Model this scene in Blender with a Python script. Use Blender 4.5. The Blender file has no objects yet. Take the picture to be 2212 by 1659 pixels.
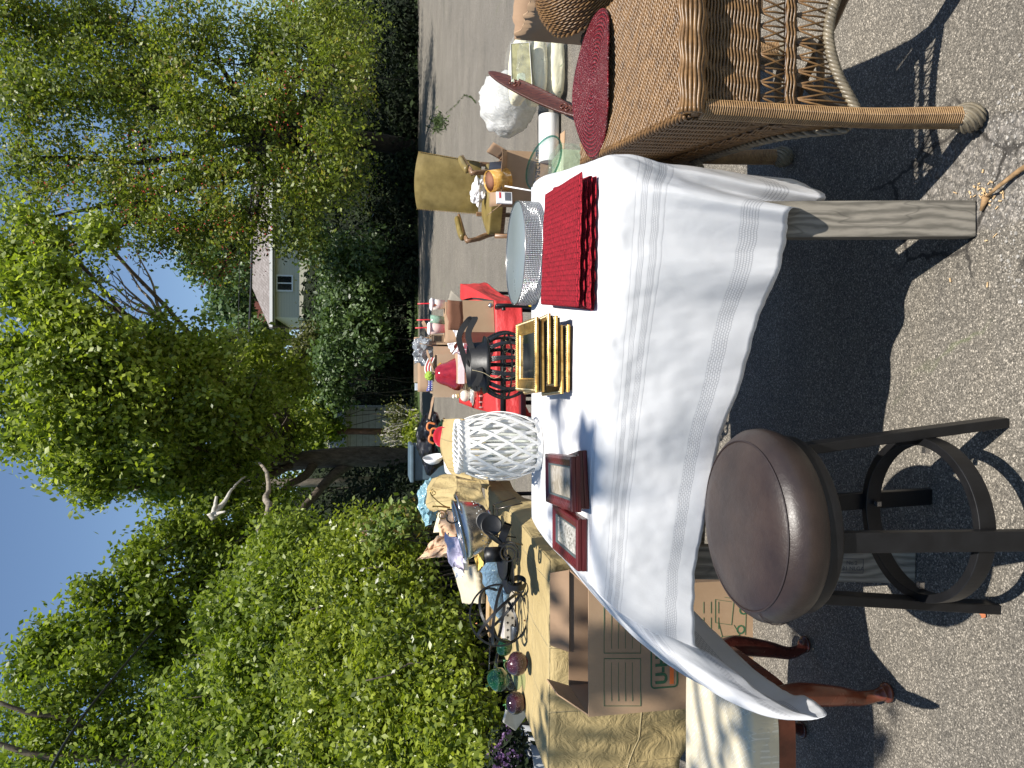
import bpy, bmesh, math, random
import numpy as np
from mathutils import Vector, Matrix, noise
R = math.radians
random.seed(7)
rng = np.random.default_rng(7)
scene = bpy.context.scene
COL = scene.collection

# ------------------------------------------------------------------ camera
CAM_H = 1.52; PITCH = R(10.5); F = 1600.0
cam = bpy.data.cameras.new('camera'); cam_o = bpy.data.objects.new('camera', cam); COL.objects.link(cam_o)
cam.sensor_width = 36; cam.lens = F/2212*36; cam.clip_start = 0.05; cam.clip_end = 600
fwd = Vector((0, math.cos(PITCH), -math.sin(PITCH)))
upv = Vector((0, math.sin(PITCH), math.cos(PITCH)))
# the photograph was saved lying on its side: up in the place points to the left of the picture
cx_, cy_, cz_ = -upv, Vector((1, 0, 0)), -fwd
cam_o.matrix_world = Matrix(((cx_.x, cy_.x, cz_.x, 0), (cx_.y, cy_.y, cz_.y, 0), (cx_.z, cy_.z, cz_.z, CAM_H), (0, 0, 0, 1)))
scene.camera = cam_o
scene.render.resolution_x = 1024; scene.render.resolution_y = 768

# ------------------------------------------------------------------ light
SH = (-0.195, 0.385)                     # shadow offset per metre of height
SUN = Vector((-SH[0], -SH[1], 1)).normalized()
w = bpy.data.worlds.new('World'); scene.world = w; w.use_nodes = True
nt = w.node_tree; nt.nodes.clear()
sky = nt.nodes.new('ShaderNodeTexSky'); sky.sky_type = 'NISHITA'; sky.sun_disc = False
sky.sun_elevation = math.asin(SUN.z); sky.sun_rotation = math.atan2(SUN.x, SUN.y)
sky.air_density = 1.0; sky.dust_density = 0.0; sky.ozone_density = 2.8
bg = nt.nodes.new('ShaderNodeBackground'); bg.inputs[1].default_value = 0.082
wo = nt.nodes.new('ShaderNodeOutputWorld')
nt.links.new(sky.outputs[0], bg.inputs[0]); nt.links.new(bg.outputs[0], wo.inputs[0])
sl = bpy.data.lights.new('sun', 'SUN'); sl.energy = 4.9; sl.angle = R(0.53); sl.color = (1, 0.95, 0.87)
so = bpy.data.objects.new('sun', sl); COL.objects.link(so)
so.rotation_euler = SUN.to_track_quat('Z', 'Y').to_euler(); so.location = (0, 0, 30)
scene.view_settings.view_transform = 'Standard'; scene.view_settings.look = 'None'
scene.view_settings.exposure = 0.70; scene.view_settings.gamma = 1.0
scene.cycles.max_bounces = 8; scene.cycles.transparent_max_bounces = 16
scene.cycles.sample_clamp_indirect = 6

# ------------------------------------------------------------------ measuring
def P(x, y, h=None, Y=None):
    """point of the place seen at photo position (x, y) of a 2212 px wide view, at height h or at distance Y"""
    a = (1659-y-829.5)/F; b = (x-1106)/F
    d = Vector((a, math.cos(PITCH)-b*math.sin(PITCH), -(math.sin(PITCH)+b*math.cos(PITCH))))
    t = (h-CAM_H)/d.z if h is not None else Y/d.y
    return Vector((0, 0, CAM_H)) + d*t
def px(n, Y):            # size in metres of n photo pixels at distance Y
    return n/F*Y/math.cos(PITCH)

# ------------------------------------------------------------------ scene tree
def put(o, parent=None):
    COL.objects.link(o)
    if parent is not None: o.parent = parent
    return o
def tag(o, label, cat, group=None, kind=None):
    if label: o['label'] = label
    if cat: o['category'] = cat
    if group: o['group'] = group
    if kind: o['kind'] = kind
    return o
def thing(name, label, cat, loc=(0, 0, 0), rz=0, group=None, rot=None):
    o = bpy.data.objects.new(name, None); COL.objects.link(o)
    o.empty_display_size = 0.05
    o.location = loc; o.rotation_euler = rot if rot else (0, 0, rz)
    return tag(o, label, cat, group)
def world_of(o):
    m = Matrix.Translation(o.location) @ o.rotation_euler.to_matrix().to_4x4() @ Matrix.Diagonal((*o.scale, 1))
    return world_of(o.parent) @ m if o.parent else m
def copy_tree(o, parent=None):
    c = o.copy(); COL.objects.link(c); c.parent = parent
    for ch in [x for x in o.children]: copy_tree(ch, c)
    return c

class MB:
    def __init__(s): s.v = []; s.f = []; s.sm = []; s.uv = []; s.mi = []; s.cur = 0
    def add(s, vs, fs, smooth=False, M=None, uvs=None):
        n = len(s.v)
        for i, p in enumerate(vs):
            p = Vector(p)
            s.v.append(M @ p if M is not None else p)
            s.uv.append(uvs[i] if uvs else (0, 0))
        for f in fs:
            s.f.append([i+n for i in f]); s.sm.append(smooth); s.mi.append(s.cur)
        return s
    def box(s, c, size, M=None, rz=0):
        x, y, z = [k/2 for k in size]
        vs = [(-x,-y,-z),(x,-y,-z),(x,y,-z),(-x,y,-z),(-x,-y,z),(x,-y,z),(x,y,z),(-x,y,z)]
        fs = [(0,3,2,1),(4,5,6,7),(0,1,5,4),(1,2,6,5),(2,3,7,6),(3,0,4,7)]
        T = Matrix.Translation(Vector(c)) @ Matrix.Rotation(rz, 4, 'Z')
        if M is not None: T = M @ T
        return s.add(vs, fs, False, T)
    def beam(s, a, b, wd, th, side=None, ext=0):
        """bar of section wd x th from a to b; side = direction of wd"""
        a = Vector(a); b = Vector(b); d = (b-a); L = d.length; d.normalize()
        side = Vector(side) if side is not None else Vector((1, 0, 0))
        x = (side - d*side.dot(d)).normalized(); y = d.cross(x)
        T = Matrix(((x.x, y.x, d.x, a.x), (x.y, y.y, d.y, a.y), (x.z, y.z, d.z, a.z), (0, 0, 0, 1)))
        return s.box((0, 0, L/2), (wd, th, L+2*ext), T)
    def hull(s, bottom, top):
        """prism between two loops of the same length"""
        n = len(bottom); vs = list(bottom)+list(top)
        fs = [tuple(range(n))[::-1], tuple(range(n, 2*n))]+[(i, (i+1) % n, n+(i+1) % n, n+i) for i in range(n)]
        return s.add(vs, fs)
    def tube(s, pts, r, n=8, closed=False, caps=True, flat=1.0, ref=None, square=False):
        pts = [Vector(p) for p in pts]; m = len(pts)
        rs = r if hasattr(r, '__len__') else [r]*m
        tang = []
        for i in range(m):
            if closed: t = pts[(i+1) % m]-pts[i-1]
            else: t = pts[min(i+1, m-1)]-pts[max(i-1, 0)]
            tang.append(t.normalized() if t.length > 1e-9 else Vector((0, 0, 1)))
        up = Vector(ref) if ref is not None else (Vector((0, 0, 1)) if abs(tang[0].z) < 0.9 else Vector((1, 0, 0)))
        vs = []; x = None
        for i in range(m):
            t = tang[i]
            if ref is not None or x is None: x = up - t*up.dot(t)
            else: x = x - t*x.dot(t)
            if x.length < 1e-6: x = t.orthogonal()
            x.normalize(); y = t.cross(x)
            for k in range(n):
                a = 2*math.pi*(k+(0.5 if square else 0))/n
                vs.append(pts[i] + x*math.cos(a)*rs[i] + y*math.sin(a)*rs[i]*flat)
        fs = []
        for i in range(m if closed else m-1):
            j = (i+1) % m
            for k in range(n):
                l = (k+1) % n
                fs.append((i*n+k, i*n+l, j*n+l, j*n+k))
        if not closed and caps:
            fs.append(tuple(range(n))[::-1]); fs.append(tuple(range((m-1)*n, m*n)))
        return s.add(vs, fs, not square)
    def ribbon(s, pts, wdirs, wd, th, closed=False):
        """flat strip: wd along wdirs[i], thickness th across"""
        pts = [Vector(p) for p in pts]; m = len(pts); vs = []
        for i in range(m):
            t = (pts[(i+1) % m]-pts[i-1]) if closed else (pts[min(i+1, m-1)]-pts[max(i-1, 0)])
            t.normalize(); wv = Vector(wdirs[i] if isinstance(wdirs, list) else wdirs)
            wv = (wv - t*wv.dot(t)).normalized(); nn = t.cross(wv)
            for a, b in ((-1, -1), (1, -1), (1, 1), (-1, 1)):
                vs.append(pts[i]+wv*a*wd/2+nn*b*th/2)
        fs = []
        for i in range(m if closed else m-1):
            j = (i+1) % m
            for k in range(4): fs.append((i*4+k, i*4+(k+1) % 4, j*4+(k+1) % 4, j*4+k))
        if not closed: fs += [(3, 2, 1, 0), tuple(range((m-1)*4, m*4))]
        return s.add(vs, fs, False)
    def lathe(s, prof, n=40, c=(0, 0, 0), M=None, sx=1, sy=1, closed=False):
        vs = []; fs = []; c = Vector(c)
        for r, z in prof:
            for k in range(n):
                a = 2*math.pi*k/n
                vs.append(c+Vector((math.cos(a)*r*sx, math.sin(a)*r*sy, z)))
        m = len(prof)
        for i in range(m if closed else m-1):
            for k in range(n):
                fs.append((i*n+k, i*n+(k+1) % n, ((i+1) % m)*n+(k+1) % n, ((i+1) % m)*n+k))
        if not closed:
            if prof[0][0] > 1e-5: fs.append(tuple(range(n))[::-1])
            if prof[-1][0] > 1e-5: fs.append(tuple(range((m-1)*n, m*n)))
        return s.add(vs, fs, True, M)
    def ball(s, c, r, n=16, M=None, warp=None):
        c = Vector(c); r = Vector((r, r, r)) if not hasattr(r, '__len__') else Vector(r)
        vs = []; fs = []; m = n//2
        for i in range(m+1):
            th = math.pi*i/m
            for k in range(n):
                a = 2*math.pi*k/n
                d = Vector((math.sin(th)*math.cos(a), math.sin(th)*math.sin(a), math.cos(th)))
                q = 1+(warp(d) if warp else 0)
                vs.append(c+Vector((d.x*r.x, d.y*r.y, d.z*r.z))*q)
        for i in range(m):
            for k in range(n): fs.append((i*n+k, (i+1)*n+k, (i+1)*n+(k+1) % n, i*n+(k+1) % n))
        return s.add(vs, fs, True, M)
    def grid(s, fn, nu, nv, uvfn=None, smooth=True, closed_u=False):
        vs = []; uv = []; fs = []
        for i in range(nu):
            for j in range(nv):
                a = i/(nu if closed_u else nu-1); b = j/(nv-1)
                vs.append(fn(a, b)); uv.append(uvfn(a, b) if uvfn else (a, b))
        for i in range(nu if closed_u else nu-1):
            ii = (i+1) % nu
            for j in range(nv-1): fs.append((i*nv+j, ii*nv+j, ii*nv+j+1, i*nv+j+1))
        return s.add(vs, fs, smooth, None, uv)
    def build(s, name, mats, parent=None, world=False, bevel=0, sub=0, solid=0, weld=False, auto=None, smooth=None, segs=2):
        me = bpy.data.meshes.new(name)
        vs = s.v
        if world and parent is not None:
            inv = world_of(parent).inverted(); vs = [inv @ p for p in vs]
        me.from_pydata([tuple(p) for p in vs], [], s.f); me.update()
        me.polygons.foreach_set('use_smooth', [bool(x) if smooth is None else smooth for x in s.sm])
        me.polygons.foreach_set('material_index', s.mi)
        ul = me.uv_layers.new(name='UVMap')
        li = np.empty(len(me.loops), dtype=np.int32); me.loops.foreach_get('vertex_index', li)
        uva = np.array(s.uv, dtype=np.float32)[li]; ul.data.foreach_set('uv', uva.ravel())
        for m in (mats if isinstance(mats, (list, tuple)) else [mats]): me.materials.append(m)
        o = bpy.data.objects.new(name, me); put(o, parent)
        if weld:
            md = o.modifiers.new('weld', 'WELD'); md.merge_threshold = 0.0005
        if sub:
            md = o.modifiers.new('sub', 'SUBSURF'); md.levels = md.render_levels = sub
        if solid:
            md = o.modifiers.new('solid', 'SOLIDIFY'); md.thickness = solid; md.offset = 0
        if bevel:
            md = o.modifiers.new('bevel', 'BEVEL'); md.width = bevel; md.segments = segs; md.limit_method = 'ANGLE'; md.angle_limit = R(40)
        return o

def catmull(pts, n, closed=False):
    pts = [Vector(p) for p in pts]; m = len(pts); out = []
    segs = m if closed else m-1
    for q in range(n):
        t = q/(n if closed else n-1)*segs; i = min(int(t), segs-1); f = t-i
        def g(k): return pts[k % m] if closed else pts[max(0, min(m-1, k))]
        a, b, c, d = g(i-1), g(i), g(i+1), g(i+2)
        out.append(0.5*((2*b)+(c-a)*f+(2*a-5*b+4*c-d)*f*f+(3*b-a-3*c+d)*f**3))
    return out
def nz(x, y=0, z=0): return noise.noise(Vector((x, y, z)))
def fbm(x, y, z=0, o=3): return noise.fractal(Vector((x, y, z)), 1.0, 2.0, o)
def circle(c, r, n, z=None, ax=0): 
    return [Vector((c[0]+r*math.cos(2*math.pi*k/n+ax), c[1]+r*math.sin(2*math.pi*k/n+ax), c[2])) for k in range(n)]

# ------------------------------------------------------------------ materials
class NT:
    def __init__(s, name):
        s.m = bpy.data.materials.new(name); s.m.use_nodes = True; s.t = s.m.node_tree
        s.b = s.t.nodes['Principled BSDF']; s.out = s.t.nodes['Material Output']
    def n(s, typ, **kw):
        o = s.t.nodes.new('ShaderNode'+typ)
        for k, v in kw.items(): setattr(o, k, v)
        return o
    def l(s, a, b): s.t.links.new(a, b)
    def set(s, node, i, v): 
        if isinstance(v, bpy.types.NodeSocket): s.l(v, node.inputs[i])
        else: node.inputs[i].default_value = v
    def coord(s, which='Object', scale=None, rot=None):
        c = s.n('TexCoord').outputs[which]
        if scale is None and rot is None: return c
        mp = s.n('Mapping'); s.l(c, mp.inputs[0])
        if scale is not None: mp.inputs['Scale'].default_value = scale if hasattr(scale, '__len__') else (scale,)*3
        if rot: mp.inputs['Rotation'].default_value = rot
        return mp.outputs[0]
    def noise(s, vec, scale, detail=4, rough=0.55, out='Fac', dist=0):
        k = s.n('TexNoise'); s.l(vec, k.inputs['Vector']); k.inputs['Scale'].default_value = scale
        k.inputs['Detail'].default_value = detail; k.inputs['Roughness'].default_value = rough; k.inputs['Distortion'].default_value = dist
        return k.outputs[out]
    def vor(s, vec, scale, feature='F1', out='Distance', rand=1):
        k = s.n('TexVoronoi', feature=feature); s.l(vec, k.inputs['Vector']); k.inputs['Scale'].default_value = scale
        k.inputs['Randomness'].default_value = rand
        return k.outputs[out]
    def wave(s, vec, scale, dirn='X', dist=0, dscale=1, detail=1, typ='BANDS', prof='SIN'):
        k = s.n('TexWave', wave_type=typ, wave_profile=prof)
        if typ == 'BANDS': k.bands_direction = dirn
        else: k.rings_direction = dirn
        s.l(vec, k.inputs['Vector']); k.inputs['Scale'].default_value = scale; k.inputs['Distortion'].default_value = dist
        k.inputs['Detail'].default_value = detail; k.inputs['Detail Scale'].default_value = dscale
        return k.outputs['Fac']
    def ramp(s, fac, stops, interp='LINEAR'):
        k = s.n('ValToRGB'); s.l(fac, k.inputs[0]); k.color_ramp.interpolation = interp
        e = k.color_ramp.elements
        while len(e) < len(stops): e.new(0.5)
        for i, (p, c) in enumerate(stops):
            e[i].position = p; e[i].color = (*(c if hasattr(c, '__len__') else (c, c, c)), 1)
        return k.outputs[0]
    def mix(s, fac, a, b, mode='MIX'):
        k = s.n('Mix', data_type='RGBA', blend_type=mode)
        for i, v in ((0, fac), (6, a), (7, b)):
            if isinstance(v, bpy.types.NodeSocket): s.l(v, k.inputs[i])
            else: k.inputs[i].default_value = v if i == 0 else (*v, 1)
        return k.outputs[2]
    def math(s, op, a, b=0.0, clamp=False):
        k = s.n('Math', operation=op, use_clamp=clamp); s.set(k, 0, a); s.set(k, 1, b); return k.outputs[0]
    def bump(s, h, strength=0.3, dist=0.01, normal=None):
        k = s.n('Bump'); s.l(h, k.inputs['Height']); k.inputs['Strength'].default_value = strength
        k.inputs['Distance'].default_value = dist
        if normal is not None: s.l(normal, k.inputs['Normal'])
        return k.outputs[0]
    def fin(s, col=None, rough=None, metal=None, normal=None, **kw):
        b = s.b
        if col is not None:
            if isinstance(col, bpy.types.NodeSocket): s.l(col, b.inputs['Base Color'])
            else: b.inputs['Base Color'].default_value = (*col, 1)
        for nm, v in (('Roughness', rough), ('Metallic', metal)):
            if v is not None: s.set(b, nm, v)
        if normal is not None: s.l(normal, b.inputs['Normal'])
        for k, v in kw.items(): s.set(b, k.replace('_', ' '), v)
        return s.m
MATS = {}
def plain(name, col, rough=0.6, metal=0.0, var=0.18, vscale=9, bump=0.15, bscale=60, bdist=0.002, **kw):
    """a procedural material: colour mottled by noise, fine bump"""
    if name in MATS: return MATS[name]
    t = NT(name); c = t.coord('Object')
    n1 = t.noise(c, vscale, 5, 0.6)
    lo = tuple(k*(1-var) for k in col); hi = tuple(min(1, k*(1+var)) for k in col)
    cc = t.ramp(n1, [(0.3, lo), (0.7, hi)])
    nb = t.noise(c, bscale, 4, 0.6)
    ro = t.math('ADD', t.math('MULTIPLY', n1, 0.2), rough-0.1, True)
    MATS[name] = t.fin(cc, ro, metal, t.bump(nb, bump, bdist), **kw)
    return MATS[name]
# ---- special materials
def m_asphalt():
    t = NT('asphalt'); c = t.coord('Object')
    wv = t.noise(c, 40, 2, 0.5, 'Color'); cw = t.mix(0.012, c, wv, 'ADD')
    vc = t.vor(cw, 250, out='Color'); sep = t.n('SeparateColor'); t.l(vc, sep.inputs[0])
    stone = t.ramp(sep.outputs[0], [(0.0, (.055, .049, .040)), (0.4, (.135, .120, .099)), (0.75, (.235, .21, .175)), (1.0, (.60, .54, .455))])
    v1 = t.vor(cw, 250); edge = t.ramp(v1, [(0.32, 1.0), (0.62, 0.40)])
    col = t.mix(1.0, stone, edge, 'MULTIPLY')
    v2c = t.vor(cw, 420, out='Color'); s2 = t.n('SeparateColor'); t.l(v2c, s2.inputs[0])
    col = t.mix(0.3, col, t.ramp(s2.outputs[1], [(0.2, (.08, .072, .06)), (0.8, (.32, .29, .24))]))
    big = t.noise(c, 1.1, 5, 0.6); col = t.mix(1.0, col, t.ramp(big, [(0.3, .8), (0.7, 1.15)]), 'MULTIPLY')
    sp = t.coord('Object', (0.25, 3.0, 1)); stn = t.noise(sp, 2.2, 4, 0.6)
    col = t.mix(1.0, col, t.ramp(stn, [(0.35, (.9, .9, .9)), (0.75, (1.1, 1.08, 1.04))]), 'MULTIPLY')
    # broken edge at the right front: dark crumbled binder
    sx = t.n('SeparateXYZ'); t.l(c, sx.inputs[0])
    dx = t.math('SUBTRACT', sx.outputs[0], 0.53); dy = t.math('SUBTRACT', sx.outputs[1], 1.60)
    dd = t.math('SQRT', t.math('ADD', t.math('MULTIPLY', t.math('MULTIPLY', dx, dx), 2.6), t.math('MULTIPLY', t.math('MULTIPLY', dy, dy), 0.7)))
    dd = t.math('ADD', dd, t.math('MULTIPLY', t.math('SUBTRACT', t.noise(c, 7, 4, 0.6), 0.5), 0.22))
    hole = t.ramp(dd, [(0.20, 1.0), (0.225, 0.0)])
    crumb = t.ramp(t.vor(cw, 42), [(0.1, (.24, .22, .20)), (0.5, (.085, .08, .075))])
    crumb = t.mix(0.45, crumb, stone)
    col = t.mix(hole, col, crumb)
    lc = t.vor(t.mix(0.06, c, t.noise(c, 9, 4, 0.7, 'Color'), 'ADD'), 3.1, 'DISTANCE_TO_EDGE')
    lcm = t.math('MULTIPLY', t.ramp(lc, [(0.0, 1.0), (0.012, 0.85), (0.022, 0.0)]), t.ramp(dd, [(0.36, 1.0), (0.46, 0.0)]))
    col = t.mix(t.math('MULTIPLY', lcm, 0.9), col, (.02, .017, .014))
    # thin cracks
    cr = t.vor(t.mix(0.25, c, t.noise(c, 3, 3, 0.6, 'Color'), 'ADD'), 0.42, 'DISTANCE_TO_EDGE')
    crm = t.ramp(cr, [(0.0, 1.0), (0.004, 0.0)])
    crm = t.math('MULTIPLY', crm, t.ramp(t.noise(c, 1.5, 2), [(0.45, 0.0), (0.6, 1.0)]))
    moss = t.ramp(t.noise(c, 0.8, 2), [(0.45, (.05, .046, .04)), (0.6, (.10, .14, .03))])
    col = t.mix(t.math('MULTIPLY', crm, 0.8), col, moss)
    h = t.math('SUBTRACT', t.math('MULTIPLY', v1, -0.8), t.math('MULTIPLY', hole, t.math('MULTIPLY', t.vor(cw, 42), 6.0)))
    nb = t.bump(h, 0.6, 0.004)
    return t.fin(col, 0.85, 0, nb)
def m_grass():
    t = NT('grass_ground'); c = t.coord('Object'); n = t.noise(c, 2.5, 6, 0.7)
    return t.fin(t.ramp(n, [(0.3, (.02, .03, .008)), (0.55, (.05, .09, .018)), (0.8, (.10, .13, .03))]), 0.9, 0, t.bump(t.noise(c, 40, 4), 0.8, 0.03))
def m_wicker(name='wicker', a=(.045, .023, .009), b=(.13, .07, .026), s=1.0, axis='UV'):
    t = NT(name); c = t.coord(axis, (s, s, s))
    br = t.n('TexBrick'); t.l(c, br.inputs[0]); br.offset = 0.5
    br.inputs['Scale'].default_value = 1; br.inputs['Mortar Size'].default_value = 0.14
    br.inputs['Brick Width'].default_value = 2.6; br.inputs['Row Height'].default_value = 1.0; br.inputs['Mortar Smooth'].default_value = 1.0
    oc = t.coord('Object'); n = t.noise(oc, 55, 4, 0.7); n2 = t.noise(oc, 4, 3)
    base = t.ramp(n, [(0.25, a), (0.5, tuple((i+j)/2 for i, j in zip(a, b))), (0.8, b)])
    base = t.mix(1.0, base, t.ramp(n2, [(0.3, .8), (0.7, 1.2)]), 'MULTIPLY')
    col = t.mix(t.math('MULTIPLY', br.outputs['Fac'], 0.85), base, (.035, .018, .009))
    h = t.math('SUBTRACT', 1.0, br.outputs['Fac'])
    return t.fin(col, 0.42, 0, t.bump(h, 0.85, 0.004))
def m_reed(name='reed', a=(.06, .031, .011), b=(.255, .14, .052), scale=0):
    t = NT(name); oc = t.coord('Object'); n = t.noise(oc, 38, 4, 0.7)
    col = t.ramp(n, [(0.25, a), (0.5, tuple((i+j)/2 for i, j in zip(a, b))), (0.78, b)])
    nrm = t.bump(t.noise(oc, 200, 2), 0.2, 0.001)
    return t.fin(col, 0.38, 0, nrm)
def m_reedwrap():
    t = NT('reed_wrap'); uv = t.coord('UV'); oc = t.coord('Object'); n = t.noise(oc, 60, 4, 0.7)
    wv = t.wave(uv, 1.0, 'Y', 0.4, 3, 2)
    col = t.ramp(n, [(0.25, (.17, .09, .04)), (0.75, (.38, .23, .105))])
    col = t.mix(t.ramp(wv, [(0.0, 0.9), (0.35, 0.0)]), col, (.07, .038, .018))
    return t.fin(col, 0.4, 0, t.bump(wv, 0.8, 0.003))
def m_cloth():
    t = NT('white_linen'); uv = t.coord('UV'); oc = t.coord('Object')
    s = t.n('SeparateXYZ'); t.l(uv, s.inputs[0]); u, v = s.outputs[0], s.outputs[1]
    def band(a, b, e=0.003):
        return t.ramp(v, [(a-e, 0), (a, 1), (b, 1), (b+e, 0)])
    bands = t.math('ADD', t.math('ADD', band(.055, .095), band(.425, .458)), t.math('ADD', band(.492, .526), band(.855, .912)), True)
    lines = t.math('ADD', t.math('ADD', band(.383, .386, .002), band(.552, .555, .002)), t.math('ADD', band(.42, .422, .001), t.math('ADD', band(.4575, .4595, .001), t.math('ADD', band(.489, .491, .001), band(.5265, .5285, .001)))), True)
    k = t.n('TexBrick'); mp = t.n('Mapping'); t.l(uv, mp.inputs[0]); mp.inputs['Scale'].default_value = (150, 95, 1); t.l(mp.outputs[0], k.inputs[0])
    k.inputs['Scale'].default_value = 1; k.inputs['Mortar Size'].default_value = 0.16; k.inputs['Brick Width'].default_value = 1.6; k.inputs['Row Height'].default_value = 0.9
    lace = t.math('MULTIPLY', k.outputs['Fac'], bands)
    dots = t.math('MULTIPLY', t.ramp(t.wave(mp.outputs[0], 0.6, 'X'), [(0.35, 0), (0.6, 1)]), lines)
    hole = t.math('ADD', t.math('MULTIPLY', lace, 0.62), t.math('MULTIPLY', dots, 0.8), True)
    weave = t.noise(t.coord('UV', (260, 260, 1)), 3, 2)
    base = t.ramp(t.noise(oc, 6, 4), [(0.3, (.74, .745, .76)), (0.7, (.80, .80, .81))])
    col = t.mix(hole, base, (.36, .365, .39))
    b1 = t.bump(t.math('SUBTRACT', weave, t.math('MULTIPLY', hole, 2.0)), 0.25, 0.002)
    b2 = t.bump(t.noise(t.coord('Object', (1, 1, 0.6)), 7, 3, 0.5, 'Fac', 0.6), 0.24, 0.02, b1)
    m = t.fin(col, 0.85, 0, b2)
    tr = t.n('BsdfTranslucent'); t.l(col, tr.inputs[0]); mx = t.n('MixShader'); mx.inputs[0].default_value = 0.22
    t.l(t.b.outputs[0], mx.inputs[1]); t.l(tr.outputs[0], mx.inputs[2]); t.l(mx.outputs[0], t.out.inputs[0])
    return m
def m_tan():
    t = NT('tan_tablecloth'); oc = t.coord('Object')
    n = t.noise(oc, 3, 5); col = t.ramp(n, [(0.3, (.34, .255, .112)), (0.7, (.43, .33, .152))])
    wv = t.noise(t.coord('Object', (1, 1, 1)), 300, 2)
    b1 = t.bump(wv, 0.25, 0.001)
    cre = t.noise(oc, 8, 5, 0.6, 'Fac', 1.6)
    b2 = t.bump(cre, 0.7, 0.03, b1)
    s = t.coord('UV'); g = t.n('TexBrick'); t.l(s, g.inputs[0]); g.offset = 0; g.inputs['Scale'].default_value = 1
    g.inputs['Brick Width'].default_value = .36; g.inputs['Row Height'].default_value = .36; g.inputs['Mortar Size'].default_value = .006; g.inputs['Mortar Smooth'].default_value = 1
    b3 = t.bump(g.outputs['Fac'], 0.8, 0.008, b2)
    col = t.mix(t.math('MULTIPLY', g.outputs['Fac'], 0.25), col, (.75, .64, .40))
    return t.fin(col, 0.75, 0, b3)
def m_wood(name, a, b, rough=0.7, axis='Z', s=1.0, crack=True):
    t = NT(name); sc = {'Z': (1, 1, .09), 'X': (.09, 1, 1), 'Y': (1, .09, 1)}[axis]
    c = t.coord('Object', tuple(k*s for k in sc))
    g = t.wave(c, 14, 'X' if axis != 'X' else 'Y', 8, 1.8, 4)
    n = t.noise(c, 60, 5, 0.7)
    col = t.ramp(t.math('ADD', t.math('MULTIPLY', g, 0.55), t.math('MULTIPLY', n, 0.5)), [(0.2, a), (0.85, b)])
    if crack:
        cr = t.ramp(t.noise(c, 16, 2, 0.5), [(0.485, 0), (0.5, 1), (0.515, 0)])
        col = t.mix(t.math('MULTIPLY', cr, 0.45), col, tuple(k*.35 for k in a))
        kn = t.ramp(t.vor(t.coord('Object', tuple(k*s for k in ((1, 1, .6) if axis == 'Z' else (.6, 1, 1)))), 9), [(0.05, 1), (0.13, 0)])
        col = t.mix(t.math('MULTIPLY', kn, 0.6), col, tuple(k*.5 for k in a))
    return t.fin(col, rough, 0, t.bump(t.math('ADD', g, n), 0.35, 0.002))
def m_leather(name, a, b, rough=0.42, bump=0.35, sc=130):
    t = NT(name); c = t.coord('Object')
    n = t.noise(c, 7, 6, 0.65); sc1 = t.noise(c, 28, 5, 0.75, 'Fac', 1.5)
    col = t.ramp(n, [(0.3, a), (0.72, b)])
    v = t.vor(c, sc, 'DISTANCE_TO_EDGE')
    b1 = t.bump(t.ramp(v, [(0, 0), (0.12, 1)]), bump*0.5, 0.0006); b2 = t.bump(t.noise(c, 10, 3), 0.25, 0.01, b1)
    ro = t.math('ADD', t.math('MULTIPLY', sc1, 0.3), rough-0.12)
    return t.fin(col, ro, 0, b2)
def m_card(name='cardboard', a=(.33, .215, .125), b=(.40, .27, .165), corr='X'):
    t = NT(name); c = t.coord('Object'); n = t.noise(c, 5, 5, 0.6)
    col = t.ramp(n, [(0.3, a), (0.7, b)])
    wv = t.wave(c, 55, corr, 0.3, 1, 1)
    col = t.mix(t.math('MULTIPLY', wv, 0.10), col, tuple(k*.7 for k in a))
    return t.fin(col, 0.8, 0, t.bump(wv, 0.12, 0.001))
def m_gold():
    t = NT('gold_leaf'); c = t.coord('Object'); n = t.noise(c, 45, 5, 0.7); n2 = t.noise(c, 9, 4)
    col = t.ramp(n, [(0.3, (.20, .10, .02)), (0.48, (.52, .31, .085)), (0.8, (.84, .60, .22))])
    col = t.mix(t.ramp(n2, [(0.45, 0), (0.7, .5)]), col, (.24, .12, .03))
    return t.fin(col, t.math('ADD', t.math('MULTIPLY', n, 0.3), 0.22), 0.75, t.bump(n, 0.35, 0.002))
def m_rhine():
    t = NT('rhinestone'); c = t.coord('UV', (168, 13, 1))
    v = t.vor(c, 1.0, rand=0.0); fac = t.ramp(v, [(0.15, 1), (0.5, 0.15)])
    vc = t.vor(c, 1.0, out='Color', rand=0.0); hs = t.n('HueSaturation'); hs.inputs['Saturation'].default_value = 0.55
    t.l(vc, hs.inputs['Color'])
    n = t.noise(t.coord('Object'), 25, 3); tint = t.mix(t.ramp(n, [(.45, 0.0), (.7, .45)]), (.8, .82, .85), hs.outputs[0])
    col = t.mix(1.0, tint, fac, 'MULTIPLY')
    cs = t.n('SeparateColor'); t.l(vc, cs.inputs[0])
    h = t.math('ADD', t.math('MULTIPLY', v, -2.0), t.math('MULTIPLY', cs.outputs[0], 0.5))
    return t.fin(col, 0.22, 0.75, t.bump(h, 0.9, 0.006))
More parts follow.
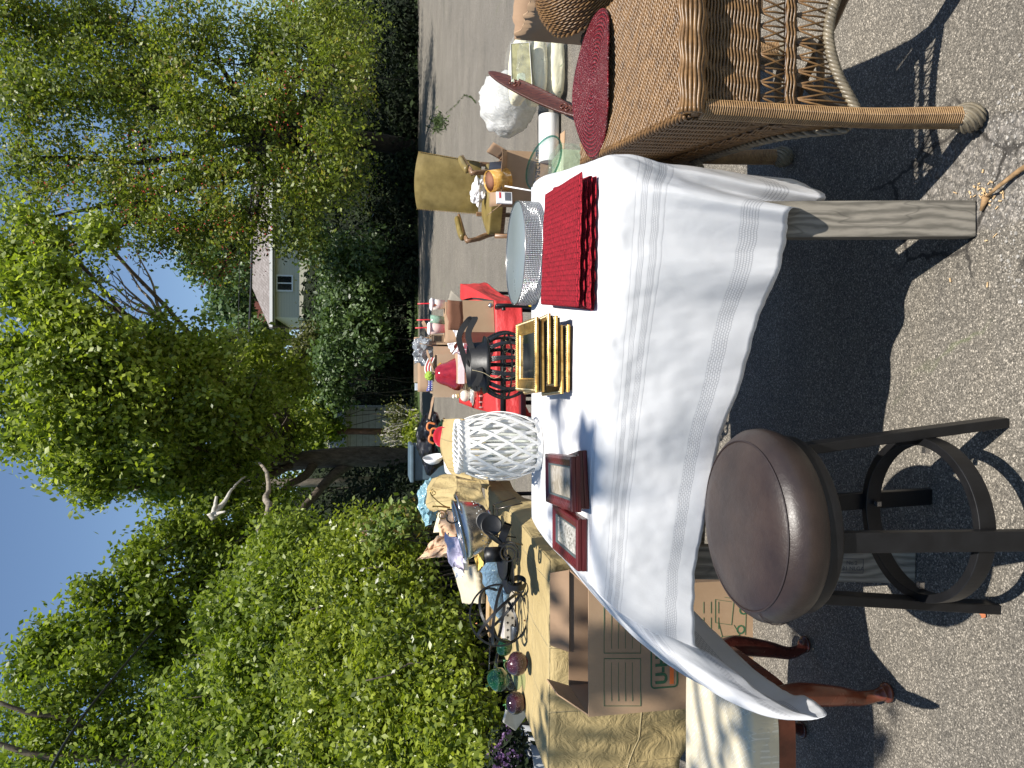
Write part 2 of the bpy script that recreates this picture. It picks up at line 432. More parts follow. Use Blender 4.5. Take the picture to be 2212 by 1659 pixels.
def m_weave(name, a, b, sx=90, sy=160, rough=0.7, obj=False):
    t = NT(name); c = t.coord('Object' if obj else 'UV'); mp = t.n('Mapping'); t.l(c, mp.inputs[0]); mp.inputs['Scale'].default_value = (sx, sy, 1)
    br = t.n('TexBrick'); t.l(mp.outputs[0], br.inputs[0]); br.inputs['Scale'].default_value = 1
    br.inputs['Mortar Size'].default_value = 0.2; br.inputs['Brick Width'].default_value = 1.8; br.inputs['Row Height'].default_value = 1.0; br.inputs['Mortar Smooth'].default_value = 1
    n = t.noise(t.coord('Object', (1, 2.2, 2)), 110, 3, 0.8)
    col = t.ramp(n, [(0.38, a), (0.66, b)]); col = t.mix(t.math('MULTIPLY', br.outputs['Fac'], 0.35), col, tuple(k*.5 for k in a))
    h = t.math('SUBTRACT', t.math('MULTIPLY', n, 0.9), br.outputs['Fac'])
    return t.fin(col, rough, 0, t.bump(h, 1.0, 0.006), Specular_IOR_Level=0.25)
def m_beads():
    t = NT('red_beads'); c = t.coord('Object')
    wv = t.wave(c, 26, 'Z', 0.3, 2, 1, 'RINGS')
    v = t.vor(c, 170); n = t.noise(c, 300, 2, 0.6)
    col = t.ramp(t.math('MULTIPLY', wv, t.ramp(v, [(0.2, 1), (0.6, .35)])), [(0.05, (.05, .003, .006)), (0.5, (.15, .005, .011)), (1.0, (.34, .028, .042))])
    spec = t.ramp(n, [(0.62, 0), (0.68, 1)])
    col = t.mix(t.math('MULTIPLY', spec, .7), col, (.85, .5, .5))  # bead sparkle painted into the colour as pale specks
    return t.fin(col, 0.45, 0, t.bump(t.math('SUBTRACT', wv, v), 1.0, 0.004), Specular_IOR_Level=0.3)
def m_brocade():
    t = NT('cream_brocade'); c = t.coord('Object')
    n = t.noise(c, 13, 3, 0.5, 'Fac', 2.4); lat = t.math('MAXIMUM', t.wave(t.coord('Object', 1, (0, 0, R(45))), 26, 'X', 0.6), t.wave(t.coord('Object', 1, (0, 0, R(45))), 26, 'Y', 0.6))
    fl = t.ramp(n, [(0.47, 0), (0.51, 1)]); pat = t.mix(fl, t.ramp(lat, [(0.93, (.56, .50, .36)), (0.97, (.70, .65, .52))]), (.62, .54, .37))
    return t.fin(pat, t.math('ADD', t.math('MULTIPLY', fl, -0.15), 0.6), 0, t.bump(t.math('ADD', fl, lat), 0.3, 0.002), Sheen_Weight=0.3)
def m_glass(name, col=(1, 1, 1), rough=0.0, ior=1.45, thin=True, tint=0.2):
    t = NT(name)
    g = t.n('BsdfGlossy'); g.inputs['Roughness'].default_value = max(rough, .02)
    tr = t.n('BsdfTransparent'); oc = t.coord('Object')
    tc = t.ramp(t.noise(oc, 8, 3), [(0.3, tuple(1-(1-k)*tint*0.9 for k in col)), (0.7, tuple(1-(1-k)*tint*1.1 for k in col))]); t.l(tc, tr.inputs[0])
    fr = t.n('LayerWeight'); fr.inputs[0].default_value = .5
    mx = t.n('MixShader'); t.l(t.math('ADD', t.math('MULTIPLY', t.math('POWER', fr.outputs['Facing'], 4.0), 0.5), 0.035, True), mx.inputs[0]); t.l(tr.outputs[0], mx.inputs[1]); t.l(g.outputs[0], mx.inputs[2]); t.l(mx.outputs[0], t.out.inputs[0])
    return t.m
def m_film(name, col, alpha=0.5, crink=22, rough=0.12, bs=0.8):
    """wrinkled plastic film"""
    t = NT(name); c = t.coord('Object'); n = t.noise(c, crink, 5, 0.65, 'Fac', 1.0)
    cc = t.ramp(n, [(0.3, tuple(k*.8 for k in col)), (0.7, col)])
    m = t.fin(cc, rough, 0, t.bump(n, bs, 0.02), Specular_IOR_Level=0.8)
    if alpha < 1:
        tr = t.n('BsdfTransparent'); mx = t.n('MixShader'); mx.inputs[0].default_value = alpha
        t.l(tr.outputs[0], mx.inputs[1]); t.l(t.b.outputs[0], mx.inputs[2]); t.l(mx.outputs[0], t.out.inputs[0])
    else:
        tr = t.n('BsdfTranslucent'); t.l(cc, tr.inputs[0]); mx = t.n('MixShader'); mx.inputs[0].default_value = 0.2
        t.l(t.b.outputs[0], mx.inputs[1]); t.l(tr.outputs[0], mx.inputs[2]); t.l(mx.outputs[0], t.out.inputs[0])
    return m
def m_leaf(name, cols, trans=0.35, rough=0.45):
    t = NT(name); at = t.n('Attribute'); at.attribute_name = 'rnd'
    col = t.ramp(at.outputs['Fac'], [(i/(len(cols)-1), c) for i, c in enumerate(cols)])
    m = t.fin(col, rough, 0)
    tr = t.n('BsdfTranslucent'); t.l(t.mix(1.0, col, (1.5, 1.6, .7), 'MULTIPLY'), tr.inputs[0]); mx = t.n('MixShader'); mx.inputs[0].default_value = trans
    t.l(t.b.outputs[0], mx.inputs[1]); t.l(tr.outputs[0], mx.inputs[2]); t.l(mx.outputs[0], t.out.inputs[0])
    return m
def m_bark(name='bark', a=(.045, .033, .024), b=(.13, .105, .08)):
    t = NT(name); c = t.coord('Object', (1, 1, .25)); n = t.noise(c, 14, 6, 0.7)
    return t.fin(t.ramp(n, [(0.35, a), (0.7, b)]), 0.9, 0, t.bump(n, 0.9, 0.03))

ASPH = m_asphalt(); GRASS = m_grass(); WICK = m_wicker(); REED = m_reed(); WRAP = m_reedwrap()
OLDREED = m_reed('grey_reed', (.07, .06, .045), (.30, .25, .17))
LINEN = m_cloth(); TAN = m_tan(); PLANK = m_wood('weathered_plank', (.10, .09, .072), (.24, .215, .175))
SEATL = m_leather('brown_leather', (.016, .010, .009), (.040, .025, .019), 0.38)
BLKM = plain('black_metal', (.010, .010, .011), 0.42, 0.3, 0.3, 20, 0.15, 90)
BLKW = plain('black_wicker', (.010, .010, .011), 0.28, 0.0, 0.4, 40, 0.4, 160)
OLIVE = m_leather('olive_leather', (.135, .096, .024), (.26, .195, .066), 0.38, 0.2, 70)
OAK = m_wood('brown_wood', (.13, .07, .035), (.30, .18, .10), 0.4, 'Z', 1.5, False)
MAHOG = plain('mahogany', (.055, .013, .009), .25, 0, .45, 14, .1, 60)
MAHRED = m_wood('red_mahogany', (.07, .008, .010), (.13, .018, .020), 0.3, 'X', 1.5, False)
CHERRY = plain('cherry_wood', (.15, .040, .018), .25, 0, .35, 14, .1, 60)
CARD = m_card(); CARDIN = m_card('cardboard_inside', (.27, .17, .10), (.33, .215, .13)); CARDDK = m_card('brown_card', (.20, .085, .045), (.26, .115, .065), 'Y')
CARDLT = m_card('pale_cardboard', (.42, .31, .20), (.50, .38, .26), 'Z')
GOLD = m_gold(); RHINE = m_rhine()
MIRR = plain('grey_mirror', (.27, .315, .325), 0.30, 0.35, 0.03, 4, 0.03, 30)
REDW = m_weave('red_straw', (.16, .004, .010), (.58, .022, .042), 22, 52, .8)
BEADS = m_beads(); BROC = m_brocade()
CLEAR = m_glass('clear_glass', (.8, .92, .88), tint=0.25)
GREENG = m_glass('glass_edge', (.25, .55, .45), tint=0.7)
PAINTW = plain('white_paint', (.74, .73, .70), 0.5, 0, .08, 30, .3, 80)
BLACKC = plain('black_cloth', (.012, .012, .013), 0.8, 0, .3, 30, .3, 120)
REDC = plain('red_tablecloth', (.52, .028, .028), 0.6, 0, .2, 6, .5, 9, .03)
STEEL = plain('brushed_steel', (.50, .48, .46), 0.24, 0.95, .12, 12, .05, 60)
BARK = m_bark(); BARKL = m_bark('pale_bark', (.16, .13, .10), (.34, .29, .23)); DEADW = m_bark('dead_wood', (.38, .35, .31), (.62, .58, .52))
WPAPER = plain('white_paper', (.80, .80, .80), 0.7, 0, .05, 9, .4, 20, .01)
INKB = plain('black_ink', (.02, .02, .02), 0.6, 0, .1)
INKG = plain('green_ink', (.035, .12, .055), 0.6, 0, .15, 30)
INKO = plain('orange_ink', (.75, .17, .035), 0.6, 0, .1, 30)
# ================================================================== SETTING
def sheet(name, pts, z, mat, kind='structure'):
    m = MB(); m.add([(x, y, z) for x, y in pts], [tuple(range(len(pts)))]); o = m.build(name, mat); o['kind'] = kind; return o
sheet('ground', [(-250, -120), (250, -120), (250, 450), (-250, 450)], -0.008, GRASS)
drive_pts = [(-9, -9), (45, -9), (45, 27.5), (18, 27.0), (6, 26.6), (1.5, 26.4), (-0.9, 25.4), (-1.6, 19), (-2.2, 13), (-3.0, 8.5), (-3.4, 5.5), (-4.2, 3), (-9, 1)]
sheet('asphalt_driveway', drive_pts, 0.0, ASPH)

# ---- foliage
def leaf_mesh(name, C, S, out, mat, parent=None, up=0.7, world=True, asp=0.55, droop=0.0, rv=None):
    n = len(C)
    nrm = rng.normal(size=(n, 3)) + np.array([0, 0, up]) + out*0.9
    nrm /= np.linalg.norm(nrm, axis=1)[:, None]
    a = rng.normal(size=(n, 3)) + np.array([0, 0, -droop]); a -= nrm*(a*nrm).sum(1)[:, None]; a /= np.linalg.norm(a, axis=1)[:, None]
    b = np.cross(nrm, a)
    L = S[:, None]*0.5; W = L*asp
    V = np.stack([C-a*L, C+b*W-nrm*W*0.25+a*L*0.1, C+a*L-nrm*W*0.3, C-b*W-nrm*W*0.25+a*L*0.1], 1).reshape(-1, 3)
    if parent is not None and world:
        inv = np.array(world_of(parent).inverted()); V = V@inv[:3, :3].T+inv[:3, 3]
    idx = np.arange(n*4).reshape(n, 4)
    tri = np.concatenate([idx[:, [0, 1, 2]], idx[:, [0, 2, 3]]], 1).reshape(-1)
    me = bpy.data.meshes.new(name); me.vertices.add(n*4); me.vertices.foreach_set('co', V.astype(np.float32).ravel())
    me.loops.add(len(tri)); me.loops.foreach_set('vertex_index', tri.astype(np.int32))
    me.polygons.add(n*2); me.polygons.foreach_set('loop_start', np.arange(0, n*6, 3, dtype=np.int32))
    me.polygons.foreach_set('loop_total', np.full(n*2, 3, dtype=np.int32)); me.update(calc_edges=True)
    at = me.attributes.new('rnd', 'FLOAT', 'POINT')
    r = rng.random(n) if rv is None else rv
    at.data.foreach_set('value', np.repeat(r, 4).astype(np.float32))
    me.materials.append(mat); o = bpy.data.objects.new(name, me); return put(o, parent)
def lobe_pts(lobes, total, clump, spread, shell=0.45):
    """lobes: (centre, (rx, ry, rz), weight); leaves gathered in twig clumps"""
    ws = np.array([l[2]*l[1][0]*l[1][2] for l in lobes]); ws /= ws.sum(); Cs = []; Os = []; Rs = []
    for (c, r, _), q in zip(lobes, ws):
        nc = max(3, int(total*q/clump)); d = rng.normal(size=(nc, 3)); d /= np.linalg.norm(d, axis=1)[:, None]
        rad = rng.random(nc)**shell; cc = np.array(c)+d*rad[:, None]*np.array(r)*(1+0.20*rng.normal(size=(nc, 1)))
        if nc > 12:      # hollows between boughs
            fq = 1.7/max(.25, float(np.mean(r))); kk = np.array([noise.noise(Vector(tuple(p*fq)))+.5*noise.noise(Vector(tuple(p*fq*2.3))) for p in cc]) > -.10
            if kk.sum() > 4: cc = cc[kk]; d = d[kk]; nc = len(cc)
        pts = np.repeat(cc, clump, 0)
        dirs = np.repeat(rng.normal(size=(nc, 3))*np.array([1, 1, .5]), clump, 0)
        tt = rng.random(nc*clump)[:, None]-0.5
        pts = pts + dirs*tt*spread*1.1 + rng.normal(size=(nc*clump, 3))*spread*0.5
        Cs.append(pts); Os.append(np.repeat(d, clump, 0)); Rs.append(np.clip(np.repeat(rng.random(nc), clump)*0.5+rng.random(nc*clump)*0.5, 0, 1))
    return np.concatenate(Cs), np.concatenate(Os), np.concatenate(Rs)
def LB(x, y, Y, rv, rh, dep=None, wgt=1.0):
    return (tuple(P(x, y, Y=Y)), (px(rh, Y), dep if dep else px((rv+rh)/2, Y), px(rv, Y)), wgt)
def limb(m, a, b, r0, r1, n=9, wig=0.12, sag=0.0):
    a = Vector(a); b = Vector(b); L = (b-a).length; s = random.random()*50
    pts = []
    for i in range(n):
        t = i/(n-1); p = a.lerp(b, t)
        p += Vector((nz(t*2.3, s), nz(t*2.3, s+9), nz(t*2.3, s+17)))*L*wig*math.sin(math.pi*min(1, t*1.0+0.0001)) + Vector((0, 0, sag*math.sin(math.pi*t)*L))
        pts.append(p)
    m.tube(pts, [r0+(r1-r0)*(i/(n-1))**0.8 for i in range(n)], 7); return pts
def tree(name, label, cat, base, fork, lobes, nleaf, leafm, bark=BARK, r=0.3, lsize=0.12, clump=12, spread=0.22, twigs=3, group=None, up=0.7, shell=0.45, droop=0.2, asp=0.55, extra=None, tr=0.5):
    t = thing(name, label, cat, base, group=group)
    m = MB(); base = Vector(base); fork = Vector(fork)
    mid = base.lerp(fork, 0.5)+Vector((r*0.4, 0, 0))
    m.tube(catmull([base-Vector((0, 0, 0.2)), base+Vector((0, 0, .3)), mid, fork], 10), [r*1.5]+[r*1.05]*2+[r*(1-0.04*i) for i in range(7)], 12)
    for c, rr, _ in lobes:
        c = Vector(c)
        if (c-fork).length > r*3: 
            pts = limb(m, fork-(fork-base)*0.12*random.random(), c, r*tr*random.uniform(.7, 1), r*0.10, 10)
            for k in range(twigs):
                q = pts[random.randint(4, 9)]; d = Vector((random.gauss(0, 1)*rr[0], random.gauss(0, 1)*rr[1], random.gauss(0, 1)*rr[2]))*0.75
                limb(m, q, q+d, r*0.10, r*0.02, 6, 0.15)
    if extra: extra(m)
    m.build('trunk', bark, t, world=True)
    C, O, Rr = lobe_pts(lobes, nleaf, clump, spread, shell)
    leaf_mesh('crown', C, lsize*(0.6+0.8*rng.random(len(C))), O, leafm, t, up, droop=droop, rv=Rr, asp=asp)
    return t
LF_APPLE = m_leaf('apple_leaf', [(.03, .04, .008), (.08, .11, .016), (.145, .185, .024), (.24, .275, .04), (.22, .13, .04)], .42)
LF_MAPLE = m_leaf('maple_leaf', [(.05, .08, .012), (.15, .20, .025), (.27, .32, .045), (.42, .46, .12)], .46)
LF_MID = m_leaf('elder_leaf', [(.03, .05, .009), (.105, .15, .016), (.20, .255, .028), (.31, .36, .055)], .44)
LF_VINE = m_leaf('vine_leaf', [(.03, .045, .008), (.11, .15, .014), (.23, .275, .025), (.38, .42, .06)], .38, .38)
LF_GREY = m_leaf('grey_green_leaf', [(.022, .04, .016), (.06, .10, .035), (.10, .16, .05), (.17, .24, .09)], .3)
LF_DARK = m_leaf('shade_painted_leaf', [(.004, .008, .003), (.010, .018, .005), (.026, .042, .010)], .12, 1.0)  # near-black greens: deep shade is put into the leaf colour
LF_OLIV = m_leaf('twiggy_leaf', [(.04, .045, .015), (.09, .10, .025), (.15, .16, .04)], .3)

apple = tree('crab_apple_tree', 'wide crab apple tree with hanging branches and tiny red fruit beyond the driveway', 'tree',
     (8.6, 27.2, 0), (8.0, 25.0, 4.2),
     [LB(30, 40, 22, 110, 110, wgt=1.4), LB(60, 190, 21, 100, 100, wgt=1.2), LB(60, 340, 22, 95, 90, wgt=1.1), LB(70, 480, 21, 90, 80, wgt=1.1), LB(130, 110, 25, 120, 130, 1.5, 1), LB(330, 200, 26, 150, 160, 1.5, 1), LB(300, 420, 25, 100, 100, 1.5, .8),
      LB(210, 40, 22, 110, 110), LB(240, 180, 21, 120, 95, wgt=.9), LB(200, 330, 23, 100, 80, wgt=.7), LB(250, 410, 21, 110, 85, wgt=.95),
      LB(140, 560, 20, 90, 65, wgt=.7), LB(400, 90, 21, 120, 110), LB(420, 240, 20, 120, 100), LB(430, 380, 20, 110, 90), LB(370, 500, 20, 110, 70, wgt=1.1), LB(470, 600, 20, 50, 55, wgt=.6),
      LB(580, 70, 21, 130, 100), LB(590, 220, 20, 110, 90), LB(570, 350, 20, 110, 80), LB(540, 470, 20, 110, 75, wgt=1.1),
      LB(720, 140, 18.5, 75, 60, wgt=1.3), LB(700, 40, 19.5, 90, 60), LB(715, 300, 18.5, 75, 55, wgt=1.3), LB(690, 400, 19, 75, 60, wgt=1.2), LB(630, 520, 20, 60, 40),
      LB(640, 60, 27, 90, 130, 3.2, .8), LB(660, 260, 27.5, 80, 110, 3.2, .8), LB(640, 430, 28, 90, 80, 3.2, .7), LB(560, 160, 28, 80, 150, 3, .5), LB(770, 80, 25, 45, 110, 2.4, .8), LB(765, 250, 25.5, 45, 90, 2.4, .7), LB(765, 410, 26, 45, 80, 2.2, .7)],  # rear lobes behind the crown, added to shade the growth below
     185000, LF_APPLE, m_bark('shade_dark_bark', (.012, .009, .007), (.05, .04, .03)), r=0.34, lsize=0.115, clump=56, spread=0.42, twigs=4, shell=0.55, tr=.6)  # bark colour darkened to stand in for canopy shade
# small red fruit: far too many and too tiny to count
C, O, Rr = lobe_pts([LB(300, 450, 19.5, 250, 130), LB(480, 540, 19.5, 120, 90), LB(620, 250, 19, 120, 200, wgt=.4)], 1500, 5, 0.3)
FR = plain('red_fruit', (.30, .03, .02), .4)
fr = leaf_mesh('fruit', C, np.full(len(C), .05), O, FR, apple, asp=.9); fr['kind'] = 'stuff'

def maple_extra(m):
    a = P(800, 985, Y=24.5)
    limb(m, P(640, 990, Y=23.8), P(480, 925, Y=21), .20, .05, 10, .1)
    q = limb(m, P(770, 990, Y=24.3), P(610, 1140, Y=22), .20, .09, 12, .08); limb(m, q[-1], P(520, 1300, Y=20), .09, .02, 10, .1)
    q = limb(m, P(700, 985, Y=24), P(600, 1070, Y=22), .17, .08, 12, .1); limb(m, q[-1], P(470, 1180, Y=19), .08, .02, 10, .12); limb(m, q[-1], P(500, 1040, Y=20), .06, .015, 10, .12)
tree('maple_tree', 'tall maple with large pale sunlit leaves and a forked trunk behind the bin', 'tree',
     tuple(Vector((P(900, 992, Y=24.5).x, 24.5, 0))), tuple(P(600, 1000, Y=23.5)),
     [LB(20, 560, 18.5, 45, 50, wgt=.7), LB(55, 480, 19, 40, 40, wgt=.6), LB(560, 760, 21, 50, 40, wgt=.8), LB(350, 730, 18.5, 45, 40, wgt=.7), LB(40, 640, 18, 60, 50), LB(110, 600, 17.5, 55, 50), LB(40, 760, 18, 80, 70), LB(30, 880, 18, 70, 80), LB(50, 945, 18, 50, 40), LB(150, 700, 17.5, 80, 60), LB(170, 810, 17.5, 95, 80),
      LB(160, 930, 17.5, 100, 80), LB(150, 1010, 18, 50, 30), LB(205, 1062, 18, 34, 22), LB(240, 750, 17.5, 70, 50), LB(300, 810, 18, 90, 70), LB(300, 920, 18, 100, 80), LB(250, 1020, 19, 70, 50),
      LB(420, 770, 19, 70, 60), LB(430, 880, 19, 90, 80), LB(400, 980, 20, 90, 50), LB(540, 860, 20.5, 70, 65), LB(540, 960, 21, 70, 50), LB(350, 1040, 19.5, 60, 40), LB(470, 1020, 21, 60, 45), LB(620, 820, 22, 50, 50), LB(640, 930, 23, 50, 40), LB(215, 508, 18, 34, 26, wgt=1.3), LB(120, 520, 19, 30, 30)],
     125000, LF_MAPLE, r=0.36, lsize=0.135, clump=50, spread=0.36, twigs=3, up=0.5, droop=.6, asp=.62, extra=maple_extra, shell=.85)
def elder_extra(m):
    limb(m, P(520, 1130, Y=18), P(330, 1270, Y=16.5), .16, .09, 10, .06)
    limb(m, P(330, 1270, Y=16.5), P(120, 1420, Y=16), .10, .04, 10, .08)
tree('box_elder_tree', 'slim leaning box elder with a long diagonal dark bough against the open sky', 'tree',
     (-4.6, 19.5, 0), tuple(P(560, 1110, Y=18.5)),
     [LB(300, 1215, 16.5, 60, 45, wgt=.9), LB(400, 1160, 17.5, 80, 50, wgt=.8), LB(460, 1240, 17, 60, 60), LB(320, 1310, 16, 75, 60), LB(200, 1290, 16, 45, 35, wgt=.8), LB(220, 1380, 15.5, 80, 55),
      LB(120, 1400, 15.5, 60, 50), LB(420, 1360, 16.5, 80, 70), LB(520, 1180, 18, 70, 70), LB(60, 1450, 15.5, 45, 45, wgt=.8), LB(340, 1430, 16, 70, 40, wgt=.7), LB(470, 1080, 19.5, 60, 45, wgt=.8), LB(570, 1090, 19.5, 60, 45, wgt=.8)],
     58000, LF_MID, r=0.17, lsize=0.125, clump=44, spread=0.32, up=.5, shell=.6)
def ash_extra(m):
    q = limb(m, P(430, 1560, Y=13.8), P(200, 1575, Y=13.2), .12, .07, 10, .05); limb(m, q[-1], P(-60, 1500, Y=13), .07, .02, 10, .06); limb(m, q[6], P(120, 1640, Y=12.6), .07, .03, 8, .08)
    limb(m, P(330, 1655, Y=12.8), P(-80, 1590, Y=12.6), .09, .03, 10, .06)
tree('ash_tree', 'dark limbed tree at the outer left with steep bare boughs showing between its leaves', 'tree',
     (-8.8, 14.5, 0), (-8.4, 14.2, 4.0),
     [LB(30, 1530, 14, 55, 60, wgt=.6), LB(120, 1520, 13.5, 60, 50), LB(90, 1630, 13, 70, 60, wgt=.8), LB(230, 1600, 13, 90, 60, wgt=.9), LB(230, 1500, 14, 70, 50), LB(340, 1540, 13.5, 80, 60), LB(370, 1640, 12.5, 90, 60),
      LB(170, 1450, 14, 50, 40), LB(20, 1640, 14, 50, 50, wgt=.5)],
     22000, LF_MID, r=0.20, lsize=0.10, clump=40, spread=0.30, up=.5, shell=.6, tr=.75, extra=ash_extra)
# ---- shrubs and hedges
def shrub(name, label, lobes, n, leafm, lsize, clump=10, spread=.16, stems=10, up=.6, cat='shrub', shell=.5, asp=.55, stemm=BARK, srad=.02, droop=.2):
    cx = sum(l[0][0] for l in lobes)/len(lobes); cy = sum(l[0][1] for l in lobes)/len(lobes)
    t = thing(name, label, cat, (cx, cy, 0)); m = MB()
    for k in range(stems):
        l = random.choice(lobes); c = Vector(l[0]); b = Vector((c.x+random.gauss(0, .3)*l[1][0], c.y+.3*random.gauss(0, 1), -.05))
        limb(m, b, c+Vector((random.gauss(0, .5)*l[1][0], random.gauss(0, .5)*l[1][1], random.random()*l[1][2])), srad, srad*.3, 8, .12)
    m.build('stems', stemm, t, world=True)
    C, O, Rr = lobe_pts(lobes, n, clump, spread, shell); k = C[:, 2] > 0.02; C, O, Rr = C[k], O[k], Rr[k]
    leaf_mesh('foliage', C, lsize*(.55+.9*rng.random(len(C))), O, leafm, t, up, rv=Rr, asp=asp, droop=droop)
    return t
shrub('grape_vine_hedge', 'sunlit tangle of vines with broad leaves rising behind the tan covered table', 
      [LB(1010, 1610, 6.3, 80, 90, .7), LB(900, 1600, 7, 90, 90, .9), LB(960, 1500, 6.9, 80, 80, .8), LB(860, 1450, 7.6, 80, 90, .9), LB(900, 1350, 8, 90, 80, .9), LB(820, 1330, 8.6, 80, 80, 1), LB(960, 1400, 7.4, 60, 80, .7),
       LB(800, 1560, 7.6, 80, 100, 1), LB(740, 1250, 9.5, 80, 80, 1), LB(850, 1230, 9, 80, 70, .9), LB(790, 1170, 10, 60, 60, .9), LB(700, 1400, 9, 80, 90, 1), LB(700, 1600, 8.4, 80, 90, 1)],
      130000, LF_VINE, .064, 44, .17, 30)
shrub('climbing_vine_thicket', 'tall bright green thicket overgrowing the left boundary under the elder boughs',
      [LB(600, 1300, 11, 90, 90, 1), LB(560, 1450, 10.5, 90, 90, 1), LB(560, 1600, 10, 90, 100, 1), LB(460, 1500, 11.5, 80, 80, 1), LB(460, 1620, 11, 80, 80, 1), LB(500, 1340, 12, 70, 70, 1), LB(620, 1180, 12.5, 70, 60, 1), LB(660, 1500, 10, 70, 110, 1), LB(560, 1230, 13, 50, 50, 1)],
      90000, LF_MID, .088, 40, .24, 24)
shrub('reddish_tip_shrub', 'young shrub with reddish shoot tips in front of the dark shade on the left', [LB(870, 1120, 8.5, 55, 30, .4), LB(820, 1150, 8.6, 40, 25, .4)], 4200, m_leaf('red_tip_leaf', [(.04, .08, .015), (.12, .18, .03), (.2, .24, .05), (.22, .10, .05)], .3), .075, 8, .09, 8)
shrub('lilac_hedge', 'grey green sunlit bush that hides the lower wall of the pale house', 
      [LB(720, 560, 29, 55, 60, 1.5), LB(735, 660, 28.5, 50, 60, 1.5), LB(730, 760, 28, 60, 60, 1.5), LB(770, 640, 28, 60, 90, 1.5), LB(710, 840, 28.5, 55, 60, 1.5), LB(665, 500, 30, 45, 40, 1.5), LB(790, 720, 27.8, 50, 90, 1.4), LB(800, 560, 27.6, 60, 60, 1.4)],
      46000, LF_GREY, .17, 12, .26, 16)
shrub('twiggy_bush', 'thin brownish bush with fine twigs left of the house window', [LB(640, 780, 31, 55, 50, 1.4), LB(670, 730, 30, 35, 34, 1.2), LB(560, 820, 32, 60, 50, 1.4), LB(500, 770, 32, 40, 50, 1.5)], 22000, LF_OLIV, .13, 10, .24, 26, srad=.03)
shrub('willow_shrub', 'green bushy growth between the maple trunk and the utility wire', [LB(620, 880, 29, 90, 70, 1.5), LB(680, 930, 29, 60, 50, 1.5), LB(540, 900, 30, 70, 80, 1.5), LB(480, 800, 31, 60, 60, 1.5), LB(410, 760, 32, 50, 50, 1.5), LB(420, 1050, 30, 80, 60, 1.5), LB(560, 1060, 29, 90, 50, 1.5), LB(460, 850, 33, 50, 50, 1.5)], 44000, LF_MID, .19, 12, .28, 16)
shrub('dry_twig_bush', 'straw coloured twiggy weeds at the driveway edge in front of the shed', [LB(860, 900, 26.5, 34, 34, .8), LB(850, 945, 26.6, 30, 26, .8)], 2600, LF_OLIV, .10, 6, .2, 60, stemm=DEADW, srad=.022)
shrub('front_weeds', 'bright low weeds growing at the driveway edge beside the dry twigs', [LB(893, 940, 25.6, 10, 50, .5), LB(880, 935, 26.2, 14, 30, .5)], 2200, LF_VINE, .12, 8, .15, 6)
for lab, l in (('low bush, added as dark shade, right at the driveway edge in the upper right corner', (872, 60, 27.4, 34, 90)), ('low bush, added as dark shade, in front of the crab apple trunk', (872, 235, 27.3, 34, 90)), ('low bush, added as dark shade, at the driveway edge above the armchair back', (872, 400, 27.3, 32, 90)), ('low bush, added as dark shade, at the driveway edge right of the drink cups', (874, 570, 27.3, 30, 85)), ('dark bush in deep shade at the right frame edge under the crab apple', (850, 60, 30.5, 75, 120)), ('dark bush in deep shade behind the white garbage bag', (845, 250, 30.5, 78, 120)), ('dark bush in deep shade right behind the olive armchair', (850, 440, 30.5, 70, 110)), ('dark bush in deep shade above the drink cups', (850, 610, 30.5, 60, 100)), ('dark bush in deep shade right of the twiggy weeds', (840, 780, 30.5, 60, 80))):
    shrub('shade_bush', lab, [LB(*l, 1.5)], 6000, LF_DARK, .2, 10, .3, 6)['group'] = 'dark bushes under the crab apple'  # shade is in the leaf colour; the low front row is added as darkness
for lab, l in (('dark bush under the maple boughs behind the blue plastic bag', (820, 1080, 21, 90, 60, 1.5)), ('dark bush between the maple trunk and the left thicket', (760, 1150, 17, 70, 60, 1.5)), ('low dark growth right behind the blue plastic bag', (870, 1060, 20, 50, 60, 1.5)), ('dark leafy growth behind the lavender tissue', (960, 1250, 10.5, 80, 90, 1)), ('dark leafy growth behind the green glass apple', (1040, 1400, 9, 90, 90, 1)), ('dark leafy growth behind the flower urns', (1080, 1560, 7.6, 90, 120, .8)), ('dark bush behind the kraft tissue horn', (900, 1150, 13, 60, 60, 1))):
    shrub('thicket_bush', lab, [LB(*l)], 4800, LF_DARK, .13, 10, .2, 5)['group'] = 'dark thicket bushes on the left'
# far woodland that reads as one mass
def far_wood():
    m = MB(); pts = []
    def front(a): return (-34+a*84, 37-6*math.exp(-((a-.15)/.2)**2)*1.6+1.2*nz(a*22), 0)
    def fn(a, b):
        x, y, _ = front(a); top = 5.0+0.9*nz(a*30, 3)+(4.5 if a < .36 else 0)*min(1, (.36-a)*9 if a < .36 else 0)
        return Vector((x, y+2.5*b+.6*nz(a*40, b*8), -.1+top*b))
    m.grid(fn, 160, 14); o = m.build('woodland', plain('shade_dark_growth', (.014, .022, .008), .95, 0, .5, 1.4, 1.0, 3, .3))  # solid backdrop wall; woodland shade is put into its dark green
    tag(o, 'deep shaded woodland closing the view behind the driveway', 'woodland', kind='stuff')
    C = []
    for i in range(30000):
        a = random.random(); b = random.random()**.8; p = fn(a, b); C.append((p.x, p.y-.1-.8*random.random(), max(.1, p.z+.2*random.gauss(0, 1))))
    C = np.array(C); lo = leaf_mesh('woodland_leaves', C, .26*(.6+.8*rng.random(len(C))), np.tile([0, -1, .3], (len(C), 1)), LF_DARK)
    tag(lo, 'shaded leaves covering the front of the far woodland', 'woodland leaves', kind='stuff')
far_wood()
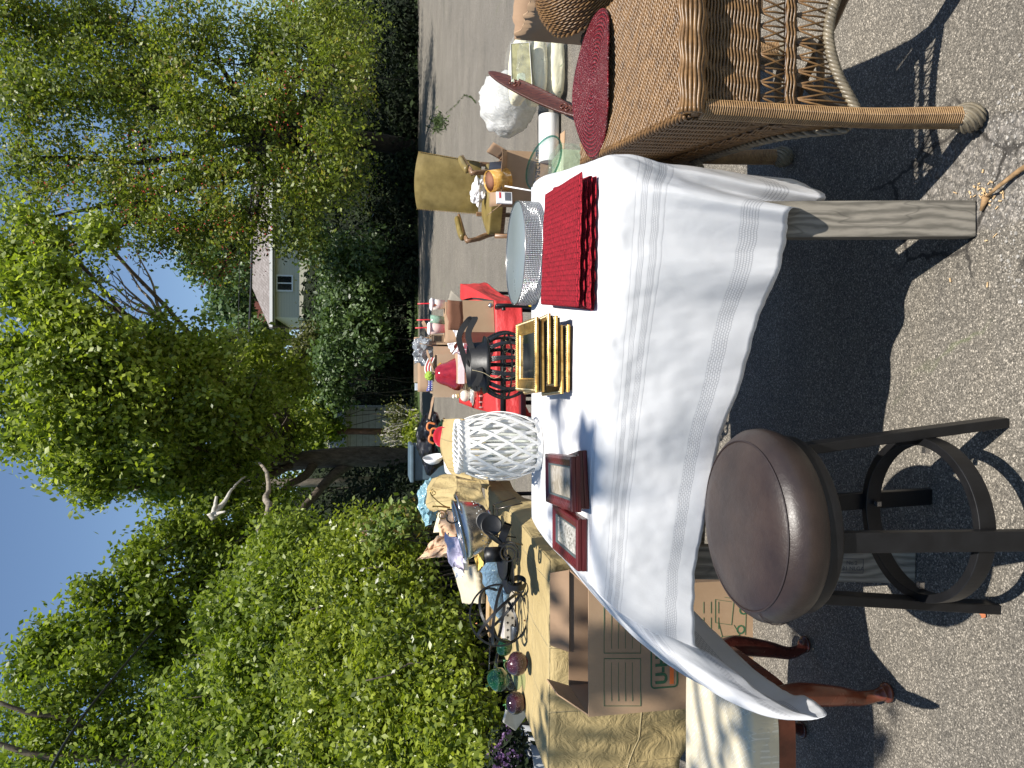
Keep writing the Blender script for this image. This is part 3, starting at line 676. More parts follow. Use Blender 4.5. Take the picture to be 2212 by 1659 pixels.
def far_tops():
    for i, (x, y, Y, rv, rh) in enumerate([(480, 640, 52, 40, 60), (500, 560, 55, 50, 60), (470, 480, 52, 60, 60), (520, 740, 50, 40, 40), (420, 540, 58, 50, 60)]):
        b = P(900, y, Y=Y); b.z = 0
        tree('background_tree', ['distant tree rising above the red outbuilding', 'distant tree behind the house roof ridge', 'distant tree behind the right end of the house roof', 'distant tree left of the red outbuilding', 'tallest distant tree above the house roof'][i], 'tree', tuple(b), tuple(P(x+40, y, Y=Y)), [LB(x, y, Y, rv, rh, 2), LB(x+rv*.8, y+rh*.4, Y, rv*.8, rh*.8, 2), LB(x+rv*1.2, y-rh*.4, Y, rv*.8, rh*.8, 2)], 5500, LF_GREY, r=.3, lsize=.36, clump=8, spread=.5, twigs=0, group='distant trees beyond the house')
far_tops()
# tree behind the photographer whose boughs dapple the left of the tables
def over():
    def at(tx, ty, tz, s): return (tx-SH[0]*s, ty-SH[1]*s, tz+s)
    spots = [((-1.05, 3.0, .8), .34), ((-.35, 2.3, .9), .10), ((-.62, 1.95, .75), .12), ((-1.3, 2.25, .46), .13), ((-1.75, 3.5, .5), .45), ((-.95, 2.0, .3), .2), ((-1.6, 2.9, .4), .3), ((-1.9, 4.4, .8), .5), ((-.9, 4.2, .9), .25), ((-2.4, 3.4, .6), .6), ((-.25, 2.0, .75), .12), ((-.05, 2.25, .95), .10), ((-1.05, 2.8, .5), .22)]
    lobes = []
    for (p, r) in spots: lobes.append((at(*p, 5.6+random.random()), (r, r, .25), 1))
    lobes += [((-3.6, 1.5, 7.2), (1.6, 2.2, .9), .8), ((-5, -1.5, 7.5), (1.8, 2.4, 1), .8)]
    t = tree('overhanging_tree', 'tree whose leafy boughs reach over the left end of the tables', 'tree', (-6.5, -2.6, 0), (-5.2, -1.0, 4.8), lobes, 3800, LF_MID, r=.16, lsize=.12, clump=7, spread=.10, twigs=1, shell=.7)
over()

# ---- verge
def verge():
    C = []
    for k in range(4500):
        i = random.random()
        x = -1.2+40*i**1.4; y = 26.75+.3*nz(x*.8)+abs(random.gauss(0, .5)); C.append((x, y, .02+.07*random.random()))
    for k in range(500):
        s = random.random(); p = P(940+20*s, 265-60*s*0+random.gauss(0, 8), h=0) if random.random() < .4 else P(950+random.gauss(0, 9), 265+random.gauss(0, 10), h=0)
        C.append((p.x, p.y, .03*random.random()+.01))
    # moss running along the crack
    crk = [(965, 245), (985, 228), (1005, 205), (1020, 210), (1030, 222)]
    for i in range(len(crk)-1):
        for k in range(60):
            f = random.random(); p = P(crk[i][0]+(crk[i+1][0]-crk[i][0])*f, crk[i][1]+(crk[i+1][1]-crk[i][1])*f+random.gauss(0, 1.5), h=0); C.append((p.x, p.y, .012))
    for k in range(6000):
        x = -2.2-.9*random.random(); y = 3+20*random.random(); C.append((x-.12*(20-y)*.5*0-.9, y, .04+.1*random.random()))
    C = np.array(C); sz = np.where(C[:, 2] < .02, .035, .13)*(.6+.8*rng.random(len(C)))
    o = leaf_mesh('grass', C, sz, np.tile([0, 0, -.4], (len(C), 1)), m_leaf('grass_blade', [(.012, .02, .005), (.03, .05, .010), (.07, .11, .02)], .2, .8), up=0, droop=-1.5, asp=.25)
    tag(o, 'grass growing along the far driveway edge and out of a crack in the asphalt', 'grass', kind='stuff')
verge()

# ---- house, outbuilding, shed
def house():
    Y = 45; t = thing('pale_house', 'pale sided house with a grey shingle roof and one dark window above the bushes', 'house', (P(600, 600, Y=Y).x, Y, 0))
    L = P(590, 700, Y=Y); Rr = P(590, 300, Y=Y); z = L.z; base = 0
    SID = NT('pale_siding'); c = SID.coord('Object'); wv = SID.wave(c, 2.1, 'Z', 0, 1, 1, 'BANDS', 'SAW')
    SID = SID.fin(SID.mix(SID.ramp(wv, [(.88, 0), (.97, .55)]), (.58, .54, .42), (.24, .22, .18)), .6, 0, SID.bump(wv, .5, .03))
    m = MB(); m.box(((L.x+Rr.x)/2, Y+4, z/2), (Rr.x-L.x-.8, 8, z)); m.build('wall', SID, t, world=True)
    m = MB(); zr = P(545, 600, Y=Y+4).z; ov = .45
    yb = Y-ov; xr0 = P(546, 612, Y=Y+4).x
    m.add([(L.x-.3, yb, z), (Rr.x, yb, z), (Rr.x, Y+4, zr), (xr0, Y+4, zr), (L.x-.3, Y+8.4, z), (Rr.x, Y+8.4, z),
           (L.x-.3, yb, z+.12), (Rr.x, yb, z+.12), (Rr.x, Y+4, zr+.12), (xr0, Y+4, zr+.12), (L.x-.3, Y+8.4, z+.12), (Rr.x, Y+8.4, z+.12)],
          [(6, 7, 8, 9), (9, 8, 11, 10), (6, 9, 10), (0, 3, 2, 1), (3, 4, 5, 2), (0, 4, 3), (0, 1, 7, 6), (0, 6, 10, 4), (1, 2, 8, 7)])
    SHG = NT('shingles'); c = SHG.coord('Object', (2.2, 2.2, 3.6)); br = SHG.n('TexBrick'); mp = SHG.coord('Object', (1.0, 1.0, 1.0), (R(90), 0, 0)); SHG.l(mp, br.inputs[0])
    br.inputs['Scale'].default_value = 2.6; br.inputs['Color1'].default_value = (.19, .165, .15, 1); br.inputs['Color2'].default_value = (.28, .25, .235, 1); br.inputs['Mortar'].default_value = (.08, .07, .065, 1); br.inputs['Mortar Size'].default_value = .03
    m.build('roof', SHG.fin(br.outputs['Color'], .9), t, world=True)
    m = MB(); m.box(((L.x+Rr.x)/2, yb-.06, z+.05), (Rr.x-L.x+.5, .10, .16)); m.build('gutter', PAINTW, t, world=True)
    m = MB(); m.box(((L.x+Rr.x)/2, Y-.22, z-.10), (Rr.x-L.x, .40, .06)); m.build('eave', plain('soffit', (.42, .38, .28), .6), t, world=True)
    a = P(598, 628, Y=Y); b = P(632, 596, Y=Y); cx, cz = (a.x+b.x)/2, (a.z+b.z)/2; W = abs(b.x-a.x); Hh = abs(a.z-b.z)
    m = MB()
    for dx in (-1, 1): m.box((cx+dx*W/2, Y-.05, cz), (.09, .10, Hh+.09))
    for dz in (-1, 1): m.box((cx, Y-.05, cz+dz*Hh/2), (W-.09, .10, .09))
    m.box((cx, Y-.05, cz), (.07, .08, Hh-.09)) 
    fr = m.build('window', PAINTW, t, world=True)
    m = MB(); m.box((cx, Y-.02, cz), (W-.08, .03, Hh-.08)); m.build('pane', plain('dark_pane', (.012, .014, .018), .08), fr, world=True)
    y = 60; a = P(527, 703, Y=y); b = P(575, 640, Y=y)
    t = thing('red_outbuilding', 'small rust red building with vertical boards beyond the end of the house roof', 'shed', (a.x, y, 0))
    m = MB(); m.box(((a.x+b.x)/2, y+2, a.z/2), (b.x-a.x, 4, a.z)); m.build('wall', m_wood('red_boards', (.12, .035, .025), (.22, .07, .05), .8, 'Z', .25), t, world=True)
    m = MB(); m.box(((a.x+b.x)/2, y+2, a.z+.2), (b.x-a.x+.6, 4.6, .4)); m.build('roof', plain('brick_red', (.42, .14, .08), .8, 0, .2, 3), t, world=True)
    y = 31; a = P(700, 965, Y=y); b = P(814, 880, Y=y); c0 = P(745, 900, Y=y)
    t = thing('grey_shed', 'grey board sided shed with a shingle roof half hidden behind the maple', 'shed', (a.x, y, 0))
    sb = NT('grey_boards'); c = sb.coord('Object'); wv = sb.wave(c, 1.25, 'Z', 0, 1, 1, 'BANDS', 'SAW'); n = sb.noise(c, 5, 5)
    SB = sb.fin(sb.mix(sb.ramp(wv, [(.92, 0), (.97, .8)]), sb.ramp(n, [(.3, (.30, .285, .26)), (.7, (.42, .40, .37))]), (.05, .045, .04)), .85, 0, sb.bump(wv, .4, .03))
    m = MB(); m.box(((a.x+b.x)/2, y+1.6, c0.z/2), (b.x-a.x, 3.2, c0.z)); m.build('wall', SB, t, world=True)
    m = MB(); m.add([(a.x-.2, y-.3, c0.z), (b.x+.2, y-.3, c0.z), (b.x+.2, y+1.6, a.z), (a.x-.2, y+1.6, a.z), (a.x-.2, y-.3, c0.z-.08), (b.x+.2, y-.3, c0.z-.08), (b.x+.2, y+3.5, c0.z), (a.x-.2, y+3.5, c0.z)], [(0, 1, 2, 3), (0, 4, 5, 1), (3, 2, 6, 7), (4, 7, 6, 5), (0, 3, 7, 4), (1, 5, 6, 2)])
    m.build('roof', plain('pale_shingle', (.42, .39, .34), .9, 0, .3, 9, .6, 14, .03), t, world=True)
    # pine trunk before the shed
    y = 29; b = P(890, 933, Y=y); t = thing('cedar_trunk', 'straight reddish brown bare trunk standing in front of the shed', 'tree', (b.x, y, 0))
    m = MB(); m.tube([(b.x, y, -.1), (b.x+.05, y, 2.4), (b.x, y, 5)], [.14, .12, .1], 10); m.build('trunk', m_bark('red_bark', (.06, .03, .02), (.2, .10, .065)), t, world=True)
    cr = lobe_pts([(tuple(P(600, 933, Y=y)), (1.3, 1.2, .9), 1)], 2200, 10, .3); leaf_mesh('crown', cr[0], .2*(.6+.8*rng.random(len(cr[0]))), cr[1], LF_MID, t, rv=cr[2])
house()
# ---- pole, wires, dead limb
def pole():
    Y = 26; b = P(900, 1037, Y=Y); top = P(255, 1037, Y=Y)
    t = thing('utility_pole', 'pale grey wooden utility pole rising among the treetops', 'utility pole', (b.x, Y, 0))
    m = MB(); m.tube([(b.x, Y, -.1), (b.x, Y, top.z)], [.17, .13], 12); m.build('pole', BARKL, t, world=True)
    def wire(name, label, pts, r, grp=None):
        m = MB(); m.tube(catmull(pts, 30), r, 5); o = m.build(name, plain('cable', (.02, .02, .022), .5)); tag(o, label, 'cable', grp)
    wire('power_cable', 'thick twisted black utility cable crossing in front of the house roof', [P(549, 300, Y=34), P(546, 440, Y=32), P(543, 600, Y=30), P(537, 760, Y=28), P(533, 900, Y=27), P(528, 1037, Y=26)], .045)
    wire('thin_wire', 'thin utility wire running level above the thick cable', [P(520, 300, Y=34), P(517, 600, Y=30), P(512, 800, Y=28), P(505, 1037, Y=26)], .014)
    wire('service_wire', 'sagging dark wire slanting down through the left trees from the top of the frame', [P(90, 1700, Y=9), P(170, 1560, Y=11), P(300, 1400, Y=14), P(395, 1290, Y=18), P(430, 1200, Y=22), P(440, 1037, Y=26)], .022)
    wire('service_wire', 'lower straight thin wire slanting through the left thicket', [P(350, 1680, Y=9.2), P(420, 1590, Y=10.5), P(500, 1480, Y=12.5), P(520, 1250, Y=19), P(525, 1050, Y=25.8)], .010)
    Y = 17; c = P(462, 1112, Y=Y)
    t = thing('broken_limb', 'bleached bare broken limb stub forking like a claw among the leaves', 'broken limb', tuple(c))
    m = MB(); limb(m, c, P(500, 1058, Y=Y+.3), .085, .03, 8, .08); limb(m, c, P(487, 1105, Y=Y-.2), .06, .02, 7, .08); limb(m, c, P(468, 1072, Y=Y), .06, .03, 7, .1); limb(m, P(456, 1108, Y=Y), P(462, 1122, Y=Y), .10, .06, 6, .05); limb(m, P(500, 1058, Y=Y+.3), P(530, 1030, Y=Y+1.5), .03, .02, 8, .1)
    m.build('limb', DEADW, t, world=True)
    t = thing('dead_branch', 'fan of bare grey twigs showing in the gap of blue sky', 'branch', tuple(P(350, 700, Y=20)))
    m = MB(); root = P(352, 690, Y=20)
    for x, y in [(255, 560), (262, 620), (240, 590), (235, 640), (295, 545), (215, 600), (275, 660)]:
        pts = limb(m, root, P(x, y, Y=20+random.gauss(0, .5)), .05, .012, 9, .1)
        for k in range(5):
            q = pts[random.randint(3, 8)]; limb(m, q, q+Vector((random.gauss(0, .3), random.gauss(0, .3), .35*random.random())), .014, .005, 5, .15)
    m.build('twigs', BARKL, t, world=True)
    t = thing('dead_branch', 'bleached curved bare branch below the claw shaped limb', 'branch', tuple(P(580, 1075, Y=16)))
    m = MB(); limb(m, P(560, 1000, Y=18), P(582, 1090, Y=16), .03, .07, 8, .1); limb(m, P(582, 1090, Y=16), P(555, 1148, Y=15), .07, .03, 9, .1); m.build('limb', BARKL, t, world=True)
pole()
# ---- crumbs and chips on the broken asphalt
def debris():
    m = MB()
    for k in range(900):
        a = random.random()*6.28; r = random.random()**.5*.36
        x, y = .50+math.cos(a)*r, 1.42+math.sin(a)*r*.55; s = .0015+.0045*random.random()**2.5
        m.ball((x, y, s*.4), (s, s*random.uniform(.6, 1), s*.6), 6)
    o = m.build('loose_gravel', plain('gravel', (.30, .28, .25), .85, 0, .6, 60)); o.data.polygons.foreach_set('use_smooth', [False]*len(o.data.polygons)); tag(o, 'loose grit lying around the broken patch of asphalt by the plank foot', 'gravel', kind='stuff')
    m = MB()
    for k in range(42):
        p = P(2128+random.gauss(0, 20), 415+random.gauss(0, 16), h=.004) if k < 30 else P(2110+random.gauss(0, 40), 470+random.gauss(0, 90), h=.004); a = random.random()*6.28; L = .003+.009*random.random()**2
        if p.y < 1.3: continue
        m.box(p, (L*2, .002+.002*random.random(), .002), rz=a)
    o = m.build('wood_splinters', plain('splinter', (.55, .38, .20), .8, 0, .3, 80)); tag(o, 'pale wood splinters scattered by the foot of the table plank', 'wood splinters', kind='stuff')
    m = MB(); a, b = P(2130, 425, h=.012), P(2215, 360, h=.018)
    limb(m, a, b+(b-a)*.35, .003, .008, 10, .12); m.tube([a, a+Vector((-.03, .02, -.004))], [.010, .004], 6)
    o = m.build('wood_stick', plain('rotten_wood', (.26, .16, .075), .85, 0, .4, 50, .8, 120)); tag(o, 'frayed piece of rotten wood lying on broken asphalt at the very bottom', 'stick')
    for lab, (x, y), c in [('small rusty red leaf scrap on asphalt under the stool', (2125, 1328), 0), ('torn brown leaf scrap on asphalt right of the stool', (2128, 925), 0), ('curled brown leaf on the asphalt in front of the stool ring', (2115, 1210), 0)]:
        p = P(x, y, h=.004); m = MB(); s = .009
        m.grid(lambda a, b: p+Vector(((a-.5)*2*s*(1-.6*abs(b-.5)*2), (b-.5)*2*s, .003*math.cos(a*5)*math.sin(b*4)+.003)), 6, 6)
        o = m.build('leaf_scrap', plain('rust_leaf', (.35, .12, .05), .8), solid=.0006); tag(o, lab, 'leaf')
debris()
# ================================================================== WHITE TABLE
T = 0.965
NR, NL, FL_, FR_ = P(1308, 347, h=T), P(1268, 1257, h=T), P(1149, 1118, h=T), P(1148, 405, h=T)
def text_mesh(name, body, size, mat, parent, M, extrude=.0004, bold=0.0, align='CENTER'):
    cu = bpy.data.curves.new(name, 'FONT'); cu.body = body; cu.size = size; cu.align_x = align; cu.align_y = 'CENTER'; cu.extrude = extrude; cu.offset = bold
    tmp = bpy.data.objects.new(name, cu); COL.objects.link(tmp)
    dg = bpy.context.evaluated_depsgraph_get(); me = bpy.data.meshes.new_from_object(tmp.evaluated_get(dg))
    bpy.data.objects.remove(tmp); bpy.data.curves.remove(cu); me.transform(M); me.materials.clear(); me.materials.append(mat)
    o = bpy.data.objects.new(name, me); return put(o, parent)
def frameM(o, x, y):     # matrix with columns x, y, x cross y at origin o
    x = Vector(x).normalized(); y = Vector(y); y = (y-x*y.dot(x)).normalized(); z = x.cross(y)
    return Matrix(((x.x, y.x, z.x, o[0]), (x.y, y.y, z.y, o[1]), (x.z, y.z, z.z, o[2]), (0, 0, 0, 1)))
def white_table():
    c = (NR+NL+FL_+FR_)/4; t = thing('plank_table', 'makeshift table on grey weathered timber legs under the white linen cloth', 'table', (c.x, c.y, 0))
    def ins(p, k=.93): return c.lerp(p, k)
    m = MB(); q = [ins(p, .97) for p in (NL, NR, FR_, FL_)]
    m.hull([Vector((p.x, p.y, T-.035)) for p in q], [Vector((p.x, p.y, T-.008)) for p in q]); m.build('tabletop', PLANK, t, world=True)
    legs = [((.425, 1.668, 0), (.42, 1.84, .925)), ((-.522, 1.885, 0), (-.495, 2.02, .925)), ((.60, 2.72, 0), (.55, 2.50, .925)), ((-.45, 2.75, 0), (-.40, 2.50, .925))]
    for i, (a, b) in enumerate(legs):
        a = Vector(a); b = Vector(b); m = MB(); m.beam(a+Vector((0, 0, .001)), b, .094, .039, (1, 0, 0))
        lg = m.build('leg', PLANK, t, world=True, bevel=.003)
        if i == 1:
            d = (b-a).normalized(); nn = Vector((1, 0, 0)).cross(d).normalized(); pos = a.lerp(b, .20)+nn*.0202
            M = world_of(t).inverted() @ frameM(pos, -d, (1, 0, 0))
            st = text_mesh('grade_stamp', 'No.2\n131 NLGA', .016, plain('stamp_ink', (.05, .045, .05), .8), lg, M, .0002)
            mm = MB(); w_, h_ = .066, .040
            for cx, cy, sx, sy in ((0, h_/2, w_, .0014), (0, -h_/2, w_, .0014), (w_/2, 0, .0014, h_), (-w_/2, 0, .0014, h_)): mm.box((cx, cy, 0), (sx, sy, .0005), M)
            mm.build('stamp_border', plain('stamp_ink', (.05, .045, .05), .8), lg)
    for a, b in (((.42, 1.80, .91), (.55, 2.54, .91)), ((-.495, 1.98, .91), (-.40, 2.54, .91))):
        m = MB(); m.beam(a, b, .039, .085, (1, 0, 0)); m.build('crossbar', PLANK, t, world=True, bevel=.003)
    m = MB(); m.beam((-.50, 2.03, .62), (.44, 1.90, .62), .03, .08, (0, 1, 0)); m.build('stretcher', PLANK, t, world=True)
white_table()
def bez(p0, p1, p2, p3, t): return p0*(1-t)**3+p1*3*t*(1-t)**2+p2*3*t*t*(1-t)+p3*t**3
def cloth():
    def near(f): return NR.lerp(NL, f)
    def right(f): return NR.lerp(FR_, f)
    def left(f): return NL.lerp(FL_, f)
    def far(f): return FL_.lerp(FR_, f)
    o_n = Vector((-.15, -1, 0)).normalized(); o_r = Vector((1, -.15, 0)).normalized(); o_l = Vector((-1, .05, 0)).normalized(); o_f = Vector((0, 1, 0))
    cols = []   # (top, c1, c2, bottom)
    def col(top, out, bot, k=.05, c1=None, c2=None):
        L = (bot-top).length
        cols.append((top, c1 if c1 is not None else top+out*k+Vector((0, 0, -.0)), c2 if c2 is not None else Vector((bot.x, bot.y, bot.z+L*.5)).lerp(top+out*k*1.3, .35), bot))
    col(right(.97), o_r, P(1480, 376, Y=2.70)); col(right(.75), o_r, P(1550, 375, Y=2.45)); col(right(.5), o_r, P(1620, 382, Y=2.22))
    col(right(.3), o_r, P(1690, 392, Y=2.02)); col(right(.12), o_r, P(1755, 404, Y=1.86)); col(right(.04), o_r, P(1786, 419, Y=1.76))
    col(near(0), (o_r+o_n).normalized(), P(1748, 462, Y=1.82)); 
    fr = [(.035, 1709, 452, -.045), (.08, 1705, 480, -.04), (.15, 1693, 540, -.01), (.23, 1678, 595, -.018), (.31, 1656, 650, 0), (.40, 1630, 722, -.02), (.50, 1600, 815, .0), (.60, 1572, 910, -.02),
          (.70, 1547, 1000, .0), (.79, 1526, 1090, -.02), (.87, 1509, 1185, -.01), (.93, 1502, 1270, -.03), (.97, 1500, 1340, -.05), (.99, 1503, 1392, -.07)]
    for f, x, y, dy in fr:
        tp = near(f); Yb = tp.y-.03+dy
        col(tp, o_n, P(x, y, Y=Yb), .05)
    cn = NL
    col(cn, o_n, P(1545, 1425, Y=1.80), .04, c2=P(1430, 1360, Y=1.80))
    col(cn.lerp(left(.02), .5), o_n, P(1620, 1480, Y=1.73), .04, c1=P(1330, 1310, Y=1.85), c2=P(1480, 1430, Y=1.76))
    col(left(.02), o_n, P(1700, 1522, Y=1.67), .04, c1=P(1340, 1335, Y=1.86), c2=P(1540, 1510, Y=1.70))
    col(left(.04), o_l, P(1787, 1549, Y=1.60), .04, c1=P(1385, 1388, Y=1.86), c2=P(1620, 1606, Y=1.68))
    col(left(.08), o_l, P(1745, 1510, Y=1.74), .04, c1=P(1375, 1385, Y=1.92), c2=P(1600, 1598, Y=1.76))
    col(left(.16), o_l, P(1700, 1488, Y=1.84), .04, c1=P(1345, 1370, Y=2.0), c2=P(1545, 1560, Y=1.84))
    col(left(.30), o_l, P(1620, 1436, Y=2.02), .04, c1=P(1300, 1330, Y=2.15), c2=P(1470, 1490, Y=2.02))
    col(left(.55), o_l, P(1545, 1372, Y=2.25), .05, c2=P(1400, 1390, Y=2.3))
    col(left(.85), o_l, P(1480, 1300, Y=2.5), .05)
    for f in (.0, .25, .5, .75, .97):
        tp = far(f); col(tp, o_f, tp+Vector((0, .05, -.24-.03*math.sin(f*9))), .03)
    N = len(cols); nu = 460; nvv = 56
    m = MB()
    def fn(a, b):
        s = a*N; i = int(s) % N; f = s-int(s); ks = [cols[(i+k-1) % N] for k in range(4)]
        def cm(j):
            A, B, C_, D = (k[j] for k in ks)
            return 0.5*((2*B)+(C_-A)*f+(2*A-5*B+4*C_-D)*f*f+(3*B-A-3*C_+D)*f**3)
        q = [ks[1][0].lerp(ks[2][0], f), cm(1), cm(2), cm(3)]
        p = bez(*q, b)
        amp = min(1, b*3)
        wr = .006*fbm(s*.9, b*3.2, 3)*amp + .0015*fbm(s*3.1+b*3, b*5, 8)*amp + .010*math.sin(s*1.9+2*b)*b*b*amp
        dirn = Vector((p.x-c0.x, p.y-c0.y, 0)).normalized()
        return p+dirn*wr+Vector((0, 0, .004*fbm(s*2, 4)*b))
    c0 = (NR+NL+FL_+FR_)/4
    # arc length of the hem for UVs
    us = [0]; prev = None
    m.grid(fn, nu, nvv, lambda a, b: (a*4.6, b), closed_u=True)
    def top(a, b):
        p = FL_.lerp(FR_, a).lerp(NL.lerp(NR, a), b)
        e = min(1, min(a, 1-a, b, 1-b)*14)
        return p+Vector((0, 0, .0001+e*(.0018*fbm(a*9, b*6, 2)+.0022*max(0, math.sin(a*46+3*nz(b*3, a*5)))*max(0, nz(a*6, b*4)))))
    m.grid(top, 90, 70, lambda a, b: (a, 2.5))
    o = m.build('white_tablecloth', LINEN, solid=.0012, weld=False)
    tag(o, 'white linen tablecloth with openwork bands, blown up at its left corner, over the plank table', 'tablecloth')
cloth()

# ================================================================== BAR STOOL
def stool():
    cx, cy = -.325, 1.585; t = thing('bar_stool', 'backless round bar stool with brown leather cushion and black metal ring frame', 'stool', (cx, cy, 0), rz=R(-3))
    m = MB(); prof = [(0, .705), (.08, .704), (.14, .700), (.178, .692), (.205, .676), (.219, .655), (.2215, .635), (.217, .615), (.210, .600), (.207, .597)]
    m.lathe([(r, z) for r, z in prof]+[(0, .597)], 72); m.build('cushion', SEATL, t)
    m = MB(); m.tube(circle((0, 0, .6845), .1935, 72), .0022, 6, True); 
    m.tube([(.198*math.cos(a), .198*math.sin(a), z) if False else ((r+.0015)*math.cos(R(-157)), (r+.0015)*math.sin(R(-157)), z) for r, z, a in ((.196, .684, 0), (.210, .672, 0), (.2195, .655, 0), (.222, .635, 0), (.2175, .615, 0), (.210, .600, 0))], .0012, 5)
    m.build('seam', plain('dark_thread', (.02, .012, .012), .6), t)
    m = MB(); m.lathe([(.0, .560), (.197, .560), (.204, .566), (.204, .596), (.0, .596)], 64); m.build('seat_base', BLKM, t, bevel=.002)
    for k in range(4):
        a = R(90*k-90); d = Vector((math.cos(a), math.sin(a), 0)); side = Vector((-d.y, d.x, 0))
        m = MB(); m.beam(d*.232+Vector((0, 0, .002)), d*.170+Vector((0, 0, .575)), .044, .024, side); m.build('leg', BLKM, t, bevel=.0025)
    m = MB(); rr = .188; m.ribbon(circle((0, 0, .215), rr, 96), (0, 0, 1), .042, .020, True); m.build('foot_ring', BLKM, t, bevel=.0015)
    for k in range(4):
        a = R(90*k-90); d = Vector((math.cos(a), math.sin(a), 0)); m = MB(); 
        for dz in (.212, .224)[:1]: m.beam(d*(.172)+Vector((0, 0, dz)), d*.158+Vector((0, 0, dz)), .012, .012, (0, 0, 1))
        m.build('bolt', STEEL, t)
stool()

# ================================================================== WICKER DESK
def unif(pts, n):
    q = catmull(pts, 400); L = [0]
    for i in range(1, 400): L.append(L[-1]+(q[i]-q[i-1]).length)
    L = np.array(L)/L[-1]; f = np.linspace(0, 1, n); A = np.array([tuple(p) for p in q]); return [Vector((np.interp(t, L, A[:, 0]), np.interp(t, L, A[:, 1]), np.interp(t, L, A[:, 2]))) for t in f]
def desk():
    O = Vector((.640, 1.645, 0)); ux = Vector((1, -.015, 0)); uy = Vector((.165, .986, 0)).normalized(); W, D, H = .44, .905, .805
    t = thing('wicker_desk', 'brown wicker desk with openwork apron and ball footed wrapped legs', 'desk', tuple(O+ux*W/2+uy*D/2))
    def Q(a, b, z): return O+ux*a+uy*b+Vector((0, 0, z))
    k = 1/.0072
    m = MB(); 
    def top(a, b):
        e = .004*math.sin(a*W*k/2.6*2*math.pi*.5+math.pi*int(b*D*k))*0
        return Q(-.004+a*(W+.008), -.004+b*(D+.008), H-.004+.0015*nz(a*9, b*9))
    m.grid(top, 40, 40, lambda a, b: (a*W*k, b*D*k)); 
    m.hull([Q(0, 0, H-.03), Q(W, 0, H-.03), Q(W, D, H-.03), Q(0, D, H-.03)], [Q(0, 0, H-.008), Q(W, 0, H-.008), Q(W, D, H-.008), Q(0, D, H-.008)])
    m.build('desk_top', WICK, t, world=True)
    # real raised strands over the top: each row weaves over and under
    m = MB(); rows = int(D/.0088)
    for r in range(rows):
        b = (r+.5)*.0088; pts = []
        n = 64
        for i in range(n):
            a = i/(n-1)*W; pts.append(Q(a, b+.0008*math.sin(i*.9+r), H-.0018+.0028*math.sin(i*math.pi*.5+math.pi*.5*(r % 4))))
        m.tube(pts, .0038, 5)
    m.build('top_weave', REED, t, world=True)
    # rolled rims
    def rim(name, p, q, out, r=.030, drop=.012):
        m = MB(); L = (q-p).length; n = int(L/.006); up = Vector((0, 0, 1))
        for s in range(11):
            ang = -1.9+s*.34; off = out*math.cos(ang+.35)*r+up*math.sin(ang+.35)*r*.95*-1
            pts = []
            for i in range(0, n+1, 2):
                f = i/n; bul = 1+.10*math.cos(i*math.pi/7+(s//1)*.35)
                pts.append(p.lerp(q, f)-up*drop+off*bul)
            m.tube(pts, .0047, 5)
        m.tube([p-up*drop, q-up*drop], r*.86, 10); m.build(name, REED, t, world=True)
    rim('rim', Q(-.002, -.004, H-.008), Q(W, -.004, H-.008), -uy)
    m = MB()
    for s in range(3):
        pts = []; n = 150
        for i in range(n):
            f = i/(n-1); a = i*.55+s*2.09; pts.append(Q(-.004+.008*math.cos(a), f*D, H-.010+.008*math.sin(a)))
        m.tube(pts, .0046, 5)
    m.build('edge_braid', REED, t, world=True)
    # aprons
    def archz(s, L, zm, zc, rr=.10):
        e = min(s, L-s); return zm-(zm-zc)*math.exp(-(e/rr)**1.6)
    def apron(name, p, d, L, out, bands, lattices, zm, zc, mat=WICK):
        m = MB()
        for (z1, z0) in bands:
            def fn(a, b):
                zz = z1+(z0-z1)*b if z0 is not None else z1+(archz(a*L, L, zm, zc)-z1)*b
                return p+d*(a*L)+Vector((0, 0, zz))+out*.006*math.sin(a*L*k/2.6*math.pi+(int(b*12) % 2)*math.pi)*.3
            hgt = z1-(z0 if z0 is not None else zm); m.grid(fn, 90, 14, lambda a, b: (a*L*k, b*hgt*k))
        m.build(name, mat, t, world=True, solid=.008)
        m = MB(); rr_ = .0026
        for (z1, z0) in bands:      # real strands on the face
            if z0 is None: z0 = zm
            for q in range(int((z1-z0)/.0085)):
                z = z1-(q+.5)*.0085; n = int(L/.009)
                m.tube([p+d*(i/n*L)+Vector((0, 0, z))+out*(.006+.0032*math.sin(i*math.pi/3.2+math.pi*(q % 2)*0+q*.15)) for i in range(n+1)], .0036, 4)
        for (z1, z0) in lattices:
            n = int(L/.034)
            for i in range(n+1):
                for dd in (-.028, 0, .028):
                    a = i*.034; b = a+dd
                    if b < 0 or b > L: continue
                    zz = z0 if z0 is not None else archz(b, L, zm, zc)+.004
                    pa = p+d*a+Vector((0, 0, z1+.004)); pb = p+d*b+Vector((0, 0, zz-.004)); md = (pa+pb)/2+out*.004
                    m.tube([pa, md, pb], rr_, 5)
        m.build(name+'_strands', REED, t, world=True)
        m = MB()
        for s in range(3):
            pts = []; n = 160
            for i in range(n):
                f = i/(n-1)*L; a = i*.5+s*2.09; pts.append(p+d*f+Vector((0, 0, archz(f, L, zm, zc)+.009*math.sin(a)))+out*(.004+.009*math.cos(a)))
            m.tube(pts, .0058, 5)
        m.build('apron_braid', OLDREED, t, world=True)
    apron('front_apron', Q(.02, .006, 0), ux, W-.04, -uy, [(.765, .606), (.541, .511)], [(.606, .541), (.511, None)], .432, .345)
    apron('side_apron', Q(.000, .02, 0), uy, D-.04, -ux, [(.775, .60), (.556, .528)], [(.60, .556), (.528, None)], .462, .36)
    apron('side_apron', Q(W, .02, 0), uy, D-.04, ux, [(.775, .60)], [], .60, .56)
    apron('back_apron', Q(.02, D, 0), ux, W-.04, uy, [(.775, .60)], [], .60, .56)
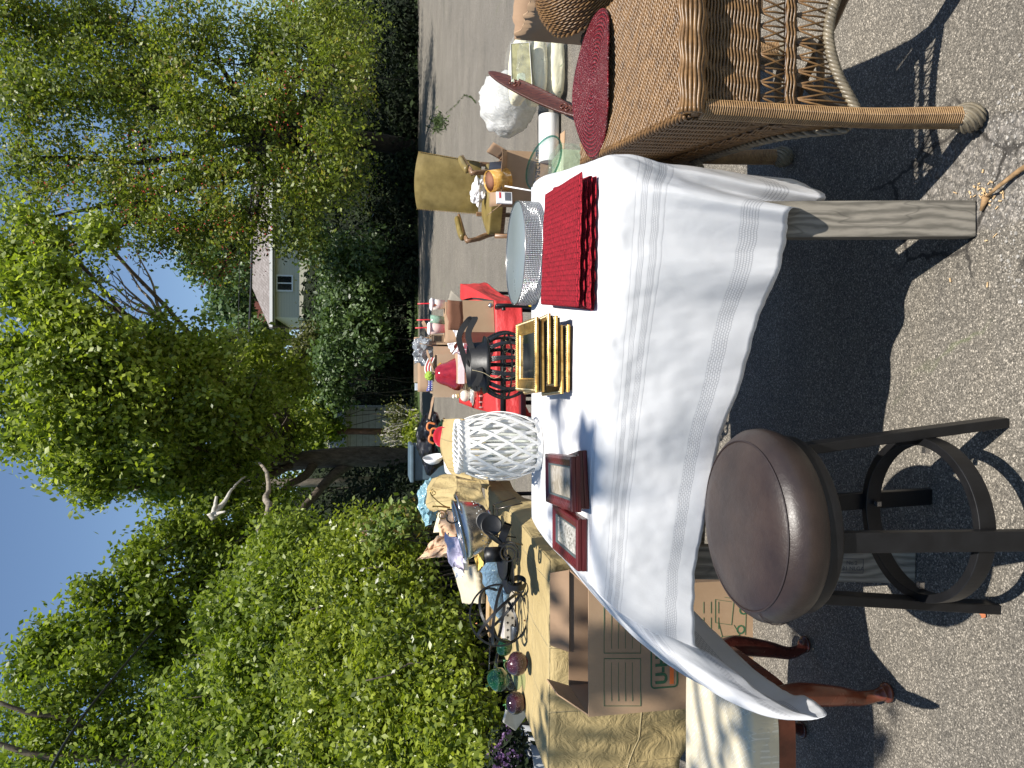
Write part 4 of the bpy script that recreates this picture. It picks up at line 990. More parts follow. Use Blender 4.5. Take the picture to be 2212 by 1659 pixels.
    # an inner woven skirt behind the open side
    m = MB(); 
    for i in range(0, 120):
        f = i/119*(D-.06); m.tube([Q(.004, .03+f, .60), Q(.006, .03+f+.012*math.sin(i), .462)], .0024, 4)
    m.build('side_infill', REED, t, world=True)
    for (a, b, kx, ky) in ((.012, .0, 0, -0.003), (.02, D-.03, .01, .01), (W-.02, .0, 0, 0), (W-.02, D-.03, 0, 0)):
        m = MB(); p0 = Q(a, b, .76); p1 = Q(a+.006+kx, b, .36); p2 = Q(a+.018+kx, b+.004+ky, .16); p3 = Q(a+.025+kx, b+ky, .058)
        m.tube(unif([p0, p1, p2, p3], 90), [.0215]*45+[.0215+.0045*(i/45)**1 for i in range(45)], 12)
        n0 = len(m.v); m.uv = [(0, p.z/.0055) for p in m.v]
        lg = m.build('leg', WRAP, t, world=True)
        m = MB()
        pts = []; nloop = 118; path = unif([p0, p1, p2, p3], nloop*8)
        for i in range(nloop*8):
            c = path[i]; r = .0215+.0045*max(0, (i/(nloop*8)-.5)*2)+.0012; an = i*2*math.pi/8; pts.append(c+Vector((math.cos(an)*r, math.sin(an)*r, 0)))
        m.tube(pts, .0026, 4); m.build('wrapping', m_reed('wrap_reed', (.18, .10, .045), (.42, .26, .12)) if 'wr' not in MATS else MATS['wr'], lg); MATS['wr'] = lg.children[0].data.materials[0]
        lg.children[0].data.transform(world_of(lg).inverted())
        m = MB(); m.lathe([(0, 0), (.020, .001), (.027, .010), (.034, .028), (.035, .040), (.031, .060), (.025, .072), (.0, .075)], 24, (p3.x, p3.y, 0))
        ft = m.build('ball_foot', OLDREED, t, world=True)
        m = MB()
        for s in range(12):
            pts = []
            for i in range(14):
                f = i/13; zz = .008+.062*f; r = .0345*math.sin(math.pi*(.18+.66*f))**.55+.001; an = s*2*math.pi/12+f*1.5; pts.append((p3.x+math.cos(an)*r, p3.y+math.sin(an)*r, zz))
            m.tube(pts, .0042, 4)
        o = m.build('foot_wrapping', OLDREED, ft); o.data.transform(world_of(ft).inverted())
    # curved stretchers
    for s in (0, 1):
        m = MB(); pts = [Q(.03, .02+s*(D-.06), .33), Q(.12, D*.32+s*D*.26, .24), Q(W/2, D/2, .22), Q(W-.12, D*.68-s*D*.36, .24), Q(W-.03, (D-.04)*(1-s)+.02, .33)]
        m.tube(catmull(pts, 60), .014, 8); m.uv = [(0, (p.x+p.y)/.006) for p in m.v]; m.build('stretcher', WRAP, t, world=True)
    m = MB(); rr = [Q(W/2+.12*math.cos(a), D/2+.12*math.sin(a), .235) for a in [i*2*math.pi/40 for i in range(40)]]; m.tube(rr, .012, 8, True); m.uv = [(0, (p.x*1.3)/.006) for p in m.v]; m.build('stretcher_ring', WRAP, t, world=True)
    return Q, H
DQ, DH = desk()
def placemat():
    c = P(1287, 183, h=DH+.006); m = MB(); a0, b0 = .232, .198
    def zc(dx, dy): 
        r = math.hypot(dx/a0, dy/b0); return .004+.010*(r**3)*math.cos(2*math.atan2(dy, dx)+.4)*-1+.006*math.sin(dx*9+1)*r
    loops = []
    for lay in (0, 1):
        for i in range(26):
            r = i/25
            for k in range(72):
                a = 2*math.pi*k/72; rr = r*(1+.012*math.sin(5*a)); dx, dy = math.cos(a)*rr*a0, math.sin(a)*rr*b0; m.v.append(c+Vector((dx, dy, zc(dx, dy)+(.0065 if lay == 0 else 0)))); m.uv.append((a, r))
    for lay in (0, 1):
        o = lay*26*72
        for i in range(25):
            for k in range(72): m.f.append([o+i*72+k, o+(i+1)*72+k, o+(i+1)*72+(k+1) % 72, o+i*72+(k+1) % 72] if lay == 0 else [o+i*72+(k+1) % 72, o+(i+1)*72+(k+1) % 72, o+(i+1)*72+k, o+i*72+k]); m.sm.append(True); m.mi.append(0)
    for k in range(72): m.f.append([25*72+k, 26*72+25*72+k, 26*72+25*72+(k+1) % 72, 25*72+(k+1) % 72]); m.sm.append(True); m.mi.append(0)
    m.v = [p-c for p in m.v]
    o = m.build('beaded_placemat', BEADS); o.location = c; tag(o, 'round dark red beaded placemat slightly curled on the wicker desk', 'placemat')
placemat()
def desk_items():
    # upturned wicker basket on the desk
    c = P(1262, 20, Y=2.50); ax = Vector((.55, -.50, .66)).normalized(); M = frameM(c, ax.orthogonal(), ax.cross(ax.orthogonal())); 
    t = thing('wicker_basket', 'upturned round wicker basket leaning at the back of the wicker desk', 'basket', tuple(c))
    m = MB(); prof = [(.125, 0), (.137, .02), (.140, .06), (.130, .11), (.105, .148), (.06, .165), (0, .168), (0, .162), (.055, .158), (.10, .141), (.124, .105), (.134, .06), (.131, .02), (.119, 0)]
    k = 1/.0065; n = 72
    Mi = M; m.lathe(prof, n, M=Mi); m.uv = [(((i % n)/n)*.85*k, (i//n)*.022*k) for i in range(len(m.v))]
    m.build('body', WICK, t, world=True)
    m = MB(); 
    for q in range(20):
        z = .006+q*.0077; r = np.interp(z, [0, .02, .06, .11, .148, .165], [.125, .137, .140, .130, .105, .06])
        m.tube([Mi @ Vector((math.cos(a)*(r+.001+.002*math.sin(i*1.6+q*3.14)), math.sin(a)*(r+.001+.002*math.sin(i*1.6+q*3.14)), z)) for i, a in enumerate([j*2*math.pi/110 for j in range(110)])], .0032, 4, True)
    m.build('weave', REED, t, world=True)
    m = MB()
    for s in range(3): m.tube([Mi @ Vector((math.cos(a)*(.126+.008*math.cos(i*.55+s*2.09)), math.sin(a)*(.126+.008*math.cos(i*.55+s*2.09)), .008*math.sin(i*.55+s*2.09))) for i, a in enumerate([j*2*math.pi/126 for j in range(126)])], .005, 5, True)
    m.build('rim', REED, t, world=True)
    # tall torn carton behind the desk
    a = P(1150, 88, Y=3.14); a.z = P(1150, 86, Y=2.72).z; t = thing('tall_carton', 'tall torn open brown carton standing behind the wicker desk', 'carton', (a.x+.3, 2.93, 0))
    x0, x1, y0, y1, h = a.x, a.x+.6, 2.72, 3.14, a.z
    def wall(name, p, q, hh, mat, tear=.02):
        m = MB(); p = Vector(p); q = Vector(q)
        m.grid(lambda u, v: p.lerp(q, u)+Vector((0, 0, (hh+tear*.5*fbm(u*5, p.x*3+p.y)*3)*v)), 40, 12); m.build(name, mat, t, world=True, solid=.005)
    wall('side_panel', (x0, y0, 0), (x1, y0, 0), h-.10, CARD, .012); wall('side_panel', (x0, y1, 0), (x1, y1, 0), h-.02, CARDIN); wall('side_panel', (x0, y0+.004, 0), (x0, y1-.004, 0), h-.02, CARD); wall('side_panel', (x1, y0+.004, 0), (x1, y1-.004, 0), h, CARD)
desk_items()

# ================================================================== BROCADE BENCH
def brocade():
    x1 = -.865; x0 = x1-.62; y0, y1 = P(1655, 1600, h=.44).y, P(1478, 1500, h=.49).y
    cx, cy = (x0+x1)/2, (y0+y1)/2; t = thing('upholstered_bench', 'low seat in cream brocade with dark red brown cabriole legs under the blown cloth corner', 'seat', (cx, cy, 0))
    W, D = x1-x0, y1-y0; m = MB(); n = 26
    def fn(a, b):
        u, v = a*2-1, b*2-1; e = max(abs(u), abs(v)); k = (abs(u)**6+abs(v)**6)**(1/6) if e > 0 else 1; s = e/k if k else 1
        x, y = u*s*W/2, v*s*D/2; z = .495-.045*e**5-.012*e*e
        return Vector((x, y, z))
    m.grid(fn, n, n)
    edge = []
    m2 = MB(); ring = []
    for k in range(80):
        a = 2*math.pi*k/80; c_, s_ = math.cos(a), math.sin(a); q = (abs(c_)**7+abs(s_)**7)**(-1/7); ring.append((c_*q*W/2, s_*q*D/2))
    m2.add([(x*1.0, y*1.0, .445) for x, y in ring]+[(x*1.004, y*1.004, .425) for x, y in ring]+[(x*.995, y*.995, .405) for x, y in ring], [(i, (i+1) % 80, 80+(i+1) % 80, 80+i) for i in range(80)]+[(80+i, 80+(i+1) % 80, 160+(i+1) % 80, 160+i) for i in range(80)], True)
    # cushion as one body: top shell and side
    def body(a, b):
        th = a*2*math.pi; c_, s_ = math.cos(th), math.sin(th); q = (abs(c_)**6+abs(s_)**6)**(-1/6)
        if b < .7: r = b/.7; z = .500-.030*r**4
        else: r = 1; f = (b-.7)/.3; z = .470-.070*f; r = 1+.006*math.sin(math.pi*f)
        if b < .7: r = math.sin(r*math.pi/2)**.92
        return Vector((c_*q*W/2*r, s_*q*D/2*r, z))
    m = MB(); m.grid(body, 96, 36, closed_u=True); m.build('cushion', BROC, t)
    m = MB(); m.hull([Vector((x*.985, y*.985, .345)) for x, y in ring], [Vector((x*.985, y*.985, .402)) for x, y in ring]); m.build('rail', CHERRY, t, bevel=.003)
    fx = [P(1918, 1500, h=0), P(1750, 1400, h=0)]
    feet = [(fx[0], (1, -1)), (fx[1], (1, 1)), (Vector((x0+.10, fx[0].y, 0)), (-1, -1)), (P(1742, 1572, h=0), (-1, 1))]
    for (f, (sx, sy)) in feet:
        o = Vector((cx, cy, 0)); top = Vector((cx+sx*(W/2-.045), cy+sy*(D/2-.045), .40)); f = Vector(f)
        if sx < 0: top.x = f.x-.0
        dd = Vector((sx*.7, sy*.7, 0))
        pts = catmull([top, top.lerp(f, .25)+dd*.028+Vector((0, 0, .01)), top.lerp(f, .55)+dd*.008, f+Vector((0, 0, .09))-dd*.012, f+Vector((0, 0, .035)), f+dd*.022+Vector((0, 0, .014))], 26)
        rad = [np.interp(i/25, [0, .2, .5, .78, .9, 1], [.034, .036, .024, .0175, .022, .020]) for i in range(26)]
        m = MB(); m.tube(pts, rad, 12); m.ball(f+dd*.016+Vector((0, 0, .014)), (.030, .030, .014), 14); m.build('leg', CHERRY if sy < 0 else MAHOG, t, world=True)
brocade()

# ================================================================== MOVING BOX
def moving_box():
    a = P(1271, 1548, Y=2.80); X0 = a.x; h = a.z; X1 = -.80; y0, y1 = 2.80, 3.10
    t = thing('moving_box', 'large open moving carton with green and orange printing under the tan covered table', 'carton', ((X0+X1)/2, (y0+y1)/2, 0), rz=0)
    m = MB(); th = .006
    m.box(((X0+X1)/2, y0, h/2), (X1-X0, th, h)); fp = m.build('front_panel', CARD, t, world=True)
    m = MB(); m.box(((X0+X1)/2, y1, h/2), (X1-X0, th, h)); m.box((X0+th/2, (y0+y1)/2, h/2), (th, y1-y0-th, h-.004)); m.box((X1-th/2, (y0+y1)/2, h/2), (th, y1-y0-th, h-.004)); m.build('side_panel', CARDIN, t, world=True)
    f1 = P(1205, 1405, Y=3.0); 
    m = MB(); m.add([(X0+.003, y0+.01, h), (X0+.003, y1-.01, h), (X0+.04, y1-.01, h+.10), (X0+.07, y0+.06, h+.11)], [(0, 1, 2, 3)]); m.build('flap', CARD, t, world=True, solid=.005)
    m = MB(); m.add([(X0+.15, y1-.01, h), (X1, y1-.01, h), (X1-.02, y1+.03, h+.075), (X0+.17, y1+.03, h+.075)], [(0, 1, 2, 3)]); m.build('flap', CARDIN, t, world=True, solid=.005)
    yy = y0-th/2-.0012
    def pt(x, y): p = P(x, y, Y=yy); return p
    def strip(m, x, y, x2, y2, wd): m.beam(pt(x, y), pt(x2, y2), wd, .0012, (0, 1, 0)) if False else m.ribbon([pt(x, y), pt(x2, y2)], (pt(x2, y2)-pt(x, y)).cross(Vector((0, 1, 0))), wd, .0012)
    m = MB()
    for (ya, yb) in ((1423, 1525), (1300, 1411)):
        for q in ((1305, ya, 1384, ya), (1305, yb, 1384, yb), (1305, ya, 1305, yb), (1384, ya, 1384, yb)): strip(m, *q, .0022)
        for xx in (1321, 1336, 1351, 1366): strip(m, xx, ya+8, xx, yb-10, .0014)
    m.build('printed_panels', INKG, fp); fp.children[-1].data.transform(world_of(fp).inverted())
    # rounded border, letters and block of the mark
    m = MB(); a_, b_ = pt(1407, 1487), pt(1463, 1330); x0, x1, z1, z0 = a_.x, b_.x, a_.z, b_.z; r = .014; loop = []
    for (cx, cz, s) in ((x1-r, z1-r, 0), (x0+r, z1-r, 90), (x0+r, z0+r, 180), (x1-r, z0+r, 270)):
        for k in range(6): an = R(s+k*18); loop.append((cx+r*math.cos(an), yy, cz+r*math.sin(an)))
    m.ribbon(loop, [Vector((p[0]-(x0+x1)/2, 0, p[2]-(z0+z1)/2)) for p in loop], .006, .0012, True); o = m.build('mark_border', INKG, fp); o.data.transform(world_of(fp).inverted())
    c = pt(1430, 1468); s = .075
    o = text_mesh('mark_letters', 'U-H', .066, INKG, fp, world_of(fp).inverted() @ frameM((c.x-.018, yy, c.z), (1, 0, 0), (0, 0, 1)), .0006, .0025, 'LEFT')
    m = MB(); a_ = pt(1446, 1478); m.box((a_.x+.085, yy, a_.z-.010), (.17, .0012, .017)); o = m.build('orange_block', INKO, fp); o.data.transform(world_of(fp).inverted())
    # line drawing of a truck with a ramp low on the panel
    m = MB(); L = lambda *q: strip(m, *q, .0016)
    for q in ((1545, 1295, 1545, 1345), (1545, 1345, 1580, 1350), (1580, 1350, 1585, 1300), (1545, 1295, 1580, 1300), (1552, 1345, 1560, 1375), (1560, 1375, 1598, 1372), (1598, 1372, 1585, 1350), (1585, 1300, 1612, 1303), (1612, 1303, 1610, 1372), (1560, 1375, 1540, 1400), (1540, 1400, 1575, 1412), (1575, 1412, 1598, 1372), (1548, 1388, 1590, 1398), (1553, 1380, 1594, 1386), (1565, 1290, 1600, 1296)): L(*q)
    for cc in ((1606, 1318), (1600, 1360)):
        p = pt(*cc); lp = [(p.x+.016*math.cos(k*.628), yy, p.z+.016*math.sin(k*.628)) for k in range(10)]; m.ribbon(lp, [Vector((q[0]-p.x, 0, q[2]-p.z)) for q in lp], .006, .0012, True)
    for i in range(7): L(1520+i*3.2*0+ (i % 3)*16, 1300+(i//3)*34, 1520+(i % 3)*16, 1325+(i//3)*34)
    o = m.build('line_drawing', INKG, fp); o.data.transform(world_of(fp).inverted())
moving_box()
# ================================================================== GOODS ON THE WHITE TABLE
def drum():
    fr = P(1181, 532, h=T+.002); r = .178; c = Vector((fr.x+.005, fr.y+r, T+.003)); h = .070
    t = thing('round_display_stand', 'round mirror topped stand with a glittering silver rhinestone side', 'display stand', tuple(c))
    m = MB(); n = 160; vs = []
    m.grid(lambda a, b: Vector((math.cos(a*2*math.pi)*r, math.sin(a*2*math.pi)*r, b*h)), n, 4, lambda a, b: (a, b), closed_u=True); m.build('rhinestone_band', RHINE, t, solid=.002)
    m = MB(); m.lathe([(0, 0), (r-.003, 0), (r-.003, h-.001), (0, h-.001)], 100); m.build('mirror_top', MIRR, t, bevel=.001)
    m = MB(); m.tube(circle((0, 0, h), r, 140), .0016, 5, True); m.build('edge_bead', STEEL, t)
drum()
def red_mats():
    cor = [[(1250, 664), (1262, 368), (1183, 418), (1171, 660)]]
    z = T+.004
    NRm, FRm, FLm, NLm = P(1262, 368, h=T+.045), P(1184, 418, h=T+.040), P(1172, 658, h=T+.040), P(1252, 668, h=T+.040)
    def mat(name, lab, q, z0, th, curl=0.0, seed=0, lift=0):
        m = MB(); c = (q[0]+q[1]+q[2]+q[3])/4
        nu, nv = 40, 26
        def S(a, b, s): 
            p = q[0].lerp(q[1], a).lerp(q[3].lerp(q[2], a), b); e = .0014*fbm(a*5, b*5, seed)
            e2 = .0035*math.sin(a*40+seed)*(1 if b in (0, 1) else 0); 
            edge = min(a, 1-a, b, 1-b); rnd = math.sqrt(max(0, 1-(1-min(1, edge*22))**2))
            return Vector((p.x+e2, p.y+e2, z0+e+s*th/2*rnd+curl*(1-a)**3*(1-b)**2+lift*a**2))
        m.grid(lambda a, b: S(a, b, 1), nu, nv, lambda a, b: (a, b)); m.grid(lambda a, b: S(1-a, b, -1), nu, nv, lambda a, b: (1-a, b))
        o = m.build(name, REDW); tag(o, lab, 'placemat', 'red straw placemats piled on the white cloth'); return o
    def quad(s, dx=0, dy=0, f=0): return [P(1252+f, 668+dx, h=T+.02), P(1264+f, 372+dy, h=T+.02), P(1186, 412, h=T+.02), P(1176, 655, h=T+.02)]
    q0 = [P(1284, 672, h=T+.008), P(1289, 380, h=T+.008), P(1195, 405, h=T+.008), P(1180, 655, h=T+.008)]
    q1 = [P(1277, 668, h=T+.019), P(1279, 378, h=T+.019), P(1192, 410, h=T+.019), P(1180, 655, h=T+.019)]
    q3 = [P(1252, 664, h=T+.042), P(1263, 370, h=T+.042), P(1182, 420, h=T+.042), P(1170, 658, h=T+.042)]
    q2 = [P(1262, 660, h=T+.030), P(1271, 385, h=T+.030), P(1190, 415, h=T+.030), P(1176, 656, h=T+.030)]
    mat('straw_placemat', 'red straw placemat at the bottom of the pile', q0, T+.008, .010, seed=1)
    mat('straw_placemat', 'second red straw placemat from the bottom of the pile', q1, T+.0195, .010, seed=3)
    mat('straw_placemat', 'red straw placemat just under the topmost one of the pile', q2, T+.031, .009, seed=5)
    mat('straw_placemat', 'topmost red straw placemat of the pile with a raised right corner', q3, T+.044, .012, seed=7, lift=.004)
red_mats()
def frame_mesh(m, W, D, H, bw, prof):
    """picture frame lying flat: prof = list of (inset, height) across the moulding"""
    for i in range(len(prof)-1):
        (a, za), (b, zb) = prof[i], prof[i+1]
        def rg(q, z): return [(-W/2+q, -D/2+q, z), (W/2-q, -D/2+q, z), (W/2-q, D/2-q, z), (-W/2+q, D/2-q, z)]
        m.add(rg(a, za)+rg(b, zb), [(k, (k+1) % 4, 4+(k+1) % 4, 4+k) for k in range(4)])
def gold_frames():
    top = [P(1151.6, 683.6, Y=2.02)]
    # stack of six from the cloth upwards
    nb = P(1236, 790, h=T+.004); yb = nb.y; th = .0185
    spec = [  # right edge y, left edge y (photo), x of near bottom edge, label
        (696, 846, 'lowest gilt frame of the pile, lying face up on the cloth'), (703, 856, 'second lowest gilt frame, pulled out to the left'),
        (677, 833, 'third gilt frame from the bottom of the pile'), (677, 833, 'third gilt frame from the top, its right corner showing a bead edge'), (694, 852, 'gilt frame just under the topmost one, jutting left'), (684, 848, 'topmost gilt frame, showing its face and small glass')]
    for i, (yr, yl, lab) in enumerate(spec):
        z = T+.003+i*th; xi = 1236-i*15.5; a = P(xi, yr, h=z+.008); b = P(xi, yl, h=z+.008); W = abs(a.x-b.x); y0 = yb+.006*math.sin(i*2.1)
        cx = (a.x+b.x)/2; W = W*.985; D = W*(1.38 if i == 5 else 1.25); cy = y0+D/2
        t = thing('gilt_frame', lab, 'picture frame', (cx, cy, z), rz=R([-1.5, 2.5, -2, 1, 2.2, -.5][i]), group='gilt picture frames piled on the white cloth')
        m = MB(); H = .0165; prof = [(.016, 0), (.013, H-.0095), (.0005, H-.009), (0, H-.003), (.002, H-.0005), (.006, H), (.0085, H-.003), (.016, H-.0035), (.030, H-.006), (.033, H-.004), (.037, H-.0045), (.040, H-.008), (.041, 0.004)]
        frame_mesh(m, W, D, H, .04, prof); m.build('moulding', GOLD, t)
        m = MB(); 
        for (x0, yy, x1, y1) in ((-W/2, -D/2, W/2, -D/2), (W/2, -D/2, W/2, D/2), (W/2, D/2, -W/2, D/2), (-W/2, D/2, -W/2, -D/2)):
            n = int(math.hypot(x1-x0, y1-yy)/.0062); cxn, cyn = (-(y1-yy), (x1-x0)); l = math.hypot(cxn, cyn); cxn, cyn = cxn/l, cyn/l
            for k in range(1, n):
                f = k/n; m.ball((x0+(x1-x0)*f+cxn*.0068, yy+(y1-yy)*f+cyn*.0068, H-.0005), (.0030, .0030, .0026), 6)
        m.build('beading', plain('pale_gilt', (.78, .62, .34), .35, .5, .2, 60), t)
        m = MB(); m.box((0, 0, .005), (W-.076, D-.076, .003)); m.build('glass', plain('dark_glass', (.03, .035, .035), .05, .0, .2), t)
        m = MB(); m.box((0, 0, .0018), (W-.01, D-.01, .002)); m.build('backing', plain('backing_board', (.03, .022, .015), .8), t)
gold_frames()
def photo_frames():
    def fr(lab, NRp, NLp, FRp, FLp, z, th, pic, grp):
        a, b, c, d = [P(*q, h=z+th) for q in (NRp, NLp, FRp, FLp)]; W = ((a-b).length+(c-d).length)/2; D = ((a-c).length+(b-d).length)/2
        ctr = (a+b+c+d)/4; rz = math.atan2(a.y-b.y, a.x-b.x)
        t = thing('photo_frame', lab, 'photo frame', (ctr.x, ctr.y, z), rz=rz, group=grp)
        m = MB(); H = th; frame_mesh(m, W, D, H, .03, [(.001, 0), (0, .002), (0, H*.5), (.002, H*.52), (.0005, H*.56), (.001, H*.9), (.003, H), (.010, H+.0005), (.020, H-.004), (.027, H-.006)]); m.build('moulding', MAHRED, t)
        m = MB(); frame_mesh(m, W-.054, D-.054, H, 0, [(0, H-.006), (.001, H-.004), (.005, H-.005), (.006, H-.010)]); m.build('inner_trim', plain('slate_trim', (.10, .13, .13), .4, .2), t)
        m = MB(); m.add([(-W/2+.032, -D/2+.032, H-.0098), (W/2-.032, -D/2+.032, H-.0098), (W/2-.032, D/2-.032, H-.0098), (-W/2+.032, D/2-.032, H-.0098)], [(0, 1, 2, 3)]); m.build('picture', pic, t, solid=.0008)
        m = MB(); m.box((0, 0, .002), (W-.008, D-.008, .003)); m.build('backing', plain('backing_board', (.03, .022, .015), .8), t)
        return t
    pa = NT('beige_print'); c = pa.coord('Object'); PA = pa.fin(pa.ramp(pa.noise(c, 22, 4, .5, 'Fac', 2.5), [(.35, (.30, .26, .20)), (.65, (.47, .42, .35))]), .15)
    pb = NT('grey_print'); c = pb.coord('Object'); PB = pb.fin(pb.ramp(pb.noise(c, 34, 4, .6, 'Fac', 3.5), [(.35, (.12, .11, .10)), (.5, (.42, .40, .37)), (.65, (.62, .60, .56))]), .15)
    g = 'dark red wooden photo frames on the white cloth'
    fr('lower dark red photo frame under another one, beside the white lantern', (1249, 990), (1255, 1112), (1200, 978), (1196, 1090), T+.003, .024, PA, g)
    fr('dark red photo frame lying on top of another, with a beige print', (1233, 989), (1235, 1106), (1176, 976), (1179, 1086), T+.030, .026, PA, g)
    fr('dark red photo frame lying alone at the left, with a grey flower print', (1246, 1113), (1246, 1230), (1192, 1094), (1193.5, 1191), T+.003, .028, PB, g)
photo_frames()
def white_lantern():
    fr = P(1174, 966, h=T); c = Vector((fr.x, fr.y+.080, T+.003)); t = thing('willow_lantern', 'white painted barrel shaped willow lantern with crossing strips', 'lantern', tuple(c))
    H = .285; 
    def rad(z): f = z/H; return .083+.032*math.sin(math.pi*min(1, max(0, (f-.03)/.90)))**.8
    m = MB(); n = 26
    for k in range(n):
        for s in (1, -1):
            if s == -1 and k % 2 == 0 and False: continue
            a0 = 2*math.pi*k/n+(0 if s == 1 else .1); pts = []; wd = []
            for i in range(22):
                f = i/21; z = .015+f*(H-.05); a = a0+s*f*1.15; r = rad(z)+(.002 if s == 1 else -.0025)
                pts.append((r*math.cos(a), r*math.sin(a), z)); 
            for i in range(22):
                p = Vector(pts[i]); tg = Vector(pts[min(i+1, 21)])-Vector(pts[max(0, i-1)]); rd = Vector((p.x, p.y, 0)).normalized(); wd.append(tg.cross(rd))
            if k % 2: continue
            m.ribbon(pts, wd, .0092, .0024)
    m.build('lattice', PAINTW, t)
    for z, w, r in ((.009, .018, .085), (H-.030, .024, .086)):
        m = MB(); m.ribbon(circle((0, 0, z), r, 60), (0, 0, 1), w, .005, True); m.build('band', PAINTW, t)
    m = MB()
    for s in range(3):
        m.tube([(math.cos(a)*(.086+.004*math.cos(i*.6+s*2.09)), math.sin(a)*(.086+.004*math.cos(i*.6+s*2.09)), H-.010+.007*math.sin(i*.6+s*2.09)) for i, a in enumerate([j*2*math.pi/94 for j in range(94)])], .0042, 6, True)
    m.build('braided_rim', PAINTW, t)
    m = MB()
    for k in range(26):
        a = 2*math.pi*k/26; m.tube(catmull([(math.cos(a)*.074, math.sin(a)*.074, .01), (math.cos(a)*.098, math.sin(a)*.098, H*.45), (math.cos(a)*.080, math.sin(a)*.080, H-.02)], 9), .0062, 6)
    m.build('upright_canes', PAINTW, t)
    m = MB(); m.lathe([(0, .002), (.080, .002), (.080, .012), (0, .012)], 40); m.build('base', PAINTW, t)
    m = MB(); m.lathe([(.062, .013), (.063, .2), (.061, .2), (.060, .016), (0, .016)], 40); m.build('glass_cylinder', m_glass('lantern_glass', (.9, .95, .92), tint=.25), t)
white_lantern()
def black_lantern():
    fr = P(1147, 790, h=T); c = Vector((fr.x+.004, fr.y+.098, T+.003)); t = thing('black_willow_lantern', 'black wicker lantern with a leather strap handle behind the gilt frames', 'lantern', tuple(c))
    z1 = .150; m = MB(); k = 0
    for g in range(13):
        a0 = 2*math.pi*g/13+.08
        for q in range(5):
            a = a0+(q-2)*.045; pts = []
            for i in range(16):
                f = i/15; r = .080+.045*math.sin(math.pi*(.12+.80*f))**.9+.002*(q % 2); aa = a+(q-2)*.028*math.sin(math.pi*f)*-1; pts.append((r*math.cos(aa), r*math.sin(aa), .008+f*(z1-.01)))
            m.tube(pts, .0032, 5)
    m.build('ribs', BLKW, t)
    m = MB()
    for z, r, w in ((.010, .096, .016), (.070, .119, .006), (z1, .102, .010)): m.ribbon(circle((0, 0, z), r, 60), (0, 0, 1), w, .004, True)
    m.build('hoop', BLKW, t)
    m = MB(); m.lathe([(0, z1), (.105, z1), (.108, z1+.004), (.085, z1+.010), (.082, z1+.062), (.078, z1+.062), (.080, z1+.012), (0, z1+.012)], 48); m.build('collar', BLKM, t)
    m = MB(); pts = catmull([(.084*math.cos(s), .084*math.sin(s)*.3-.07, z) for s, z in ((3.4, z1+.03), (3.3, z1+.05))]+[(-.03, -.085, z1+.030), (.05, -.06, z1+.055), (.115, -.02, z1+.065), (.175, .02, z1+.035), (.17, .05, z1+.055), (.11, .06, z1+.090), (.04, .075, z1+.072), (-.03, .084, z1+.05)][0:], 50)
    m.ribbon(pts, (0, .15, 1), .022, .003); m.build('strap_handle', BLACKC, t)
    m = MB()
    for s in range(14):
        a = random.random()*6.28; q = [Vector((math.cos(a)*.07+random.gauss(0, .012), math.sin(a)*.07*-1-.04+random.gauss(0, .01), .04+.05*random.random())) for _ in range(4)]; m.tube(catmull(q, 10), .0006, 4)
    m.tube(catmull([(-.02, -.090, z1+.06), (-.03, -.10, z1+.02), (-.05, -.11, z1-.02), (-.02, -.12, z1-.06)], 12), .0008, 4)
    m.build('raffia_wisps', plain('raffia', (.55, .46, .28), .7), t)
black_lantern()

# ================================================================== RED COVERED TABLE
T3 = .80
def cover(name, lab, poly, z, drop, mat, tb, amp=.02, seed=0, grp=None, cat='tablecloth', drops=None, res=16, uvs=1.0, top_amp=.004):
    """cloth over a table whose corners are poly (counter clockwise); tb = label of the table under it"""
    m = MB(); P4 = [Vector(p) for p in poly]; n = len(P4); c = sum(P4, Vector())/n; nu = res*n*2
    def edge(s):
        i = int(s) % n; return P4[i].lerp(P4[(i+1) % n], s-int(s)), i
    def fn(a, b):
        s = a*n; p, i = edge(s % n); o = (p-c); o.z = 0; o.normalize()
        f = s-int(s); d = drop if drops is None else drops[i]*(1-f)+drops[(i+1) % n]*f if False else (drops[i] if drops else drop)
        if drops: 
            dn = drops[(i+1) % n]; dp = drops[i-1]; w = .12
            if f > 1-w: d = d+(dn-d)*(f-(1-w))/w*.5
            elif f < w: d = d+(dp-d)*(w-f)/w*.5
        fold = amp*math.sin(s*7.1+seed+2.5*nz(s*1.5, seed))*b**.7+amp*.7*fbm(s*2.5, b*2, seed)*b
        return Vector((p.x, p.y, z))+o*(.012+.02*b+fold)-Vector((0, 0, .004+(d-.004)*b+.02*fbm(s*1.7, seed+5)*b if b > 0 else 0))
    m.grid(fn, nu, 22, lambda a, b: (a*n*1.2*uvs, b*drop*uvs), closed_u=True)
    def top(a, b):
        if n == 4: p = P4[0].lerp(P4[1], a).lerp(P4[3].lerp(P4[2], a), b)
        d = o_ = p-c; e = min(1, min(a, 1-a, b, 1-b)*10); q = Vector((p.x, p.y, z)); oo = Vector((d.x, d.y, 0)); oo = oo.normalized()*.012 if oo.length > 1e-6 else oo
        return q+oo*(1-e)*1.0+Vector((0, 0, e*top_amp*fbm(a*5, b*5, seed)))
    m.grid(top, 40, 40, lambda a, b: (a*1.2*uvs, b*2.0*uvs))
    o = m.build(name, mat, solid=.001); tag(o, lab, cat, grp); return o
